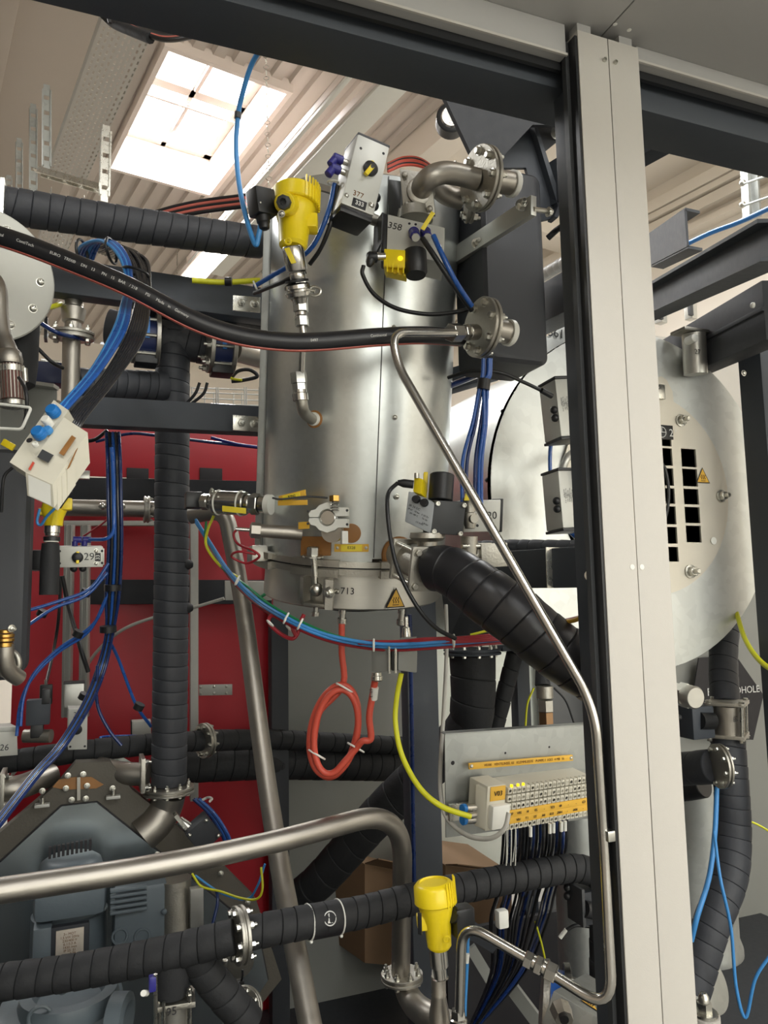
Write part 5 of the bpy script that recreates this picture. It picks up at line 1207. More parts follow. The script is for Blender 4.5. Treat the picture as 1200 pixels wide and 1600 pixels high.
# hose bundle: blue and black hoses arching over and down to the terminal box
for i in range(6):
    k = i; o = k*5
    cable([(118+k*5, 404+k*1, 1.66), (128+k*6, 384-k*1.2, 1.6), (158+k*5, 376+k*1, 1.55), (186+k*3, 400+k*1.5, 1.5), (198+k*1.4, 440, 1.47), (190+k*2.6, 480, 1.42), (176+k*3.4, 520, 1.36), (142+k*2.6, 580, 1.28), (90+k*1.6, 640+k*1.0, 1.20)], 3.0, M_blue if k % 3 else M_lblue,
          'blue air hoses of the thick bundle arching down to the tilted terminal box', 'air_hose', 'hose', 'blue hoses of the thick bundle')
for i in range(13):
    k = i % 7; r_ = i//7
    cable([(150+k*5, 392+k*2-r_*6, 1.66+k*.006), (178+k*5, 384+k*2-r_*4, 1.58+(k%2)*.012), (202+k*4.6, 402+k*1, 1.54+(k%3)*.01), (216+k*3, 440, 1.50+r_*.02), (212+k*3.4, 480, 1.45+r_*.02), (196+k*4.4, 530, 1.38+r_*.02), (160+k*3.6, 590, 1.31+r_*.02), (112+k*3.0, 645+k*1.8, 1.23+r_*.02), (104+k*3.0, 668+k*1.8, 1.22+r_*.02)], 2.9, M_hblk,
          'black air hoses of the thick bundle arching down to the tilted terminal box', 'air_hose', 'hose', 'black hoses of the thick bundle')
for lab, u, v, d, dx, dy in (('black strap round the top of the hose bundle', 174, 392, 1.56, 1, .1), ('black strap round the hose bundle by the upper beam', 212, 425, 1.50, 1, -.3), ('black strap round the start of the blue hoses', 128, 394, 1.60, .3, 1)):
    tag(MB().torus(W((u, v, d)), (up*1.0+rt*.25) if dx == 1 and dy < 0 else (rt*1.0+up*.1 if dy == .1 else rt*.9), .030, .003, 24, 6, sx=.8).build('hose_strap', M_blk), lab, 'strap', 'straps round the hose bundle')
# tilted cream terminal box with blue caps
tb = thing('terminal_box', 'tilted cream valve terminal box with two blue caps at the end of the hose bundle', 'terminal box', (60, 720, 1.15))
rail = face((17, 722, 1.14), (39, 735, 1.13), (83, 628, 1.20))
tr_ = fbox(rail, .03, .002, 0, 1, 0, 1); 
R1 = face((17, 722, 1.13), (40, 738, 1.12), (84, 626, 1.20))
MB().prism(W_([(15, 722, 1.125), (40, 738, 1.12), (107, 641, 1.19), (84, 625, 1.195)]), fw*.022-Z*.012).build('rail_body', M_gry, tb)
MB().prism(W_([(64, 700, 1.145), (104, 722, 1.14), (137, 676, 1.17), (100, 652, 1.175)]), -Z*.046+fw*.012).build('upper_module', M_gry, tb)
MB().prism(W_([(40, 738, 1.118), (82, 757, 1.112), (106, 721, 1.135), (64, 700, 1.14)]), -Z*.034+fw*.008).build('lower_module', M_gry, tb)
for i in range(3):
    u, v = 84+i*8, 752-i*11; MB().prism(W_([(u, v, 1.120+i*.006), (u+5, v+3, 1.119+i*.006), (u+17, v-14, 1.132+i*.006), (u+12, v-17, 1.133+i*.006)]), -Z*.040+fw*.006).build('module_rib', M_gry, tb)
MB().prism(W_([(44, 742, 1.114), (78, 757, 1.109), (79, 760, 1.109), (45, 745, 1.114)]), -Z*.028+fw*.004).build('front_label_panel', M_white, tb)
MB().prism(W_([(92, 708, 1.137), (99, 712, 1.135), (118, 684, 1.152), (112, 680, 1.155)]), fw*.002).build('amber_label', M_amb, tb)
MB().prism(W_([(104, 734, 1.130), (108, 730, 1.131), (121, 700, 1.146), (118, 704, 1.143)]), fw*.002).build('amber_label', M_amb, tb)
MB().prism(W_([(58, 714, 1.126), (75, 723, 1.121), (83, 711, 1.131), (66, 702, 1.135)]), fw*.002).build('dark_window', M_blkg, tb)
tagf = MB().prism(W_([(44, 733, 1.115), (47, 735, 1.114), (54, 723, 1.123), (51, 721, 1.124)]), fw*.001).build('orange_label', M_red, tb)
up1 = (W((70, 690, 1.08))-W((78, 700, 1.16))).normalized(); nrm = R1[5]
for u, v, d, r_, m_, hh_ in ((84, 644, 1.175, .0098, M_bcap, .014), (62, 678, 1.145, .0098, M_bcap, .014), (76, 661, 1.16, .0068, M_white, .016), (74, 672, 1.155, .007, M_lblue, .008)):
    c_ = W((u, v, d)); b = MB(); nq = (-fw*.8+up*.5-rt*.15).normalized(); b.lathe(c_-nq*.004, nq, [(0, r_*1.05), (hh_*.5, r_*1.05), (hh_*.52, r_), (hh_-.002, r_), (hh_, r_*.85)], 22); o = b.build('cap', m_, tb)
for u, v, k_, m_ in ((46, 688, 'hole', M_ink), (56, 696, 'socket', M_white)): bolt(W((u, v, 1.128)), nrm, .009, tb, k_, m_, 'screw')
for u, v in ((91, 631), (104, 641)): 
    MB().cyl(W((u, v, 1.215)), W((u-5, v+9, 1.20)), .0065, n=16).build('metal_sleeve', M_ssb, tb)
for i in range(6): text(tb, ('VALVE BLOCK', '24 V 0102', 'P max 8', 'IP 20', 'ID 176', 'M 12')[i], W((58, 752+i*5, 1.114)), B3[1], -Z, .004, M_blkg, ext=.0001) if False else None
cable([(20, 730, 1.15), (8, 742, 1.15), (4, 760, 1.15), (2, 800, 1.16)], 2.6, M_blk, 'black cable from the lower end of the tilted terminal box', 'cable')
# second yellow sensor fragment with tags below the terminal box
ys_ = thing('level_sensor', 'half hidden yellow sensor head under the tilted terminal box', 'sensor', (85, 830, 1.5), 'yellow pressure sensors')
b = MB(); b.lathe(W((84, 806, 1.50)), Z, [(-.02, .017), (-.005, .018), (.01, .024), (.03, .020)], 20); b.box(W((96, 788, 1.50)), X*.02, Y*.012, Z*.012, .004); b.box(W((70, 800, 1.50)), X*.012, Y*.01, Z*.007, .003); b.build('housing', M_yel, ys_)
b = MB(); b.lathe(W((82, 815, 1.50)), -Z, [(0, .0145), (.022, .0145), (.023, .013), (.028, .013)], 24); b.build('steel_neck', M_ssb, ys_); MB().lathe(W((81, 839, 1.50)), -Z, [(0, .0155), (.008, .0155)], 24).build('black_band', M_blk, ys_)
MB().lathe(W((80, 845, 1.50)), -Z, [(0, .0135), (.003, .0135)], 24).build('white_ring', M_white, ys_)
o = MB().lathe(W((79, 849, 1.50)), -Z, [(0, .016), (.03, .018), (.10, .018)], 24).build('rubber_boot', M_foam, ys_)
fbox(face((80, 822, 1.47), (86, 820, 1.47), (84, 800, 1.47)), .002, .0005).build('yellow_tag', M_tagy, ys_)
MB().torus(W((85, 795, 1.475)), -fw, .005, .002, 14, 6).build('sealing_eye', M_yel, ys_)
b = MB(); b.cyl(W((88, 790, 1.47)), W((106, 764, 1.47)), .010, n=16); b.build('plug_connector', M_blk, ys_)
cable([(62, 795, 1.46), (58, 815, 1.46), (64, 820, 1.46), (74, 806, 1.45), (90, 790, 1.44)], 2.2, M_lblue, 'thin blue hose looping under the tilted terminal box', 'air_hose', 'hose')
# small yellow lever at the edge
tag(MB().bar(W((4, 690, 1.3)), W((22, 700, 1.3)), .012, .006, Z, .002).build('yellow_lever', M_yel), 'small yellow lever at the left edge beside the terminal box', 'lever')
# silver actuator box "29"
A9 = face((82, 887, 1.62), (161, 886, 1.66), (82, 854, 1.62)); a9 = thing('actuator_box', 'silver actuator box marked 29 on the left, in front of the aluminium profiles', 'actuator', A9[0], 'silver valve actuators')
fbox(A9, .05, .002).build('body', M_alup, a9); fbox(A9, .05, .001, 1.0, 1.025, .1, .9, 0).build('end_plate', M_alu, a9)
k = fp(A9, .49, .48); nn = A9[5]; MB().lathe(k, nn, [(0, .0115), (.005, .0115), (.007, .008), (.008, .004)], 24).build('black_knob', M_blk, a9)
for dz in (-.009, .009): MB().box(k+nn*.004+Z*dz, X*.003, nn*.003, Z*.004, .001).build('yellow_pointer', M_yel, a9)
for x, y in ((.14, .78), (.14, .20), (.98, .78), (.98, .2)): bolt(fp(A9, x, y), nn, .0055, a9, 'hole', M_ink, 'hole')
for y in (.78, .18): bolt(fp(A9, .86, y), nn, .008, a9, 'pan', M_zinc, 'screw')
text(a9, '29', fp(A9, .72, .5, .0005), A9[1], A9[2], .022, M_blkg, name='handwritten_number')
w9 = fbox(A9, .002, .0, .84, .95, .28, .68, .0015).build('number_window', M_blk, a9); text(w9, '33', fp(A9, .895, .48, .002), A9[2], -A9[1], .011, M_wink)
for x in (.42, .60): MB().sph(fp(A9, x, -.08, -.02), .008).build('exhaust_plug', M_blk, a9)
for x in (.44, .63):
    b = MB(); c_ = fp(A9, x, 1.0, -.02); b.cyl(c_, c_+Z*.010, .006, n=12); b.cyl(c_+Z*.014-X*.004, c_+Z*.014+X*.014, .007, n=14, bev=.001); b.build('push_in_elbow', M_navy, a9)
o = MB().box(W((66, 876, 1.66)), X*.022, Y*.025, Z*.022, .006).build('black_housing', M_blk, a9)
cable([(140, 843, 1.62), (165, 842, 1.6), (176, 832, 1.6), (178, 810, 1.6), (177, 760, 1.62), (174, 700, 1.66)], 3, M_blue, 'blue air hose rising from the box marked 29', 'air_hose', 'hose')
# aluminium profiles
for lab, u0, u1 in (('vertical aluminium profile pair on the left, left strut', 103, 100), ('vertical aluminium profile pair on the left, right strut', 128, 127)):
    pa, pb = W((u0+6, 820, 2.6)), W((u1+4, 1120, 2.6)); b = MB(); b.bar(pa, pb, .022, .03, -fw, .003)
    b.bar(pa-fw*.012+rt*.008, pb-fw*.012+rt*.008, .004, .006, -fw); b.bar(pa-fw*.012-rt*.008, pb-fw*.012-rt*.008, .004, .006, -fw); tag(b.build('aluminium_profile', M_alu), lab, 'profile', 'aluminium profiles')
# vertical grey strut right of the wrapped column
beam('grey_upright', 'light grey flat upright right of the tall wrapped column', (303, 800, 2.72), (303, 1250, 2.70), .028, .03, None, M_alup, upv=X)
# horizontal stainless pipe and flange
t = thing('clamped_pipe', 'horizontal stainless pipe with clamps left of the tall wrapped column', 'pipe', (170, 795, 2.3))
MB().cyl(W((100, 793, 2.36)), W((245, 796, 2.42)), .026, n=24).build('pipe', M_ss, t)
flange(t, W((229, 796, 2.40)), X, .042, .006, 6, .010, a0=.3, both=False)
for u in (160, 190): MB().sph(W((u, 791, 2.33)), .011).build('clamp_screw', M_zinc, t)
MB().cyl(W((160, 791, 2.33)), W((190, 791, 2.33)), .006, n=8).build('clamp_rod', M_zinc, t)
beam('alu_ledge', 'pale horizontal ledge below the clamped stainless pipe', (100, 818, 2.7), (245, 818, 2.8), .018, .03, None, M_alup)
tag(MB().box(W((125, 742, 2.5)), X*.03, Y*.01, Z*.014, .002).build('clamp_block', M_zinc), 'small bright clamp block on the red panel right of the terminal box', 'block')
# dark blue bundles running down the red panel
BG = 'dark blue hoses tied in bundles on the red panel'
for i in range(5):
    x = 164+i*5; d = 1.95+.01*(i % 2)
    cable([(x+2, 676, 2.05), (x+4, 720, 2.0), (x+5, 780, 1.98), (x+6, 850, 1.98), (x+2, 930, 2.0), (166+i*2.5, 990, 2.02), (152+i*3, 1045, 2.02), (130+i*3, 1100, 1.95), (90+i*3, 1165, 1.85), (50+i*3, 1210, 1.75), (-20+i*3, 1300, 1.6)], 2.8, (M_blued, M_rub, M_blue, M_hblk, M_blued)[i],
          'dark hoses of the main bundle running down left of the tall wrapped column', 'air_hose', 'hose', BG)
for lab, pts in (('blue hose leaving the main bundle to the left beside the box marked 29, upper', [(170, 880, 1.98), (140, 920, 1.95), (90, 940, 1.9), (40, 955, 1.85)]),
                 ('blue hose leaving the main bundle to the left beside the box marked 29, lower', [(168, 895, 1.98), (135, 930, 1.95), (85, 950, 1.9), (45, 976, 1.85)]),
                 ('blue hose sweeping left from the main bundle above the box marked 26', [(168, 930, 2.0), (140, 985, 2.0), (90, 1020, 1.98), (50, 1060, 1.95), (32, 1100, 1.93), (26, 1150, 1.9)]),
                 ('second blue hose sweeping left from the main bundle above the box marked 26', [(170, 925, 2.0), (146, 975, 2.0), (94, 1012, 1.98), (55, 1050, 1.95), (37, 1090, 1.93), (32, 1135, 1.9)]),
                 ('blue hose running right from the fork of the main bundle to the wrapped column', [(170, 1000, 2.02), (185, 1030, 2.1), (212, 1100, 2.15), (236, 1135, 2.2)]),
                 ('thin dark hose hanging from the fork down to the gearbox top', [(152, 1040, 2.0), (152, 1100, 2.0), (170, 1140, 2.0), (190, 1165, 2.0)]),
                 ('pale grey hose arching behind the wrapped column to the grey box', [(125, 1060, 2.7), (150, 1020, 2.6), (190, 985, 2.5), (240, 965, 2.5), (300, 950, 2.5), (350, 935, 2.5)])):
    cable(pts, 2.6, M_wcab if 'pale' in lab else (M_blued if 'dark' in lab else M_blue), lab, 'air_hose', 'hose')
for i, (u, v, lab) in enumerate(((176, 918, 'upper black strap on the main hose bundle'), (169, 983, 'black strap at the fork of the main hose bundle'), (131, 1088, 'lowest black strap on the main hose bundle'), (134, 926, 'black strap on the hose pair leaving left'), (66, 958, 'black strap on the hose pair near the black tank'), (122, 990, 'black strap on the sweeping blue hoses'), (217, 1104, 'black strap on the hose running right to the column'))):
    d = 1.99; dr_ = (up*1.0 if i < 2 else up*.8+rt*.4); tag(MB().lathe(W((u, v, d))-dr_.normalized()*.008, dr_, [(0, .021 if i < 2 else .013), (.016, .021 if i < 2 else .013)], 18).build('hose_strap', M_blk), lab, 'strap', 'straps on the hoses over the red panel')
# small valve group above the gearbox
sv = thing('small_valve', 'small dark valve with square drive left above the gearbox', 'valve', (60, 1150, 2.1))
MB().box(W((60, 1112, 2.1)), X*.030, Y*.02, Z*.034, .004).build('drive', M_anth, sv); MB().box(W((58, 1140, 2.1)), X*.016, Y*.02, Z*.02, .004).build('neck', M_blk, sv); MB().cyl(W((38, 1150, 2.1)), W((80, 1150, 2.1)), .018, n=18).build('body', M_ssm, sv)
MB().box(W((72, 1088, 2.1)), X*.010, Y*.01, Z*.02, .002).build('plug_connector', M_blk, sv)
f = face((0, 1182, 1.9), (28, 1180, 1.93), (-1, 1144, 1.9)); t = thing('actuator_box', 'silver box marked 26 at the left edge above the gearbox', 'actuator', f[0], 'silver valve actuators'); fbox(f, .05, .002, -.5, 1).build('body', M_alup, t)
text(t, '26', fp(f, .25, .35, .0006), f[1], f[2], .022, M_blkg, name='handwritten_number'); fbox(f, .05, .002, -.5, 1, 1.0, 1.2, 0).build('cover', M_alup, t)
f = face((106, 1172, 2.0), (136, 1171, 2.02), (107, 1108, 2.0)); t = thing('actuator_box', 'silver upright box marked 39 with round knob, in front of the wrapped pipes', 'actuator', f[0], 'silver valve actuators'); fbox(f, .04, .002).build('body', M_alup, t)
MB().lathe(fp(f, .45, .5), f[5], [(0, .013), (.004, .013), (.006, .008), (.006, 0)], 20).build('black_knob', M_blk, t); text(t, '39', fp(f, .45, .85, .0006), f[1], f[2], .020, M_blkg, name='handwritten_number')
for x, y in ((.12, .08), (.88, .08)): bolt(fp(f, x, y), f[5], .006, t, 'hole', M_ink, 'hole')
fbox(f, .04, .002, .72, .95, .82, 1.02, .003).build('latch', M_zinc, t)
t = thing('small_cylinder', 'short ribbed silver cylinder above the box marked 39', 'cylinder', (118, 1105, 2.2)); MB().box(W((116, 1085, 2.2)), X*.026, Y*.02, Z*.035, .004).build('barrel', M_alu, t); MB().box(W((116, 1066, 2.2)), X*.028, Y*.022, Z*.003).build('end_plate', M_blk, t); MB().cyl(W((114, 1110, 2.2)), W((114, 1125, 2.2)), .008, n=12).build('rod', M_zinc, t)
f = face((206, 1165, 2.4), (236, 1163, 2.42), (206, 1128, 2.4)); t = thing('junction_box', 'small pale box left of the wrapped column base', 'box', f[0]); fbox(f, .03, .003).build('body', M_alup, t); fbox(f, .03, .002, -.05, 0, -.03, 1.02, .001).build('edge_cap', M_blk, t)
cable([(236, 1150, 2.3), (190, 1150, 2.3), (158, 1152, 2.2), (165, 1160, 2.2), (185, 1166, 2.2)], 2, M_blue, 'blue hose looping at the small pale box', 'air_hose', 'hose')
t = thing('sensor_plug', 'small black cable plug on the red panel left of the profiles', 'plug', (72, 1100, 2.3)); MB().box(W((72, 1085, 2.35)), X*.018, Y*.01, Z*.03, .004).build('body', M_blk, t); MB().cyl(W((72, 1070, 2.35)), W((72, 1062, 2.35)), .005, n=8).build('neck', M_zinc, t)
cable([(72, 1068, 2.35), (85, 1010, 2.5), (92, 960, 2.5), (95, 900, 2.5)], 2.5, M_blk, 'black cable rising on the red panel left of the profiles', 'cable')
cable([(97, 900, 2.4), (108, 950, 2.4), (125, 1010, 2.3), (138, 1050, 2.3)], 3.5, M_blk, 'black cable running diagonally across the aluminium profiles', 'cable')
cable([(130, 838, 2.4), (155, 822, 2.4), (170, 810, 2.4)], 1.5, M_redc, 'thin dark red wire above the box marked 29', 'wire')
# horizontal perforated plate on the red panel
t = thing('slotted_strip', 'small grey strip with six screws on the red panel', 'strip', (337, 1078, 2.9)); f = face((311, 1087, 2.85), (363, 1086, 2.88), (311, 1070, 2.85)); fbox(f, .004, .001).build('strip', M_alup, t)
for x in (.05, .45, .82):
    for y in (.2, .8): bolt(fp(f, x, y), f[5], .009, t, 'pan')

# ================================================================== MIDDLE, BELOW THE VESSEL
# unseen dark pan, added to weaken light bounced off the floor
tag(MB().box(V((.9, 2.3, .03)), X*2.2, Y*1.25, Z*.028, .004).build('bounce_pan', M_anthd), 'dark pan added under the whole machine to cut floor bounce', 'base')
# steel posts
def vpost(label, u0, u1, d, m=M_anth, z1=None, vtop=960, name='steel_post', dep=.05):
    pa = W(((u0+u1)/2, 1280, d)); wdt = px(u1-u0, d); zt2 = W(((u0+u1)/2, vtop, d)).z
    return tag(MB().box(V((pa.x, pa.y+dep/2, (zt2+.06)/2)), X*wdt/2/math.cos(R(12)), Y*dep/2, Z*(zt2-.06)/2, .003).build(name, m), label, 'post', 'steel posts below the vessel')
vpost('dark steel post below the vessel, behind the grey connector boxes', 640, 692, 2.15, vtop=930)
vpost('black narrow post at the left edge of the grey panel below the vessel', 425, 452, 2.5, M_anthd)
vpost('grey-green post between the bright panel and the terminal plate', 815, 838, 2.7, M_anth, vtop=1010)
cable([(640, 960, 2.08), (643, 1100, 2.08), (645, 1250, 2.08), (648, 1420, 2.08)], 3.5, M_blued, 'dark blue hose running down the left face of the post below the vessel', 'air_hose', 'hose')
# dark dish under the vessel, shade put in as a body
tag(MB().lathe(vc+va*vz(952), -va, [(0, .15), (.02, .14), (.035, .10), (.036, 0)], 48).build('shade_dish', M_anthd), 'dark dish standing in for shade under the vessel skirt', 'dish')
# bundle of coloured cables sagging below the vessel
cb = 'coloured cables sagging below the vessel'
def sag(dv, dd): return [(306, 812+dv, 2.0), (330, 850+dv, 1.95), (360, 895+dv, 1.85), (400, 935+dv, 1.75), (450, 966+dv, 1.63), (505, 990+dv, 1.60), (565, 1003+dv, 1.58+dd), (620, 1007+dv, 1.56+dd), (700, 1002+dv, 1.54+dd), (790, 995+dv, 1.58+dd)]
cable(sag(0, 0), 2.7, M_lblue, 'light blue cable sagging from the left below the vessel, upper one', 'cable', group=cb)
cable(sag(4, .01), 2.7, M_lblue, 'light blue cable sagging from the left below the vessel, lower one', 'cable', group=cb)
cable([(p[0], p[1]+9, p[2]+.02) for p in sag(0, 0)][1:], 2.2, M_redc, 'thin dark red cable along the sagging blue cables', 'cable', group=cb)
cable([(322, 815, 1.98), (322, 850, 1.96), (345, 885, 1.9), (385, 915, 1.8), (430, 950, 1.7), (520, 992, 1.62), (620, 1010, 1.58), (680, 1010, 1.57), (720, 1000, 1.58)], 2.2, M_green, 'green cable along the sagging blue cables', 'cable', group=cb)
cable([(334, 806, 1.97), (324, 830, 1.96), (323, 855, 1.94), (345, 885, 1.9), (372, 902, 1.84)], 2.2, M_yelc, 'yellow cable hanging from the bright fitting left of the vessel', 'cable')
for i in range(4): cable([(560, 1002+i, 1.585), (620, 1002+i*2, 1.565), (665, 998+i*2, 1.545), (720, 996+i*2.4, 1.54), (790, 990+i*3, 1.56)], 2.2, M_redc, ('first', 'second', 'third', 'lowest')[i]+' dark red cable in the bunch behind the drooping black cable', 'cable', group='dark red cables under the valve')
cable([(735, 992, 1.62), (770, 984, 1.62), (800, 982, 1.62)], 2, M_yelc, 'short yellow cable at the end of the coloured cables', 'cable')
for i, (u, v, d) in enumerate(((371, 907, 1.80), (447, 966, 1.62), (469, 975, 1.60), (584, 1008, 1.555), (709, 1001, 1.52))):
    tag(MB().torus(W((u, v, d)), rt if i > 2 else rt-up*.5, .0115, .0022, 16, 6).build('cable_tie', M_white), ('first', 'second', 'third', 'fourth', 'rightmost')[i]+' white cable tie from the left on the sagging coloured cables', 'cable tie', 'white cable ties below the vessel')
# red coiled cables
rl = thing('coiled_cable', 'orange-red silicone cable coiled and tied below the vessel', 'cable', (520, 1215, 1.63))
pts = [(534, 975, 1.66), (534, 1020, 1.66), (536, 1070, 1.66)]
n_ = 2.64
for i in range(3, int(n_*18)+1):
    a = 2*math.pi*i/18; l_ = i/18; rx_, ry_ = 34-4*math.cos(2.4*l_), 69-4*math.cos(2.4*l_+1); x_, y_ = -rx_*math.sin(a), -ry_*math.cos(a)
    pts.append((523+x_-y_*.14, 1143+y_, 1.66-.014*l_))
pts += [(556, 1170, 1.625), (566, 1158, 1.62), (576, 1157, 1.62), (580, 1150, 1.62), (577, 1120, 1.62), (582, 1088, 1.62), (586, 1064, 1.61)]
MB().tube(cr(W_(pts), 4), px(5.2, 1.65), 10).build('cable', M_red, rl)
for u, v in ((495, 1179), (556, 1168), (538, 1075)): MB().torus(W((u, v, 1.635)), Z*.8+X*.5, .020, .0022, 20, 6, sx=1.0, sy=.7).build('cable_tie', M_white, rl)
MB().cyl(W((584, 1092, 1.62)), W((586, 1074, 1.61)), .0078, n=16).build('white_marker', M_white, rl); text(rl, 'E109', W((580, 1083, 1.60)), Z, -X, .009)
c2 = thing('coiled_cable', 'small dark red cable loop with ties under the swing bolt', 'cable', (445, 1000, 1.7))
MB().tube(cr(W_([(475, 960, 1.66), (468, 975, 1.66), (465, 990, 1.66), (455, 998, 1.66), (435, 988, 1.67), (420, 972, 1.68), (425, 962, 1.68), (440, 966, 1.67), (455, 980, 1.65), (463, 994, 1.65)]), 8), px(3.2, 1.66), 8).build('cable', M_redc, c2)
for u, v in ((422, 974), (452, 982)): MB().torus(W((u, v, 1.655)), X+Z, .009, .002, 14, 6).build('cable_tie', M_white, c2)
# grey connector boxes
cbx = thing('connector_box', 'pair of grey cast connector boxes with glands under the vessel, at the dark post', 'box', (615, 1045, 1.6))
f = face((580, 1049, 1.60), (606, 1050, 1.58), (580, 1008, 1.60)); fbox(f, .04, .004).build('left_box', M_gpan, cbx)
f = face((622, 1048, 1.58), (652, 1052, 1.60), (623, 1012, 1.58)); fbox(f, .04, .004).build('right_box', M_gpan, cbx)
f = face((624, 1003, 1.57), (650, 1001, 1.59), (626, 996, 1.58)); fbox(f, .03, .002).build('lid_edge', M_gpan, cbx)
f = face((612, 1048, 1.575), (621, 1048, 1.575), (612, 1010, 1.58)); fbox(f, .03, .002).build('black_gasket', M_blk, cbx)
for u in (608, 618):
    MB().cyl(W((u, 1004, 1.57)), W((u, 1052, 1.57)), .0028, n=8).build('long_screw', M_zinc, cbx)
b = MB(); b.lathe(W((589, 1051, 1.605)), -Z, [(0, .0105), (.006, .0105), (.007, .0125), (.015, .0125), (.018, .009)], 12); b.lathe(W((635, 990, 1.61)), -Z, [(-.035, .005), (-.014, .005), (-.012, .008), (0, .010), (.008, .010)], 12); b.build('cable_gland', M_zinc, cbx)
cable([(627, 1052, 1.6), (620, 1090, 1.6), (618, 1130, 1.59), (628, 1180, 1.56), (655, 1230, 1.52), (690, 1260, 1.5), (735, 1276, 1.52)], 4.4, M_yelc, 'yellow cable hanging from the grey connector boxes to the terminal block', 'cable', k=12)
cable([(697, 945, 1.9), (698, 1010, 1.85), (694, 1100, 1.75), (688, 1200, 1.66), (690, 1250, 1.62), (700, 1280, 1.60), (730, 1305, 1.56), (765, 1310, 1.53), (788, 1295, 1.52), (795, 1270, 1.53)], 3.6, M_wcab, 'pale grey cable running down and looping into the terminal block', 'cable', k=12)
# large black sleeves behind
o = wrap(cr(W_([(738, 1020, 2.35), (738, 1100, 2.35), (720, 1150, 2.38), (600, 1265, 2.45), (505, 1370, 2.5), (470, 1400, 2.55)]), 8), .072, .07, M_foam, 'wrapped_duct', n=32, seed=41, rf=lambda s: .070-.014*s)
tag(o, 'very thick black wrapped duct running diagonally down behind the posts', 'duct')
fd = thing('duct_flange', 'dark round flange on top of the thick black duct under the cable bunch', 'flange', (738, 1015, 2.35)); flange(fd, W((738, 1018, 2.35)), Z, .088, .007, 10, .013, m=M_anth, a0=.1)
o = wrap(W_([(805, 1020, 2.4), (760, 1190, 2.4)]), .026, .05, M_foam, 'wrapped_pipe', seed=42); tag(o, 'slim slanting black wrapped pipe in front of the bright panel', 'pipe')
tag(MB().box(W((800, 1012, 2.38)), X*.05, Y*.03, Z*.008, .002).build('pipe_flange', M_anth), 'dark flange on top of the slim slanting black pipe', 'flange')
o = wrap(cr(W_([(0, 1192, 2.1), (120, 1175, 2.15), (235, 1163, 2.25), (320, 1157, 2.35)]), 6), .030, .045, M_foam, 'wrapped_pipe', seed=43); tag(o, 'black wrapped pipe running left from the small flange, passing above the gearbox', 'pipe')
o = wrap(W_([(320, 1157, 2.35), (420, 1155, 2.5), (640, 1166, 2.85)]), .032, .05, M_foam, 'wrapped_pipe', seed=44); tag(o, 'upper black wrapped pipe running right from the small flange behind the red coil', 'pipe')
o = wrap(W_([(285, 1197, 2.45), (420, 1192, 2.55), (640, 1198, 2.85)]), .052, .05, M_foam, 'wrapped_pipe', seed=45); tag(o, 'thicker lower black wrapped pipe behind the red coil', 'pipe')
t = thing('small_flange', 'round steel flange pair in the upper black wrapped pipe, beside the tall column', 'flange', (320, 1157, 2.33)); flange(t, W((320, 1157, 2.34)), X*.9+Y*.4, .052, .007, 8, .013, a0=.2)
tag(MB().bar(W((540, 1350, 2.85)), W((540, 1500, 2.85)), .01, .01).build('thin_rod', M_anthd), 'thin dark rod behind the diagonal duct', 'rod') if False else None
# cardboard boxes
def carton(label, u0, v0, u1, v1, d):
    f = face((u0, v1, d), (u1, v1+6, d+.15), (u0, v0, d)); t = thing('cardboard_box', label, 'box', f[0], 'cardboard boxes behind the machine'); fbox(f, .3, .003).build('carton', M_card, t)
    b = MB(); b.prism([fp(f, 0, 1), fp(f, 1, 1), fp(f, 1.0, 1.12, .08), fp(f, 0, 1.12, .08)], Z*.004); b.build('flap', M_card, t)
vpanel('back_panel', 'black sheet standing in for the dark behind the wire bunch at the bottom', 698, 1425, 1010, 1700, W((800, 1500, 2.55)).y, M_ink)  # shade behind the wires put in as a black sheet
carton('cardboard box behind the bent silver pipe at the lower middle', 570, 1350, 640, 1505, 2.9)
carton('cardboard box behind the yellow sensor, right of the dark post', 696, 1352, 800, 1470, 2.85)

# ------------------------------------------------------------------ terminal plate
tp_ = thing('terminal_plate', 'galvanised mounting plate with amber strip beside the front post', 'plate', (700, 1310, 1.62))
TP = face((697, 1309, 1.60), (935, 1277, 1.78), (695, 1148, 1.60)); TPn = TP[5]
fbox(TP, .003, .0005).build('plate', M_galvm, tp_); fbox(TP, .02, .001, 0, 1, 1.0, 1.012, .001).build('folded_edge', M_galvm, tp_)
for x, y in ((.045, .72), (.95, .94), (.96, .80), (.97, .22)): bolt(fp(TP, x, y), TPn, .009, tp_, 'hole', M_ink, 'hole')
for x, y in ((.37, .775), (.66, .80)): bolt(fp(TP, x, y), TPn, .005, tp_, 'hole', M_ink, 'hole')
L1 = face((732, 1202, 1.61), (894, 1188, 1.735), (731, 1192, 1.61)); o = fbox(L1, .004, .001, z0=.004).build('amber_strip', M_tag, tp_)
text(o, 'V0300   VENTILINSEL 03   KLEMMLEISTE   PUMPE 1  H2O  4 MB  16', fp(L1, .52, .5, .0044), L1[1], L1[2], .0075, M_inkr)
for x in (.02, .98): bolt(fp(L1, x, .5, .004), TPn, .007, o, 'pan', M_zinc, 'screw')
# mounting rail
RL = face((703, 1284, 1.585), (930, 1253, 1.755), (703, 1258, 1.585)); rl_ = fbox(RL, .008, .001, 0, .2, .0, 1, .0).build('mounting_rail', M_zinc, tp_); fbox(RL, .008, .001, .9, 1.0, .0, 1, .0).build('mounting_rail', M_zinc, tp_)
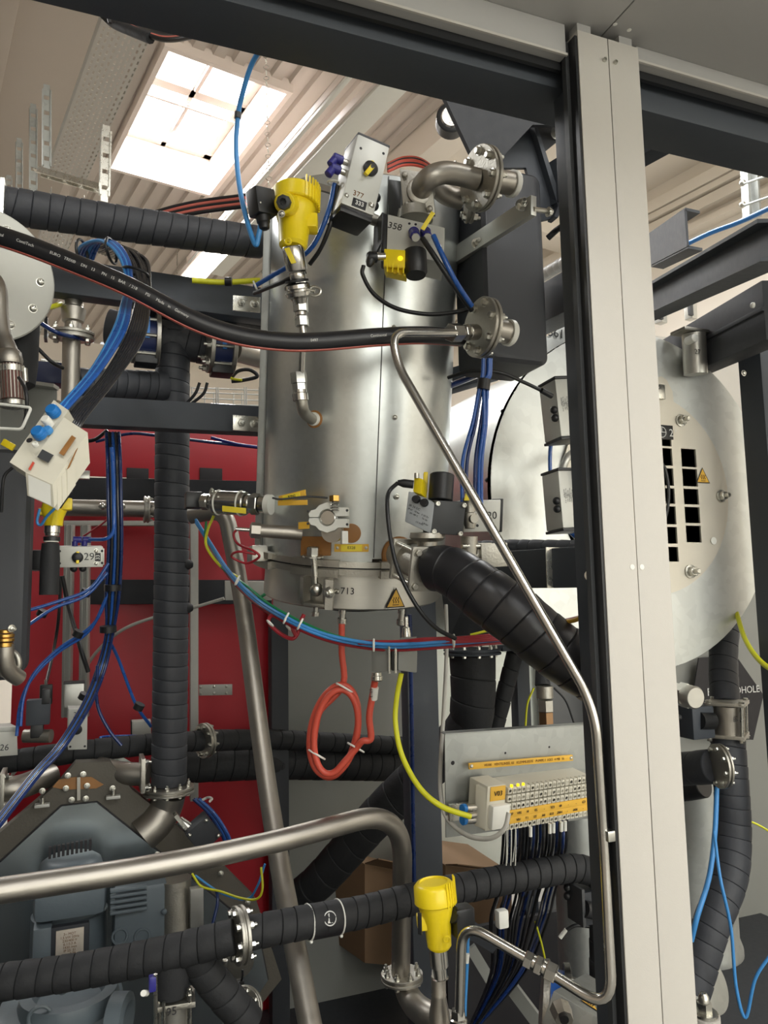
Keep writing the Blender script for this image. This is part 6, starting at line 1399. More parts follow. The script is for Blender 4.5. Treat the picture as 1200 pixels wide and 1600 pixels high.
# terminal block
TB = face((786, 1294, 1.585), (920, 1270, 1.70), (790, 1232, 1.585)); tb_ = thing('terminal_block', 'cream terminal block V03 with rows of terminals and amber labels', 'terminal block', TB[0])
n_b = TB[5]; fbox(TB, .06, .002, 0, 1, .02, 1.0, -.004).build('rail_housing', M_gry, tb_)
nT = 20
sh = MB(); w_ = TB[3]/nT; hh = TB[4]
un = MB(); un.box((0, 0, 0), (w_*.42, 0, 0), (0, hh*.080, 0), (0, 0, .006), .0008); un.lathe((0, 0, .006), Z, [(0, w_*.32), (.0006, w_*.32), (.0006, w_*.28), (-.003, w_*.18), (-.003, 0)], 8)
um = un.mesh('terminal', smooth=30); um.materials.append(M_gry)
mh = MB(); mh.lathe((0, 0, .0072), Z, [(0, w_*.24), (.0003, 0)], 8); hm = mh.mesh('clamp_hole', smooth=0); hm.materials.append(M_ink)
rotT = Matrix((TB[1], (TB[2]-TB[1]*TB[2].dot(TB[1])).normalized(), n_b)).transposed().to_euler()
for i in range(nT):
    for j, y in enumerate((.96, .76, .56)):
        o = bpy.data.objects.new('terminal', um); link(o, fp(TB, (i+.5)/nT, y, .002+(j == 2)*.001), tb_); o.rotation_euler = rotT
        h_ = bpy.data.objects.new('clamp_hole', hm); link(h_, fp(TB, (i+.5)/nT, y, .002+(j == 2)*.001), o); h_.rotation_euler = rotT
    o = bpy.data.objects.new('terminal', um); link(o, fp(TB, (i+.5)/nT, .04, .0), tb_); o.rotation_euler = rotT
for j, (y0, y1) in enumerate(((.12, .29), (.29, .47))):
    st_ = fbox(TB, .006, .0005, 0, 1, y0, y1, .008+.001*j).build('label_strip', M_tag, tb_)
    for i, tx in enumerate((('', 'V01', 'T1', 'ET', 'A0', 'ID3', 'Z6N', '-', 'A06', '-', 'A6'), ('A07', 'V05', 'I4', 'ES', '-', 'YE3', '49', '-', '-', 'G3', ''))[j]):
        if tx: text(st_, tx, fp(TB, .04+i*.094, (y0+y1)/2, .0095+.001*j), TB[1], TB[2], .0075)
for k, x in enumerate((.05, .12, .18)): MB().box(fp(TB, x, 1.06, .004), TB[1]*.002, TB[2]*.003, n_b*.002).build('signal_lamp', M_led, tb_)
HB = face((758, 1299, 1.555), (787, 1294, 1.58), (762, 1229, 1.555)); fbox(HB, .06, .002).build('coupler_housing', M_gry, tb_)
HS = face((741, 1290, 1.57), (759, 1297, 1.553), (743, 1226, 1.575)); fbox(HS, .05, .002).build('end_housing', M_gry, tb_)
o = fbox(HB, .002, .0005, .15, .95, .66, .98, .002).build('amber_label', M_tag, tb_); text(o, 'V03', fp(HB, .55, .82, .003), HB[1], HB[2], .014)
fbox(HB, .016, .005, .1, 1.05, .06, .60, .015).build('clear_plug_cover', M_white, tb_)
tu = face((760, 1226, 1.56), (905, 1205, 1.69), (770, 1218, 1.60)); 
for i, (v, h_) in enumerate(((1263, 0), (1281, 0))):
    c_ = W((727, v, 1.545)); b = MB(); b.cyl(c_, W((741, v-1, 1.56)), .0085, n=18); b.build('plug_sleeve', M_ssb, tb_); b = MB(); b.cyl(W((722, v+1, 1.54)), c_, .0095, n=18, bev=.001); b.build('blue_release_ring', M_bcap, tb_)
MB().cyl(W((733, 1275, 1.53)), W((742, 1273, 1.545)), .0065, n=14).build('cable_plug', M_ssb, tb_)
# wires under the block
rnd = random.Random(3)
for i in range(20):
    u = 787+i*5.2; m_ = (M_blk, M_rub, M_blued, M_blk, M_blued, M_rub, M_blk)[i % 7]
    e_u = 776+i*4.4+rnd.uniform(-4, 4)
    cable([(u, 1290-i*.9, 1.60+i*.006), (u-1, 1318, 1.68+rnd.uniform(0, .05)), (u*.7+e_u*.3, 1350, 1.88+rnd.uniform(-.03, .05)), (e_u+2, 1400, 1.92), (e_u-8, 1440, 1.92+rnd.uniform(-.04, .04)), (e_u*.8+148-i*1.0, 1520, 1.94+rnd.uniform(-.04, .04)), (e_u*.5+340-i*2.0, 1620, 1.95)], 2.3, m_, 'thin wires hanging from the terminal block in a dark blue and black bunch', 'wire', 'wire', 'wires below the terminal block', n=6, k=5)
for i, x in enumerate((792, 799, 806)): cable([(x, 1296, 1.575), (x, 1320, 1.58), (x-1, 1352, 1.60)], 1.1, M_white, ('left', 'middle', 'right')[i]+' of three thin white wires under the left end of the terminal block', 'wire', 'wire', n=6)
for i, (x, v) in enumerate(((829, 1292), (859, 1287), (865, 1286), (877, 1284), (883, 1283))): tag(MB().cyl(W((x, v, 1.60)), W((x, v+15, 1.60)), .0036, n=10).build('wire_ferrule', M_white), ('first', 'second', 'third', 'fourth', 'fifth')[i]+' white ferrule from the left under the terminal block', 'ferrule', 'white ferrules under the terminal block')
t = tag(MB().box(W((784, 1435, 1.62)), X*.012, Y*.01, Z*.018, .004).build('cable_clip', M_white), 'white cable clip on the dark wire bunch below the wrapped pipe', 'clip')
# union fitting above the plate, thin cables
t = thing('pipe_union', 'brown and steel pipe union above the terminal plate', 'fitting', (851, 1125, 2.0))
b = MB(); q = W((851, 1072, 2.0)); b.lathe(q, -Z, [(0, .021), (.030, .021), (.032, .018)], 28); b.build('ring_nut', M_ssm, t); b = MB(); b.lathe(q-Z*.036, -Z, [(0, .021), (.028, .021)], 6); b.build('hex_nut', M_ssm, t); b = MB(); b.lathe(q-Z*.066, -Z, [(0, .020), (.05, .020)], 6); b.build('brass_nut', mat('tarnished_brass', (150, 120, 90), .4, 1, .1, 30), t)
tag(MB().lathe(W((846, 1030, 2.05)), W((848, 1072, 2.02))-W((846, 1030, 2.05)), [(0, .015), (.07, .02)], 20).build('black_neck', M_foam), 'black hose neck above the pipe union', 'hose')
cable([(834, 1075, 2.1), (824, 1100, 2.1), (821, 1135, 2.1)], 1.6, M_yelc, 'thin yellow wire left of the pipe union', 'wire')
cable([(866, 1075, 2.1), (884, 1095, 2.1), (897, 1130, 2.1)], 1.6, M_blk, 'thin black wire right of the pipe union', 'wire')
# silver duct right behind terminal plate, valve at its right
tag(MB().lathe(W((905, 1300, 2.25)), -Z, [(-.15, .075), (.45, .075)], 40).build('silver_duct', M_galvm), 'round silver duct behind the right end of the terminal plate', 'duct')
# wrapped pipe low
P_ = W_([(-60, 1546, 1.39), (0, 1535, 1.40), (120, 1518, 1.42), (250, 1492, 1.44), (366, 1463, 1.46)])
wl = thing('wrapped_pipe', 'long black wrapped pipe across the lower photo with flange, branches and hand sign', 'pipe', P_[0])
wrap(cr(P_, 8), .031, .032, M_foam, 'left_sleeve', wl, n=32, seed=51, tilt=.15)
flange(wl, W((375, 1461, 1.465)), W((420, 1450, 1.49))-W((330, 1470, 1.44)), .052, .007, 8, .013, a0=.1)
wrap(cr(W_([(384, 1459, 1.47), (470, 1442, 1.50), (560, 1426, 1.56), (640, 1406, 1.60), (740, 1384, 1.66), (850, 1363, 1.72), (905, 1357, 1.75), (948, 1375, 1.74)]), 8), .0305, .030, M_foam, 'right_sleeve', wl, n=32, seed=52, tilt=.15)
wrap(W_([(268, 1492, 1.45), (268, 1552, 1.45)]), .033, .04, M_foam, 'branch_sleeve', wl, n=26, seed=53)
wrap(cr(W_([(300, 1484, 1.46), (330, 1530, 1.48), (390, 1600, 1.50)]), 6), .032, .04, M_foam, 'branch_sleeve', wl, n=26, seed=54)
# hand sign: black collar with white ring and hand
hp = W((505, 1437, 1.525)); tv = (W((560, 1426, 1.56))-W((470, 1442, 1.50))).normalized(); vw = (CAM-hp); vw = (vw-tv*vw.dot(tv)).normalized(); sdv = tv.cross(vw); sdv = sdv if sdv.z > 0 else -sdv
b = MB(); b.cyl(hp-tv*.030, hp+tv*.030, .0325, n=40); o = b.build('sign_collar', M_ink, wl)
sc = hp+vw*.0335
MB().torus(sc, vw, .0125, .0012, 30, 6).build('sign_ring', M_wink, o)
b = MB(); b.box(sc-sdv*.0040, tv*.0052, sdv*.0042, vw*.0003)
for x, h_ in ((-.0042, .0070), (-.0014, .0088), (.0014, .0086), (.0042, .0070)): b.box(sc+tv*x+sdv*(h_*.5), tv*.0010, sdv*h_*.55, vw*.0003)
b.box(sc+tv*.0068-sdv*.003, (tv*.8+sdv*.6)*.0036, (sdv*.8-tv*.6)*.0011, vw*.0003); b.build('sign_hand', M_wink, o)
MB().box(sc+vw*.0007, (tv*.7-sdv*.7)*.0122, (sdv*.7+tv*.7)*.0006, vw*.0003).build('sign_bar', M_ink, o)
for s_ in (-1, 1):
    b = MB(); b.torus(hp+tv*.0325*s_, tv, .0328, .0016, 36, 6); b.sph(hp+tv*.0325*s_-sdv*.034+vw*.006, .0035); b.build('white_tie', M_white, wl)
# round plates behind the lower flange
t = thing('sensor_flange', 'round grey flange with small cable behind the flange of the long wrapped pipe', 'flange', (365, 1510, 1.7)); MB().lathe(W((366, 1502, 1.72)), fw-X*.2, [(0, .044), (.008, .044)], 36).build('disc', M_ssm, t); MB().lathe(W((372, 1508, 1.70)), fw-X*.2, [(0, .028), (.02, .028)], 28).build('inner_disc', M_ssm, t)
MB().cyl(W((352, 1500, 1.66)), W((350, 1512, 1.66)), .006, n=12).build('plug', M_zinc, t); MB().tube(cr(W_([(350, 1512, 1.66), (349, 1528, 1.66), (356, 1540, 1.66), (368, 1545, 1.66), (378, 1530, 1.64), (379, 1515, 1.64)]), 6), .0024, 6).build('wire', M_blk, t); MB().box(W((366, 1540, 1.64)), X*.02, Y*.01, Z*.009, .002).build('small_box', M_blk, t)
t = thing('lower_flange', 'round flange at the end of the lower diagonal wrapped branch', 'flange', (385, 1590, 1.5)); flange(t, W((380, 1575, 1.56)), X*.6+Y*.8-Z*.3, .040, .006, 8, .011)
# valve with number 95
v95 = thing('clamped_valve', 'square clamped stainless valve marked 95 at the bottom left', 'valve', (272, 1600, 1.42))
for v, w2 in ((1561, 0),): MB().box(W((273, v, 1.45)), (X*.97-Y*.1)*.038, (Y*.97+X*.1)*.034, Z*.005, .001).build('square_plate', M_ssm, v95)
MB().cyl(W((272, 1562, 1.45)), W((272, 1660, 1.45)), .025, n=28).build('body', M_sskirt, v95)
for u in (244, 300): MB().cyl(W((u+(4 if u < 270 else -4), 1545, 1.43)), W((u+(4 if u < 270 else -4), 1650, 1.43)), .0045, n=10).build('tie_rod', M_zinc, v95); bolt(W((u+(4 if u < 270 else -4), 1554, 1.43)), Z, .011, v95, 'nut')
MB().cyl(W((256, 1566, 1.41)), W((256, 1650, 1.41)), .003, n=8).build('tie_rod', M_zinc, v95)
text(v95, '95', W((268, 1581, 1.415)), X, Z, .020, name='handwritten_number')
b = MB(); b.box(W((238, 1536, 1.30)), X*.006, Y*.008, Z*.012, .003); b.build('navy_fitting', M_navy, v95); MB().cyl(W((243, 1522, 1.30)), W((243, 1600, 1.30)), .0035, n=8).build('thin_tube', M_zinc, v95); MB().cyl(W((229, 1552, 1.30)), W((224, 1552, 1.28)), .005, n=10).build('silencer', M_white, v95)
# silver pipes
bp_ = thing('bent_pipe', 'big silver pipe crossing the lower left and bending down to a flange', 'pipe', (628, 1525, 1.78))
PP_ = W_([(-80, 1404, 1.24), (180, 1371, 1.34), (340, 1340, 1.42), (480, 1306, 1.52), (630, 1262, 1.66), (626, 1522, 1.72)])
MB().tube(fillet(cr(PP_[:5], 6)[:-1]+[PP_[4], PP_[5]], [.0001]*23+[.13], 12) if False else fillet([PP_[0], PP_[2], PP_[4], PP_[5]], [.5, .125], 16), .0212, 28).build('pipe', M_ss, bp_)
flange(bp_, W((628, 1526, 1.72)), Z, .047, .006, 8, .012, a0=.1)
MB().tube(cr(W_([(632, 1534, 1.72), (636, 1550, 1.70), (650, 1572, 1.66), (675, 1590, 1.60), (720, 1612, 1.56)]), 8), .027, 26, rf=lambda t_: .024+.005*t_).build('elbow', M_ss, bp_)
dp = thing('diagonal_pipe', 'long silver pipe coming from the tall column and running diagonally down', 'pipe', (500, 1640, 1.45))
MB().tube(fillet(W_([(298, 806, 2.1), (352, 796, 2.08), (378, 930, 2.03), (425, 1290, 1.78), (492, 1640, 1.42)]), [.06, .35, .6], 12), .0225, 26).build('pipe', M_ss, dp)
# fittings left of the vessel base
sf = thing('sensor_fitting', 'bright knurled stainless fitting with yellow label left of the vessel base', 'fitting', (375, 783, 1.85))
q0, q1 = W((316, 784, 1.86)), W((432, 789, 1.80)); ax = (q1-q0).normalized(); b = MB()
for t0, L_, r_, n_ in ((0, .02, .020, 8), (.02, .012, .016, 24), (.034, .085, .0285, 32), (.12, .012, .0225, 24), (.132, .022, .026, 6), (.155, .02, .021, 24)): b.lathe(q0+ax*t0, ax, [(0, r_-.002), (.002, r_), (L_-.002, r_), (L_, r_-.002)], n_)
b.build('body', M_ssb, sf)
MB().cyl(q0+ax*.172, q0+ax*.185, .024, n=28).build('white_seal', M_white, sf)
for t0 in (.045, .105): MB().torus(q0+ax*t0, ax, .0295, .0018, 28, 6).build('white_tie', M_white, sf)
fbox(face((347, 799, 1.78), (384, 803, 1.77), (347, 790, 1.78)), .003, .001).build('yellow_label', M_tagy, sf)
b = MB(); b.box(W((302, 782, 1.9)), X*.02, Y*.02, Z*.02, .004); b.build('black_coupling', M_blk, sf)
bolt(W((332, 770, 1.82)), -fw+up, .012, sf, 'nut')
s2 = thing('plugged_nozzle', 'dull brown-grey nozzle with hexagonal head pointing left at the vessel base', 'nozzle', (425, 828, 1.8))
q0, q1 = W((390, 828, 1.72)), W((466, 833, 1.74)); ax = (q1-q0).normalized(); b = MB(); b.lathe(q0, ax, [(0, .012), (.004, .018), (.024, .018)], 6); b.lathe(q0+ax*.022, ax, [(0, .0150), (.095, .0155)], 24); b.build('body', M_ss, s2)
b = MB(); b.cyl(q0-ax*.03, q0, .0045, n=10); b.build('pin', M_ssb, s2)
cable([(372, 826, 1.76), (365, 835, 1.76), (372, 850, 1.76), (395, 860, 1.74), (405, 870, 1.74), (385, 880, 1.76), (362, 870, 1.76), (372, 862, 1.74), (400, 866, 1.74)], 2, M_redc, 'tangle of thin red wires at the vessel base beside the diagonal pipe', 'wire', 'wire')
tag(MB().box(W((402, 866, 1.85)), X*.02, Y*.03, Z*.02, .006).build('clamp_jaw', M_ssm), 'grey clamp jaw at the left end of the vessel ring', 'clamp')
cable([(426, 778, 1.69), (440, 780, 1.68), (480, 776, 1.68), (512, 778, 1.68)], 1.6, M_blkg, 'thin grey lead from the amber tag to the small brass spring', 'wire', 'wire')
for lab, O, A, B in (('upper amber name tag on the vessel above the clamp', (436, 786, 1.70), (478, 776, 1.68), (435, 775, 1.70)), ('lower amber strip tag on the vessel above the clamp', (434, 790, 1.70), (480, 789, 1.68), (434, 782, 1.70)), ('small amber tag left of the white clamp', (466, 827, 1.70), (483, 826, 1.69), (466, 816, 1.70))):
    f = face(O, A, B); t = thing('name_tag', lab, 'tag', f[0], 'amber name tags on the vessel'); fbox(f, .003, .0008).build('plate', M_tag, t)
    if 'upper' in lab: fbox(f, .001, .0003, .15, .8, .15, .85, .001).build('label_face', M_tagy, t); text(t, 'B3N2', fp(f, .5, .5, .0015), f[1], f[2], .008)
t = thing('brass_spring', 'small brass hexagon with spring above the white clamp', 'fitting', (523, 795, 1.68)); q = W((523, 792, 1.67)); MB().lathe(q+Z*.012, Z, [(0, .012), (.012, .012), (.013, .009)], 6).build('hex', M_brass, t); b = MB()
for i in range(4): b.torus(q+Z*(.010-i*.006), Z, .0085, .0018, 18, 6)
b.build('spring', M_ssb, t)
# white two-part clamp with round glass
wc = thing('pipe_clamp', 'white two-part clamp round a bright disc low on the vessel front', 'clamp', (512, 830, 1.68))
CF = face((480, 836, 1.685), (548, 836, 1.665), (480, 782, 1.69)); nC = CF[5]; c_ = fp(CF, .47, .5)
def half(sg):
    ex, ey = CF[1], CF[2]; P = []
    out = [(-.040, .001), (-.042, .008), (-.036, .016), (-.026, .018), (-.018, .027), (0, .033), (.018, .027), (.024, .022), (.046, .022), (.046, .003), (.019, .003)]
    inn = [(.019*math.cos(R(a)), .019*math.sin(R(a))) for a in range(15, 180, 15)]+[(-.0195, .001)]
    pts_ = out+inn
    o = MB().prism([c_+ex*x+ey*y*sg-nC*.012 for x, y in pts_], nC*.016).build('clamp_half', M_white, wc, smooth=0); return o
half(1); half(-1)
MB().lathe(c_-nC*.02, nC, [(0, .018), (.020, .018), (.021, .016), (.019, .015), (.019, 0)], 32).build('centre_disc', M_ssb, wc)
for x, y in ((.03, .68), (.03, .33), (.93, .70), (.93, .30)): bolt(fp(CF, x, y, .004), nC, .006, wc, 'hole', M_blkg, 'hole')
MB().lathe(fp(CF, .55, .1, -.03), nC, [(0, .022), (.025, .024)], 28).build('stub', M_ss, wc)
b = MB(); b.box(W((538, 840, 1.665)), X*.007, Y*.006, Z*.014, .001); b.build('clamp_lever', M_white, wc)
# lower yellow sensor
base = W((687, 1482, 1.32)); upd = (W((678, 1385, 1.33))-base).normalized()
S2, c, upd, f, sd = sensor('lower yellow sensor head in front of the dark post at the bottom', base, None, upd, -fw+X*.1, .0335, hs=1.5, plug=1)
f_ = face((653, 1460, 1.285), (659, 1462, 1.283), (652, 1426, 1.285)); fbox(f_, .004, .001).build('black_plate', M_blk, S2)
b = MB(); b.box(W((722, 1438, 1.33)), X*.018, Y*.016, Z*.024, .005); b.cyl(W((706, 1428, 1.32)), W((716, 1432, 1.33)), .014, n=20); b.build('plug_connector', M_blk, S2)
b = MB(); b.lathe(W((684, 1481, 1.32)), -upd, [(-.002, .0155), (.030, .0155), (.031, .012), (.048, .012), (.049, .0145)], 28); b.build('steel_neck', M_ssb, S2)
MB().torus(W((698, 1468, 1.29)), -fw, .005, .002, 14, 6).build('sealing_eye', M_yel, S2)
rd = thing('reducer_pipe', 'dull steel pipe widening downward under the lower yellow sensor', 'pipe', (684, 1640, 1.33))
MB().lathe(W((684, 1520, 1.32)), -Z, [(-.008, .0095), (0, .0105), (.006, .0105)], 24).build('white_seal', M_white, rd)
MB().lathe(W((685, 1525, 1.32)), -Z, [(0, .0125), (.028, .0125), (.030, .0132), (.033, .0125), (.060, .0175), (.14, .018)], 28).build('pipe', M_ss, rd)
cable([(731, 1455, 1.36), (730, 1500, 1.36), (727, 1560, 1.36), (724, 1640, 1.36)], 3, M_lblue, 'light blue cable hanging from the lower yellow sensor plug', 'cable')
tag(MB().cyl(W((730, 1490, 1.355)), W((729, 1504, 1.355)), .0042, n=10).build('cable_marker', M_white), 'white marker on the light blue cable of the lower sensor', 'marker')
plate('support_arm', 'black support arm behind the lower yellow sensor plug', [(722, 1425, 1.6), (740, 1445, 1.6), (780, 1475, 1.6), (770, 1490, 1.6), (738, 1470, 1.6), (715, 1470, 1.6)], .02, M_anthd)
# right bottom: valve, blue butterfly flange and silver box
t = thing('valve_drive', 'dark valve drive hanging under the long wrapped pipe near the front post', 'actuator', (915, 1440, 1.75))
MB().box(W((912, 1412, 1.75)), X*.022, Y*.03, Z*.036, .005).build('body', M_anthd, t); MB().box(W((900, 1412, 1.72)), X*.004, Y*.03, Z*.040, .002).build('side_plate', M_blkg, t)
for v in (1387, 1400): MB().sph(W((887, v, 1.74)), .0095).build('exhaust_plug', M_blk, t)
MB().cyl(W((912, 1420, 1.70)), W((935, 1425, 1.72)), .018, n=20).build('shaft', M_blk, t)
o = wrap(W_([(935, 1375, 1.80), (940, 1440, 1.80), (940, 1530, 1.80)]), .028, .04, M_foam, 'wrapped_pipe', seed=61); tag(o, 'short vertical black wrapped pipe beside the front post at the lower right', 'pipe')
bv = thing('butterfly_valve', 'blue lined steel flange ring at the bottom right beside the bent tube', 'valve', (850, 1560, 1.5))
ax = (X*.45-Y*.55+Z*.70).normalized(); ax = (X*.72-Y*.45-Z*.1).normalized(); c_ = W((868, 1572, 1.62))
MB().lathe(c_-ax*.03, ax, [(0, .083), (.012, .085), (.014, .083)], 48).build('flange', M_ssm, bv); MB().lathe(c_-ax*.015, ax, [(0, .068), (.03, .068)], 40).build('blue_ring', M_blue, bv); MB().lathe(c_+ax*.012, ax, [(0, .083), (.012, .085), (.014, .08)], 48).build('flange', M_ssb, bv)
for a in (20, 70, 120, 170): e, q = frame(ax); h = e*math.cos(R(a))+q*math.sin(R(a)); bolt(c_+h*.07+ax*.026, ax, .018, bv, 'nut')
bx = thing('sheet_box', 'pale silver sheet box with warning sign in the bottom right corner', 'box', (900, 1600, 1.4))
f = face((880, 1600, 1.36), (965, 1650, 1.36), (880, 1545, 1.50)); f = face((865, 1548, 1.42), (975, 1615, 1.36), (915, 1520, 1.62)); fbox(f, .06, .002).build('cover', M_galvm, bx)
warn(bx, fp(f, .45, .18, .001), f[5], f[2], .035)
t = thing('motor_flange', 'dark toothed nut fitting at the bottom beside the sheet box', 'fitting', (880, 1590, 1.4)); MB().lathe(W((882, 1594, 1.36)), fw, [(0, .016), (.03, .020)], 8).build('nut', M_ssm, t); MB().lathe(W((882, 1594, 1.35)), fw, [(0, .008), (.01, .008)], 16).build('core', M_blk, t)
tag(MB().bar(W((790, 1530, 2.0)), W((850, 1610, 1.95)), .035, .012, Z).build('grey_angle', M_gpan), 'grey sloping angle bar behind the bent tube at the bottom', 'bar')
tag(MB().bar(W((735, 1480, 2.2)), W((765, 1530, 2.2)), .03, .012, Z).build('grey_angle', M_gpan), 'short grey sloping bar behind the light blue cable', 'bar')
cable([(836, 1440, 1.9), (845, 1470, 1.9), (852, 1500, 1.9)], 1.6, M_yelc, 'thin yellow wire above the tube coupling', 'wire')
tag(MB().cyl(W((875, 1465, 1.8)), W((885, 1452, 1.8)), .005, n=10).build('wire_marker', M_white), 'small white marker on the dark cable under the valve drive', 'marker')
cable([(884, 1454, 1.8), (900, 1446, 1.8), (925, 1448, 1.8)], 3, M_blk, 'short dark cable under the valve drive', 'cable')

# ------------------------------------------------------------------ GEARBOX AND MOTOR, LOWER LEFT
yG = W((150, 1350, 2.05)).y
gb = thing('gear_housing', 'large eight-sided steel housing plate with shiny cover at the lower left', 'housing', PY(150, 1600, yG))
oct_ = [(-40, 1335), (90, 1225), (118, 1192), (172, 1190), (205, 1232), (330, 1335), (400, 1405), (440, 1530), (400, 1580), (360, 1640), (-40, 1640)]
MB().prism([PY(u, v, yG) for u, v in oct_], Y*.05).build('housing_plate', M_gear, gb, smooth=0)
inn = [(-40, 1378), (0, 1345), (95, 1258), (152, 1252), (250, 1330), (405, 1455), (420, 1530), (390, 1575), (360, 1640), (-40, 1640)]
MB().prism([PY(u, v, yG-.006) for u, v in inn], Y*.005).build('cover_gap', M_ink, gb, smooth=0)
inn2 = [(u+(1.5 if u < 150 else -1.5), v+2) for u, v in inn]
MB().prism([PY(u, v, yG-.011) for u, v in inn2], Y*.004).build('shiny_cover', mat('shiny_zinc_sheet', (176, 186, 190), .22, .95, .05, 4, .03, 8), gb, smooth=0)
plate('amber_opening', '', [PY(u, v, yG-.004) for u, v in ((82, 1230), (92, 1218), (118, 1214), (143, 1214), (162, 1226), (150, 1232), (100, 1234))], .002, M_amb, n=Y, parent=gb)
MB().bar(PY(123, 1214, yG-.01), PY(123, 1250, yG-.01), .008, .008, X).build('rib', M_ssm, gb)
for u, v in ((106, 1212), (130, 1210), (112, 1250), (134, 1248), (103, 1232), (136, 1228), (246, 1335), (66, 1236), (176, 1232), (387, 1410), (345, 1365)): bolt(PY(u, v, yG-.012), -Y, .012, gb, 'nut')
for u, v in ((66, 1258), (177, 1245)): MB().box(PY(u, v, yG-.02), X*.018, Y*.012, Z*.004, .001).build('bracket', M_alup, gb); MB().cyl(PY(u, v, yG-.02), PY(u, v-12, yG-.02), .006, n=10).build('stud', M_zinc, gb)
for lab, q, fl in (('left stainless pipe stub on top of the gear housing', [(-10, 1232, 1.98), (30, 1230, 2.0), (80, 1210, 2.1)], (5, 1232, 1.99)), ('right stainless pipe stub on top of the gear housing', [(232, 1210, 2.12), (190, 1208, 2.12), (155, 1200, 2.15)], (222, 1208, 2.10))):
    t = thing('pipe_stub', lab, 'pipe', fl, 'stainless stubs of the gear housing'); MB().tube(cr(W_(q), 6), .031, 26, rf=(lambda s: .031)).build('pipe', M_ss, t)
    MB().box(W(fl), X*.006, Y*.045, Z*.045, .002).build('square_flange', M_ssm, t)
    for s_ in (-1, 1): bolt(W(fl)+Z*.034*s_-Y*.03+X*.006, X, .014, t, 'nut')
for lab, pts_ in (('bright white reflecting sheet strip above the right pipe stub', [(166, 1185), (192, 1184), (206, 1192), (180, 1195)]), ('small bright sheet strip above the left pipe stub', [(16, 1212), (19, 1204), (28, 1204), (22, 1211)])):
    plate('bright_sheet', lab, [(u, v, 2.2) for u, v in pts_], .003, M_back, g='bright sheets above the gear housing')
ce = thing('column_elbow', 'wide stainless elbow under the flange of the tall wrapped column', 'elbow', (240, 1290, 2.1))
flange(ce, W((263, 1234, 2.14)), Z, .070, .007, 10, .012, a0=.15)
MB().tube(cr(W_([(264, 1240, 2.14), (258, 1262, 2.14), (244, 1285, 2.12), (222, 1305, 2.1)]), 8), .046, 30).build('elbow', M_ss, ce)
t = thing('valve_drive', 'tilted dark valve drive with bolts right of the column elbow', 'actuator', (320, 1320, 2.0)); ex = (X*.8+Z*.6); ez = (Z*.8-X*.6)
MB().box(W((316, 1300, 2.02)), ex*.034, Y*.03, ez*.034, .004).build('body', M_anthd, t)
for i, j in ((1, 1), (1, -1), (-1, 1), (-1, -1)): bolt(W((316, 1300, 2.02))-Y*.031+ex*.026*i+ez*.026*j, -Y, .010, t, 'cap', M_zinc)
b = MB(); b.cyl(W((280, 1282, 2.02)), W((300, 1296, 2.02)), .012, n=14); b.box(W((284, 1285, 2.02)), ex*.005, Y*.02, ez*.03); b.build('linkage', M_zinc, t)
for i in range(4): cable([(302+i*3, 1248, 2.2), (325+i*3, 1270, 2.2), (345+i*3, 1300, 2.2), (356+i*3, 1330, 2.2)], 2.6, M_blue if i % 2 else M_blued, 'blue hoses running down behind the tilted valve drive', 'air_hose', 'hose', 'blue hoses by the tilted drive')
cable([(316, 1250, 2.2), (325, 1246, 2.2), (331, 1248, 2.15), (328, 1252, 2.12)], 2, M_white, 'small white hooked cable tie end on the red panel', 'cable')
cable([(300, 1365, 1.9), (315, 1385, 1.9), (345, 1393, 1.88), (375, 1403, 1.85), (400, 1405, 1.83), (410, 1390, 1.83), (408, 1355, 1.85)], 1.8, M_yelc, 'yellow green wire looping below the big silver pipe', 'wire', 'wire')
cable([(305, 1368, 1.92), (345, 1395, 1.9), (385, 1405, 1.88), (402, 1385, 1.86), (414, 1350, 1.86)], 1.8, M_lblue, 'light blue wire looping below the big silver pipe', 'wire', 'wire')
cable([(338, 1390, 1.9), (340, 1410, 1.88), (332, 1445, 1.86)], 2.6, M_blued, 'dark blue hose between the silver pipe and the wrapped pipe', 'air_hose', 'hose')
tag(MB().lathe(W((272, 1372, 1.92)), -Z, [(0, .042), (.16, .042)], 40).build('silver_sleeve', M_ssm), 'upright silver cylinder between the motor and the housing cover', 'cylinder')
tag(MB().bar(W((307, 1386, 1.9)), W((307, 1450, 1.9)), .032, .02, X, .002).build('silver_profile', M_alu), 'upright silver profile right of the silver cylinder', 'profile')
mt = thing('electric_motor', 'blue-grey electric motor with fan cowl, ribs and rating plate at the lower left', 'motor', (150, 1640, 1.75))
yM = W((110, 1400, 1.85)).y
b = MB(); c_ = PY(107, 1500, yM)
b.lathe(V((c_.x, yM+.05, PY(107, 1560, yM).z)), Z, [(0, .088), (.18, .088), (.183, .082), (.27, .080), (.30, .070), (.31, .055)], 40); b.build('housing', M_motor, mt)
b = MB(); tl_ = PY(109, 1330, yM)
b.box(PY(110, 1400, yM-.03), X*.080, Y*.03, Z*.045, .02); b.build('fan_cowl', M_motor, mt)
b = MB()
for i in range(10): b.box(PY(78+i*7, 1332-i*1.4, yM-.03), X*.003, Y*.006, Z*.013)
b.build('cowl_grille', M_ink, mt)
MB().box(PY(218, 1430, yM-.005), X*.062, Y*.05, Z*.085, .012).build('terminal_housing', M_motor, mt)
for i in range(5): MB().box(PY(201, 1388+i*8.5, yM-.062), X*.042, Y*.008, Z*.0035, .002).build('cooling_rib', M_motor, mt)
MB().box(PY(66, 1490, yM-.03), X*.02, Y*.04, Z*.07, .006).build('foot', M_motor, mt)
b = MB(); b.box(PY(109, 1475, yM-.058), X*.042, Y*.01, Z*.045, .004); b.build('plate_frame', M_anthd, mt)
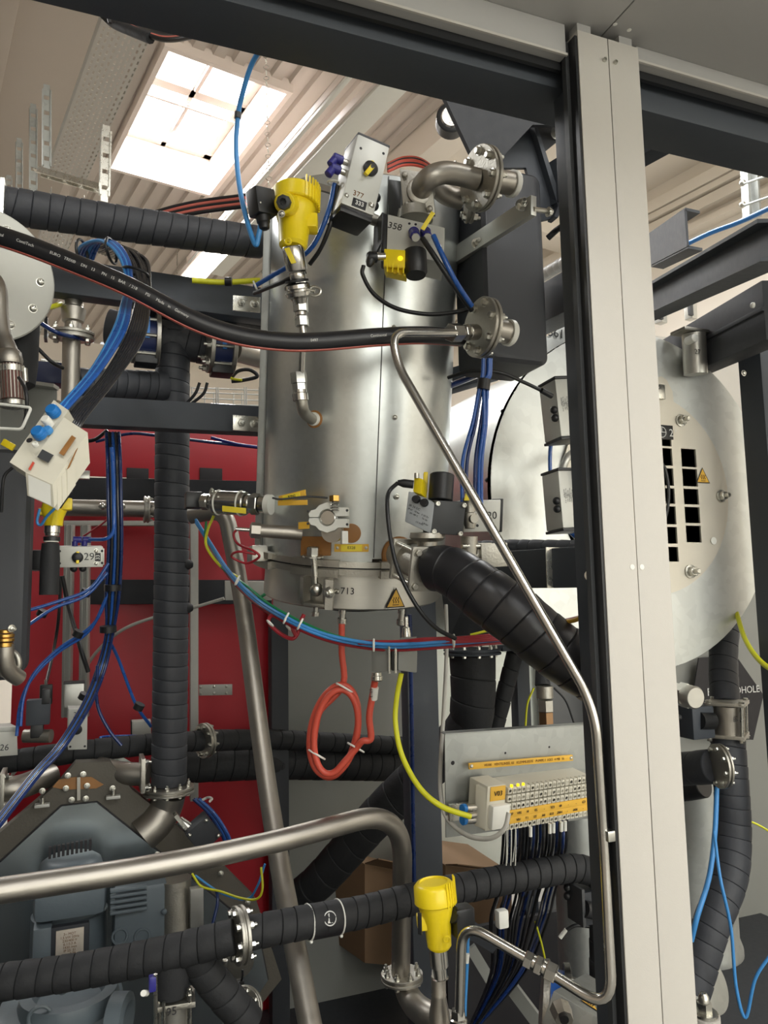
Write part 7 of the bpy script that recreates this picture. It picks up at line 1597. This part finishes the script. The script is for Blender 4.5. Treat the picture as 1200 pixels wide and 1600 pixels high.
o = MB().box(PY(109, 1475, yM-.070), X*.030, Y*.002, Z*.033, .001).build('rating_plate', M_paper, mt)
for i, tx in enumerate(('3~ MOT', '1.5 kW 50Hz', '230/400 V', '6.1/3.5 A', '1430 /min', 'IP 55  S1', 'cos 0.79')): text(o, tx, PY(109, 1459+i*5.2, yM-.0725), X, Z, .0075, M_inkr)
bolt(PY(256, 1424, yM-.055), -Y, .014, mt, 'cap', M_motor)
for u in (187, 222): MB().torus(PY(u, 1463, yM-.056), Y, .017, .003, 24, 6).build('cast_ring', M_motor, mt)
gx = thing('gearbox', 'blue-grey cast gearbox body in the bottom left corner', 'gearbox', (100, 1640, 1.4))
yQ = W((90, 1560, 1.5)).y
MB().box(PY(95, 1640, yQ+.06), X*.12, Y*.08, Z*.085, .018).build('body', M_motor, gx)
b = MB(); b.lathe(PY(108, 1575, yQ+.05), Z, [(0, .092), (.018, .096), (.034, .092), (.036, .07), (.02, .06)], 48); b.build('flange_ring', M_motor, gx)
MB().lathe(PY(175, 1590, yQ-.03), -Y*.4+X*.9, [(0, .045), (.03, .045), (.034, .03), (.02, .0)], 32).build('side_bearing', M_motor, gx)
for u in (65, 98): bolt(PY(u, 1548, yQ-.03), Z-Y*.5, .014, gx, 'hex', M_motor)
MB().torus(PY(62, 1590, yQ-.022), Y, .02, .004, 24, 8).build('cast_ring', M_motor, gx)

# ================================================================== REMAINING HOSES, CABLES AND SMALL THINGS
# unseen side, front and low panels, added to darken the lower interior
tag(MB().box(V((-1.12, 2.15, 1.2)), X*.012, Y*1.1, Z*1.14, .003).build('side_light_baffle', M_gpand), 'dark grey side cladding added to block light on the left, outside the frame', 'baffle')
t = thing('front_light_screen', 'added dark grey light-blocking door left of the photo frame', 'screen', V((-.7, YF+.03, .06))); MB().box(V((-.70, YF+.03, 1.24)), X*.42, Y*.015, Z*1.18, .004).build('leaf', M_gpand, t); MB().bar(V((-.34, YF, 1.0)), V((-.34, YF, 1.25)), .015, .03, Y, .003).build('handle', M_blk, t)  # unseen panel, keeps front light off the left interior
tag(MB().box(V(((xl-.30)/2-.0, YF+.03, .37)), X*((xl-.02+.28)/2), Y*.012, Z*.33, .003).build('low_light_baffle', M_gpand), 'low dark grey plate added to block light at the machine front below the photo frame', 'plate')  # unseen plate, cuts low light entering the machine
# hoses at the upper boxes
cable([(508, 0, 1.36), (470, 22, 1.40), (432, 48, 1.44), (396, 95, 1.50), (378, 150, 1.53), (372, 182, 1.54), (369, 230, 1.54), (374, 290, 1.53), (386, 345, 1.51), (399, 382, 1.50), (404, 368, 1.50), (408, 345, 1.50)], 4.2, M_lblue, 'light blue cable hanging from the top beam past the skylight to the yellow sensor plug', 'cable', k=10)
tag(MB().cyl(W((372, 176, 1.54)), W((371, 185, 1.54)), .007, n=12).build('cable_marker', M_blkg), 'dark marker on the light blue cable in front of the skylight', 'marker')
cable([(523, 287, 1.58), (516, 320, 1.58), (506, 350, 1.58), (488, 385, 1.60), (460, 410, 1.64), (430, 428, 1.68), (398, 447, 1.72)], 4.0, M_blue, 'blue air hose from the navy elbow of the tilted box, behind the yellow sensor', 'air_hose', 'hose', k=10)
cable([(527, 290, 1.58), (523, 320, 1.58), (515, 355, 1.58), (500, 390, 1.60), (484, 413, 1.62)], 3.6, M_blk, 'black air hose beside the blue one below the navy elbow of the tilted box', 'air_hose', 'hose', k=10)
cable([(398, 458, 1.70), (420, 449, 1.62), (445, 439, 1.56), (478, 424, 1.55)], 3.6, M_blk, 'black strap cable running left from the sensor neck', 'cable')
tag(MB().torus(W((399, 447, 1.70)), rt+up*.4, .0105, .0022, 18, 6).build('cable_tie', M_white), 'white cable tie where blue and black hoses meet left of the vessel top', 'cable tie')
tag(MB().torus(W((520, 285, 1.575)), up, .0105, .0022, 18, 6).build('cable_tie', M_white), 'white cable tie under the navy elbow of the tilted box', 'cable tie')
cable([(660, 372, 1.53), (680, 402, 1.52), (705, 440, 1.53), (737, 485, 1.58)], 4.2, M_blk, 'black air hose from the box marked 358 down to the blind flange', 'air_hose', 'hose')
cable([(677, 368, 1.53), (692, 400, 1.52), (712, 440, 1.53), (737, 478, 1.57)], 4.2, M_blue, 'blue air hose from the box marked 358 down to the blind flange', 'air_hose', 'hose')
cable([(568, 415, 1.53), (567, 430, 1.53), (585, 460, 1.55), (620, 482, 1.58), (670, 491, 1.60), (715, 487, 1.60), (734, 482, 1.60)], 3.4, M_blk, 'black cable looping from the yellow indicator below the box marked 358', 'cable', k=10)
cable([(300, 438, 1.95), (350, 441, 1.97), (406, 438, 2.0)], 4.6, M_yelc, 'yellow hose lying on the upper cross beam left of the vessel', 'hose', 'hose')
tag(MB().lathe(W((352, 440, 1.965)), rt, [(0, .011), (.017, .011)], 16).build('hose_strap', M_blk), 'black strap on the yellow hose left of the vessel', 'strap')
# striped hoses behind
for i in range(5):
    cable([(150, 375-i*2, 2.35), (230, 352-i*4, 2.35), (300, 334-i*4.2, 2.32), (385, 322-i*4.2, 2.28)], 3.4, (M_rub, M_rstr)[i % 2], 'black and salmon striped hoses passing behind the yellow sensor plug', 'hose', 'hose', 'striped hoses behind the yellow sensor')
for i in range(6):
    cable([(606, 268-i*2.4, 1.80+.01*i), (632, 258-i*2.4, 1.82+.01*i), (662, 262-i*2.2, 1.86+.01*i), (700, 285, 1.9)], 2.2, (M_red, M_blk, M_red)[i % 3], 'red and black cables arching over the vessel top behind the bright elbow', 'cable', 'cable', 'red and black cables over the vessel top')
cable([(490, 290, 1.95), (530, 280, 1.95), (600, 262, 1.9)], 1.8, M_red, 'thin red cable running behind the tilted box', 'cable')
for i in range(9):
    m_ = (M_rub, M_rstr, M_blkg, M_rub, M_rub, M_rstr, M_rub, M_rub, M_wcab)[i]
    cable([(160+i*3.2, -20, 2.2), (166+i*4.4, 8+i*1, 2.15), (190+i*4.2, 36-i*.6, 2.1), (235+i*2, 56-i*1.2, 2.0), (270+i*1, 62-i*2.4, 1.95), (320+i*2, 50-i*2.2, 1.85), (380+i*2, 20-i*2, 1.75)], 4.0, m_, 'black and salmon striped cables sagging in a thick bundle at the top left corner', 'cable', 'cable', 'cable bundle at the top left')
cable([(162, 22, 2.1), (178, 36, 2.1), (205, 48, 2.05), (235, 60, 2.0)], 8, M_foam, 'thick black sleeve at the left of the top left cable bundle', 'sleeve', 'sleeve')
cable([(158, -10, 2.0), (166, 10, 2.0), (172, 36, 2.0)], 3, M_blk, 'short black cable at the top edge left of the cable bundle', 'cable')
tag(MB().torus(W((459, 42, 1.40)), rt, .014, .0018, 18, 6, sx=1.3).build('cable_tie', M_white), 'white cable tie hanging from the top beam above the skylight', 'cable tie')
# hanger chain at the roof
b = MB(); 
for i in range(26): b.torus(PZ(417+.1*i, 70+i*8.6, ZR-.7) if False else W((415+.2*i, 70+i*8.7, 4.2)), (rt if i % 2 else fw), .010, .0022, 8, 4, sy=1.5)
tag(b.build('hanger_chain', M_zinc), 'thin chain hanging from the roof between skylight and light rail', 'chain')
# round black thing behind the gusset
t = thing('round_lamp', 'small black round spotlight peeping out behind the gusset plate', 'lamp', (702, 182, 2.3)); MB().lathe(W((706, 182, 2.3)), fw, [(0, .040), (.004, .046), (.05, .046)], 32).build('body', M_blk, t); MB().lathe(W((706, 182, 2.3)), -fw, [(0, .034), (.004, .03), (.004, 0)], 28).build('lens', M_ssb, t)
# hose and tube left of the post behind the black tank
cable([(856, 372, 1.9), (872, 358, 1.88), (900, 340, 1.8)], 5, M_blk, 'black hose curving in the gap between black tank and post', 'hose', 'hose')
cable([(700, 470, 1.95), (735, 450, 1.95), (760, 432, 1.95)], 3, M_alu, 'thin bright tube behind the hoses left of the black tank', 'tube', 'tube')
o = wrap(W_([(845, 432, 2.3), (900, 400, 2.1)]), .018, .03, M_wcab, 'wrapped_pipe', seed=71); tag(o, 'pale wrapped pipe seen in the gap between black tank and post', 'pipe')
# cables along the red panel top
cable([(150, 690, 2.6), (200, 678, 2.6), (240, 680, 2.6), (320, 690, 2.65), (410, 700, 2.7)], 2.4, M_blued, 'dark blue cable sagging along the top of the red panel', 'cable')
cable([(330, 684, 2.6), (370, 694, 2.6), (412, 700, 2.65)], 2.4, M_navy, 'violet blue cable on the red panel left of the vessel', 'cable')
cable([(132, 690, 2.2), (150, 686, 2.2), (168, 672, 2.2)], 3, M_blk, 'short black cable under the middle beam by the hose bundle', 'cable')
# grey bracket plate with cables on the red panel
t = thing('wall_bracket', 'pale sheet bracket on the red panel behind the diagonal pipe', 'bracket', (400, 935, 2.6)); f = face((352, 938, 2.6), (425, 938, 2.65), (352, 908, 2.6)); fbox(f, .02, .002).build('sheet', M_alup, t)
cable([(375, 915, 2.5), (385, 930, 2.45), (400, 936, 2.4), (418, 926, 2.4)], 2.5, M_green, 'green cable on the pale sheet bracket', 'cable')
# small rubber noses on the column
for lab, u, v in (('upper small rubber nose on the right side of the tall wrapped column', 299, 882), ('lower small rubber nose with grey tube on the right side of the tall wrapped column', 301, 950)):
    tag(MB().lathe(W((288, v, 2.2)), X, [(0, .022), (.018, .012), (.024, .008)], 16).build('rubber_nose', M_foam), lab, 'nose', 'rubber noses on the tall column')
# screws on posts and beams
for i, (u, v) in enumerate(((660, 985), (660, 1033), (661, 1082), (662, 1118), (663, 1162), (664, 1230), (665, 1310))): pass
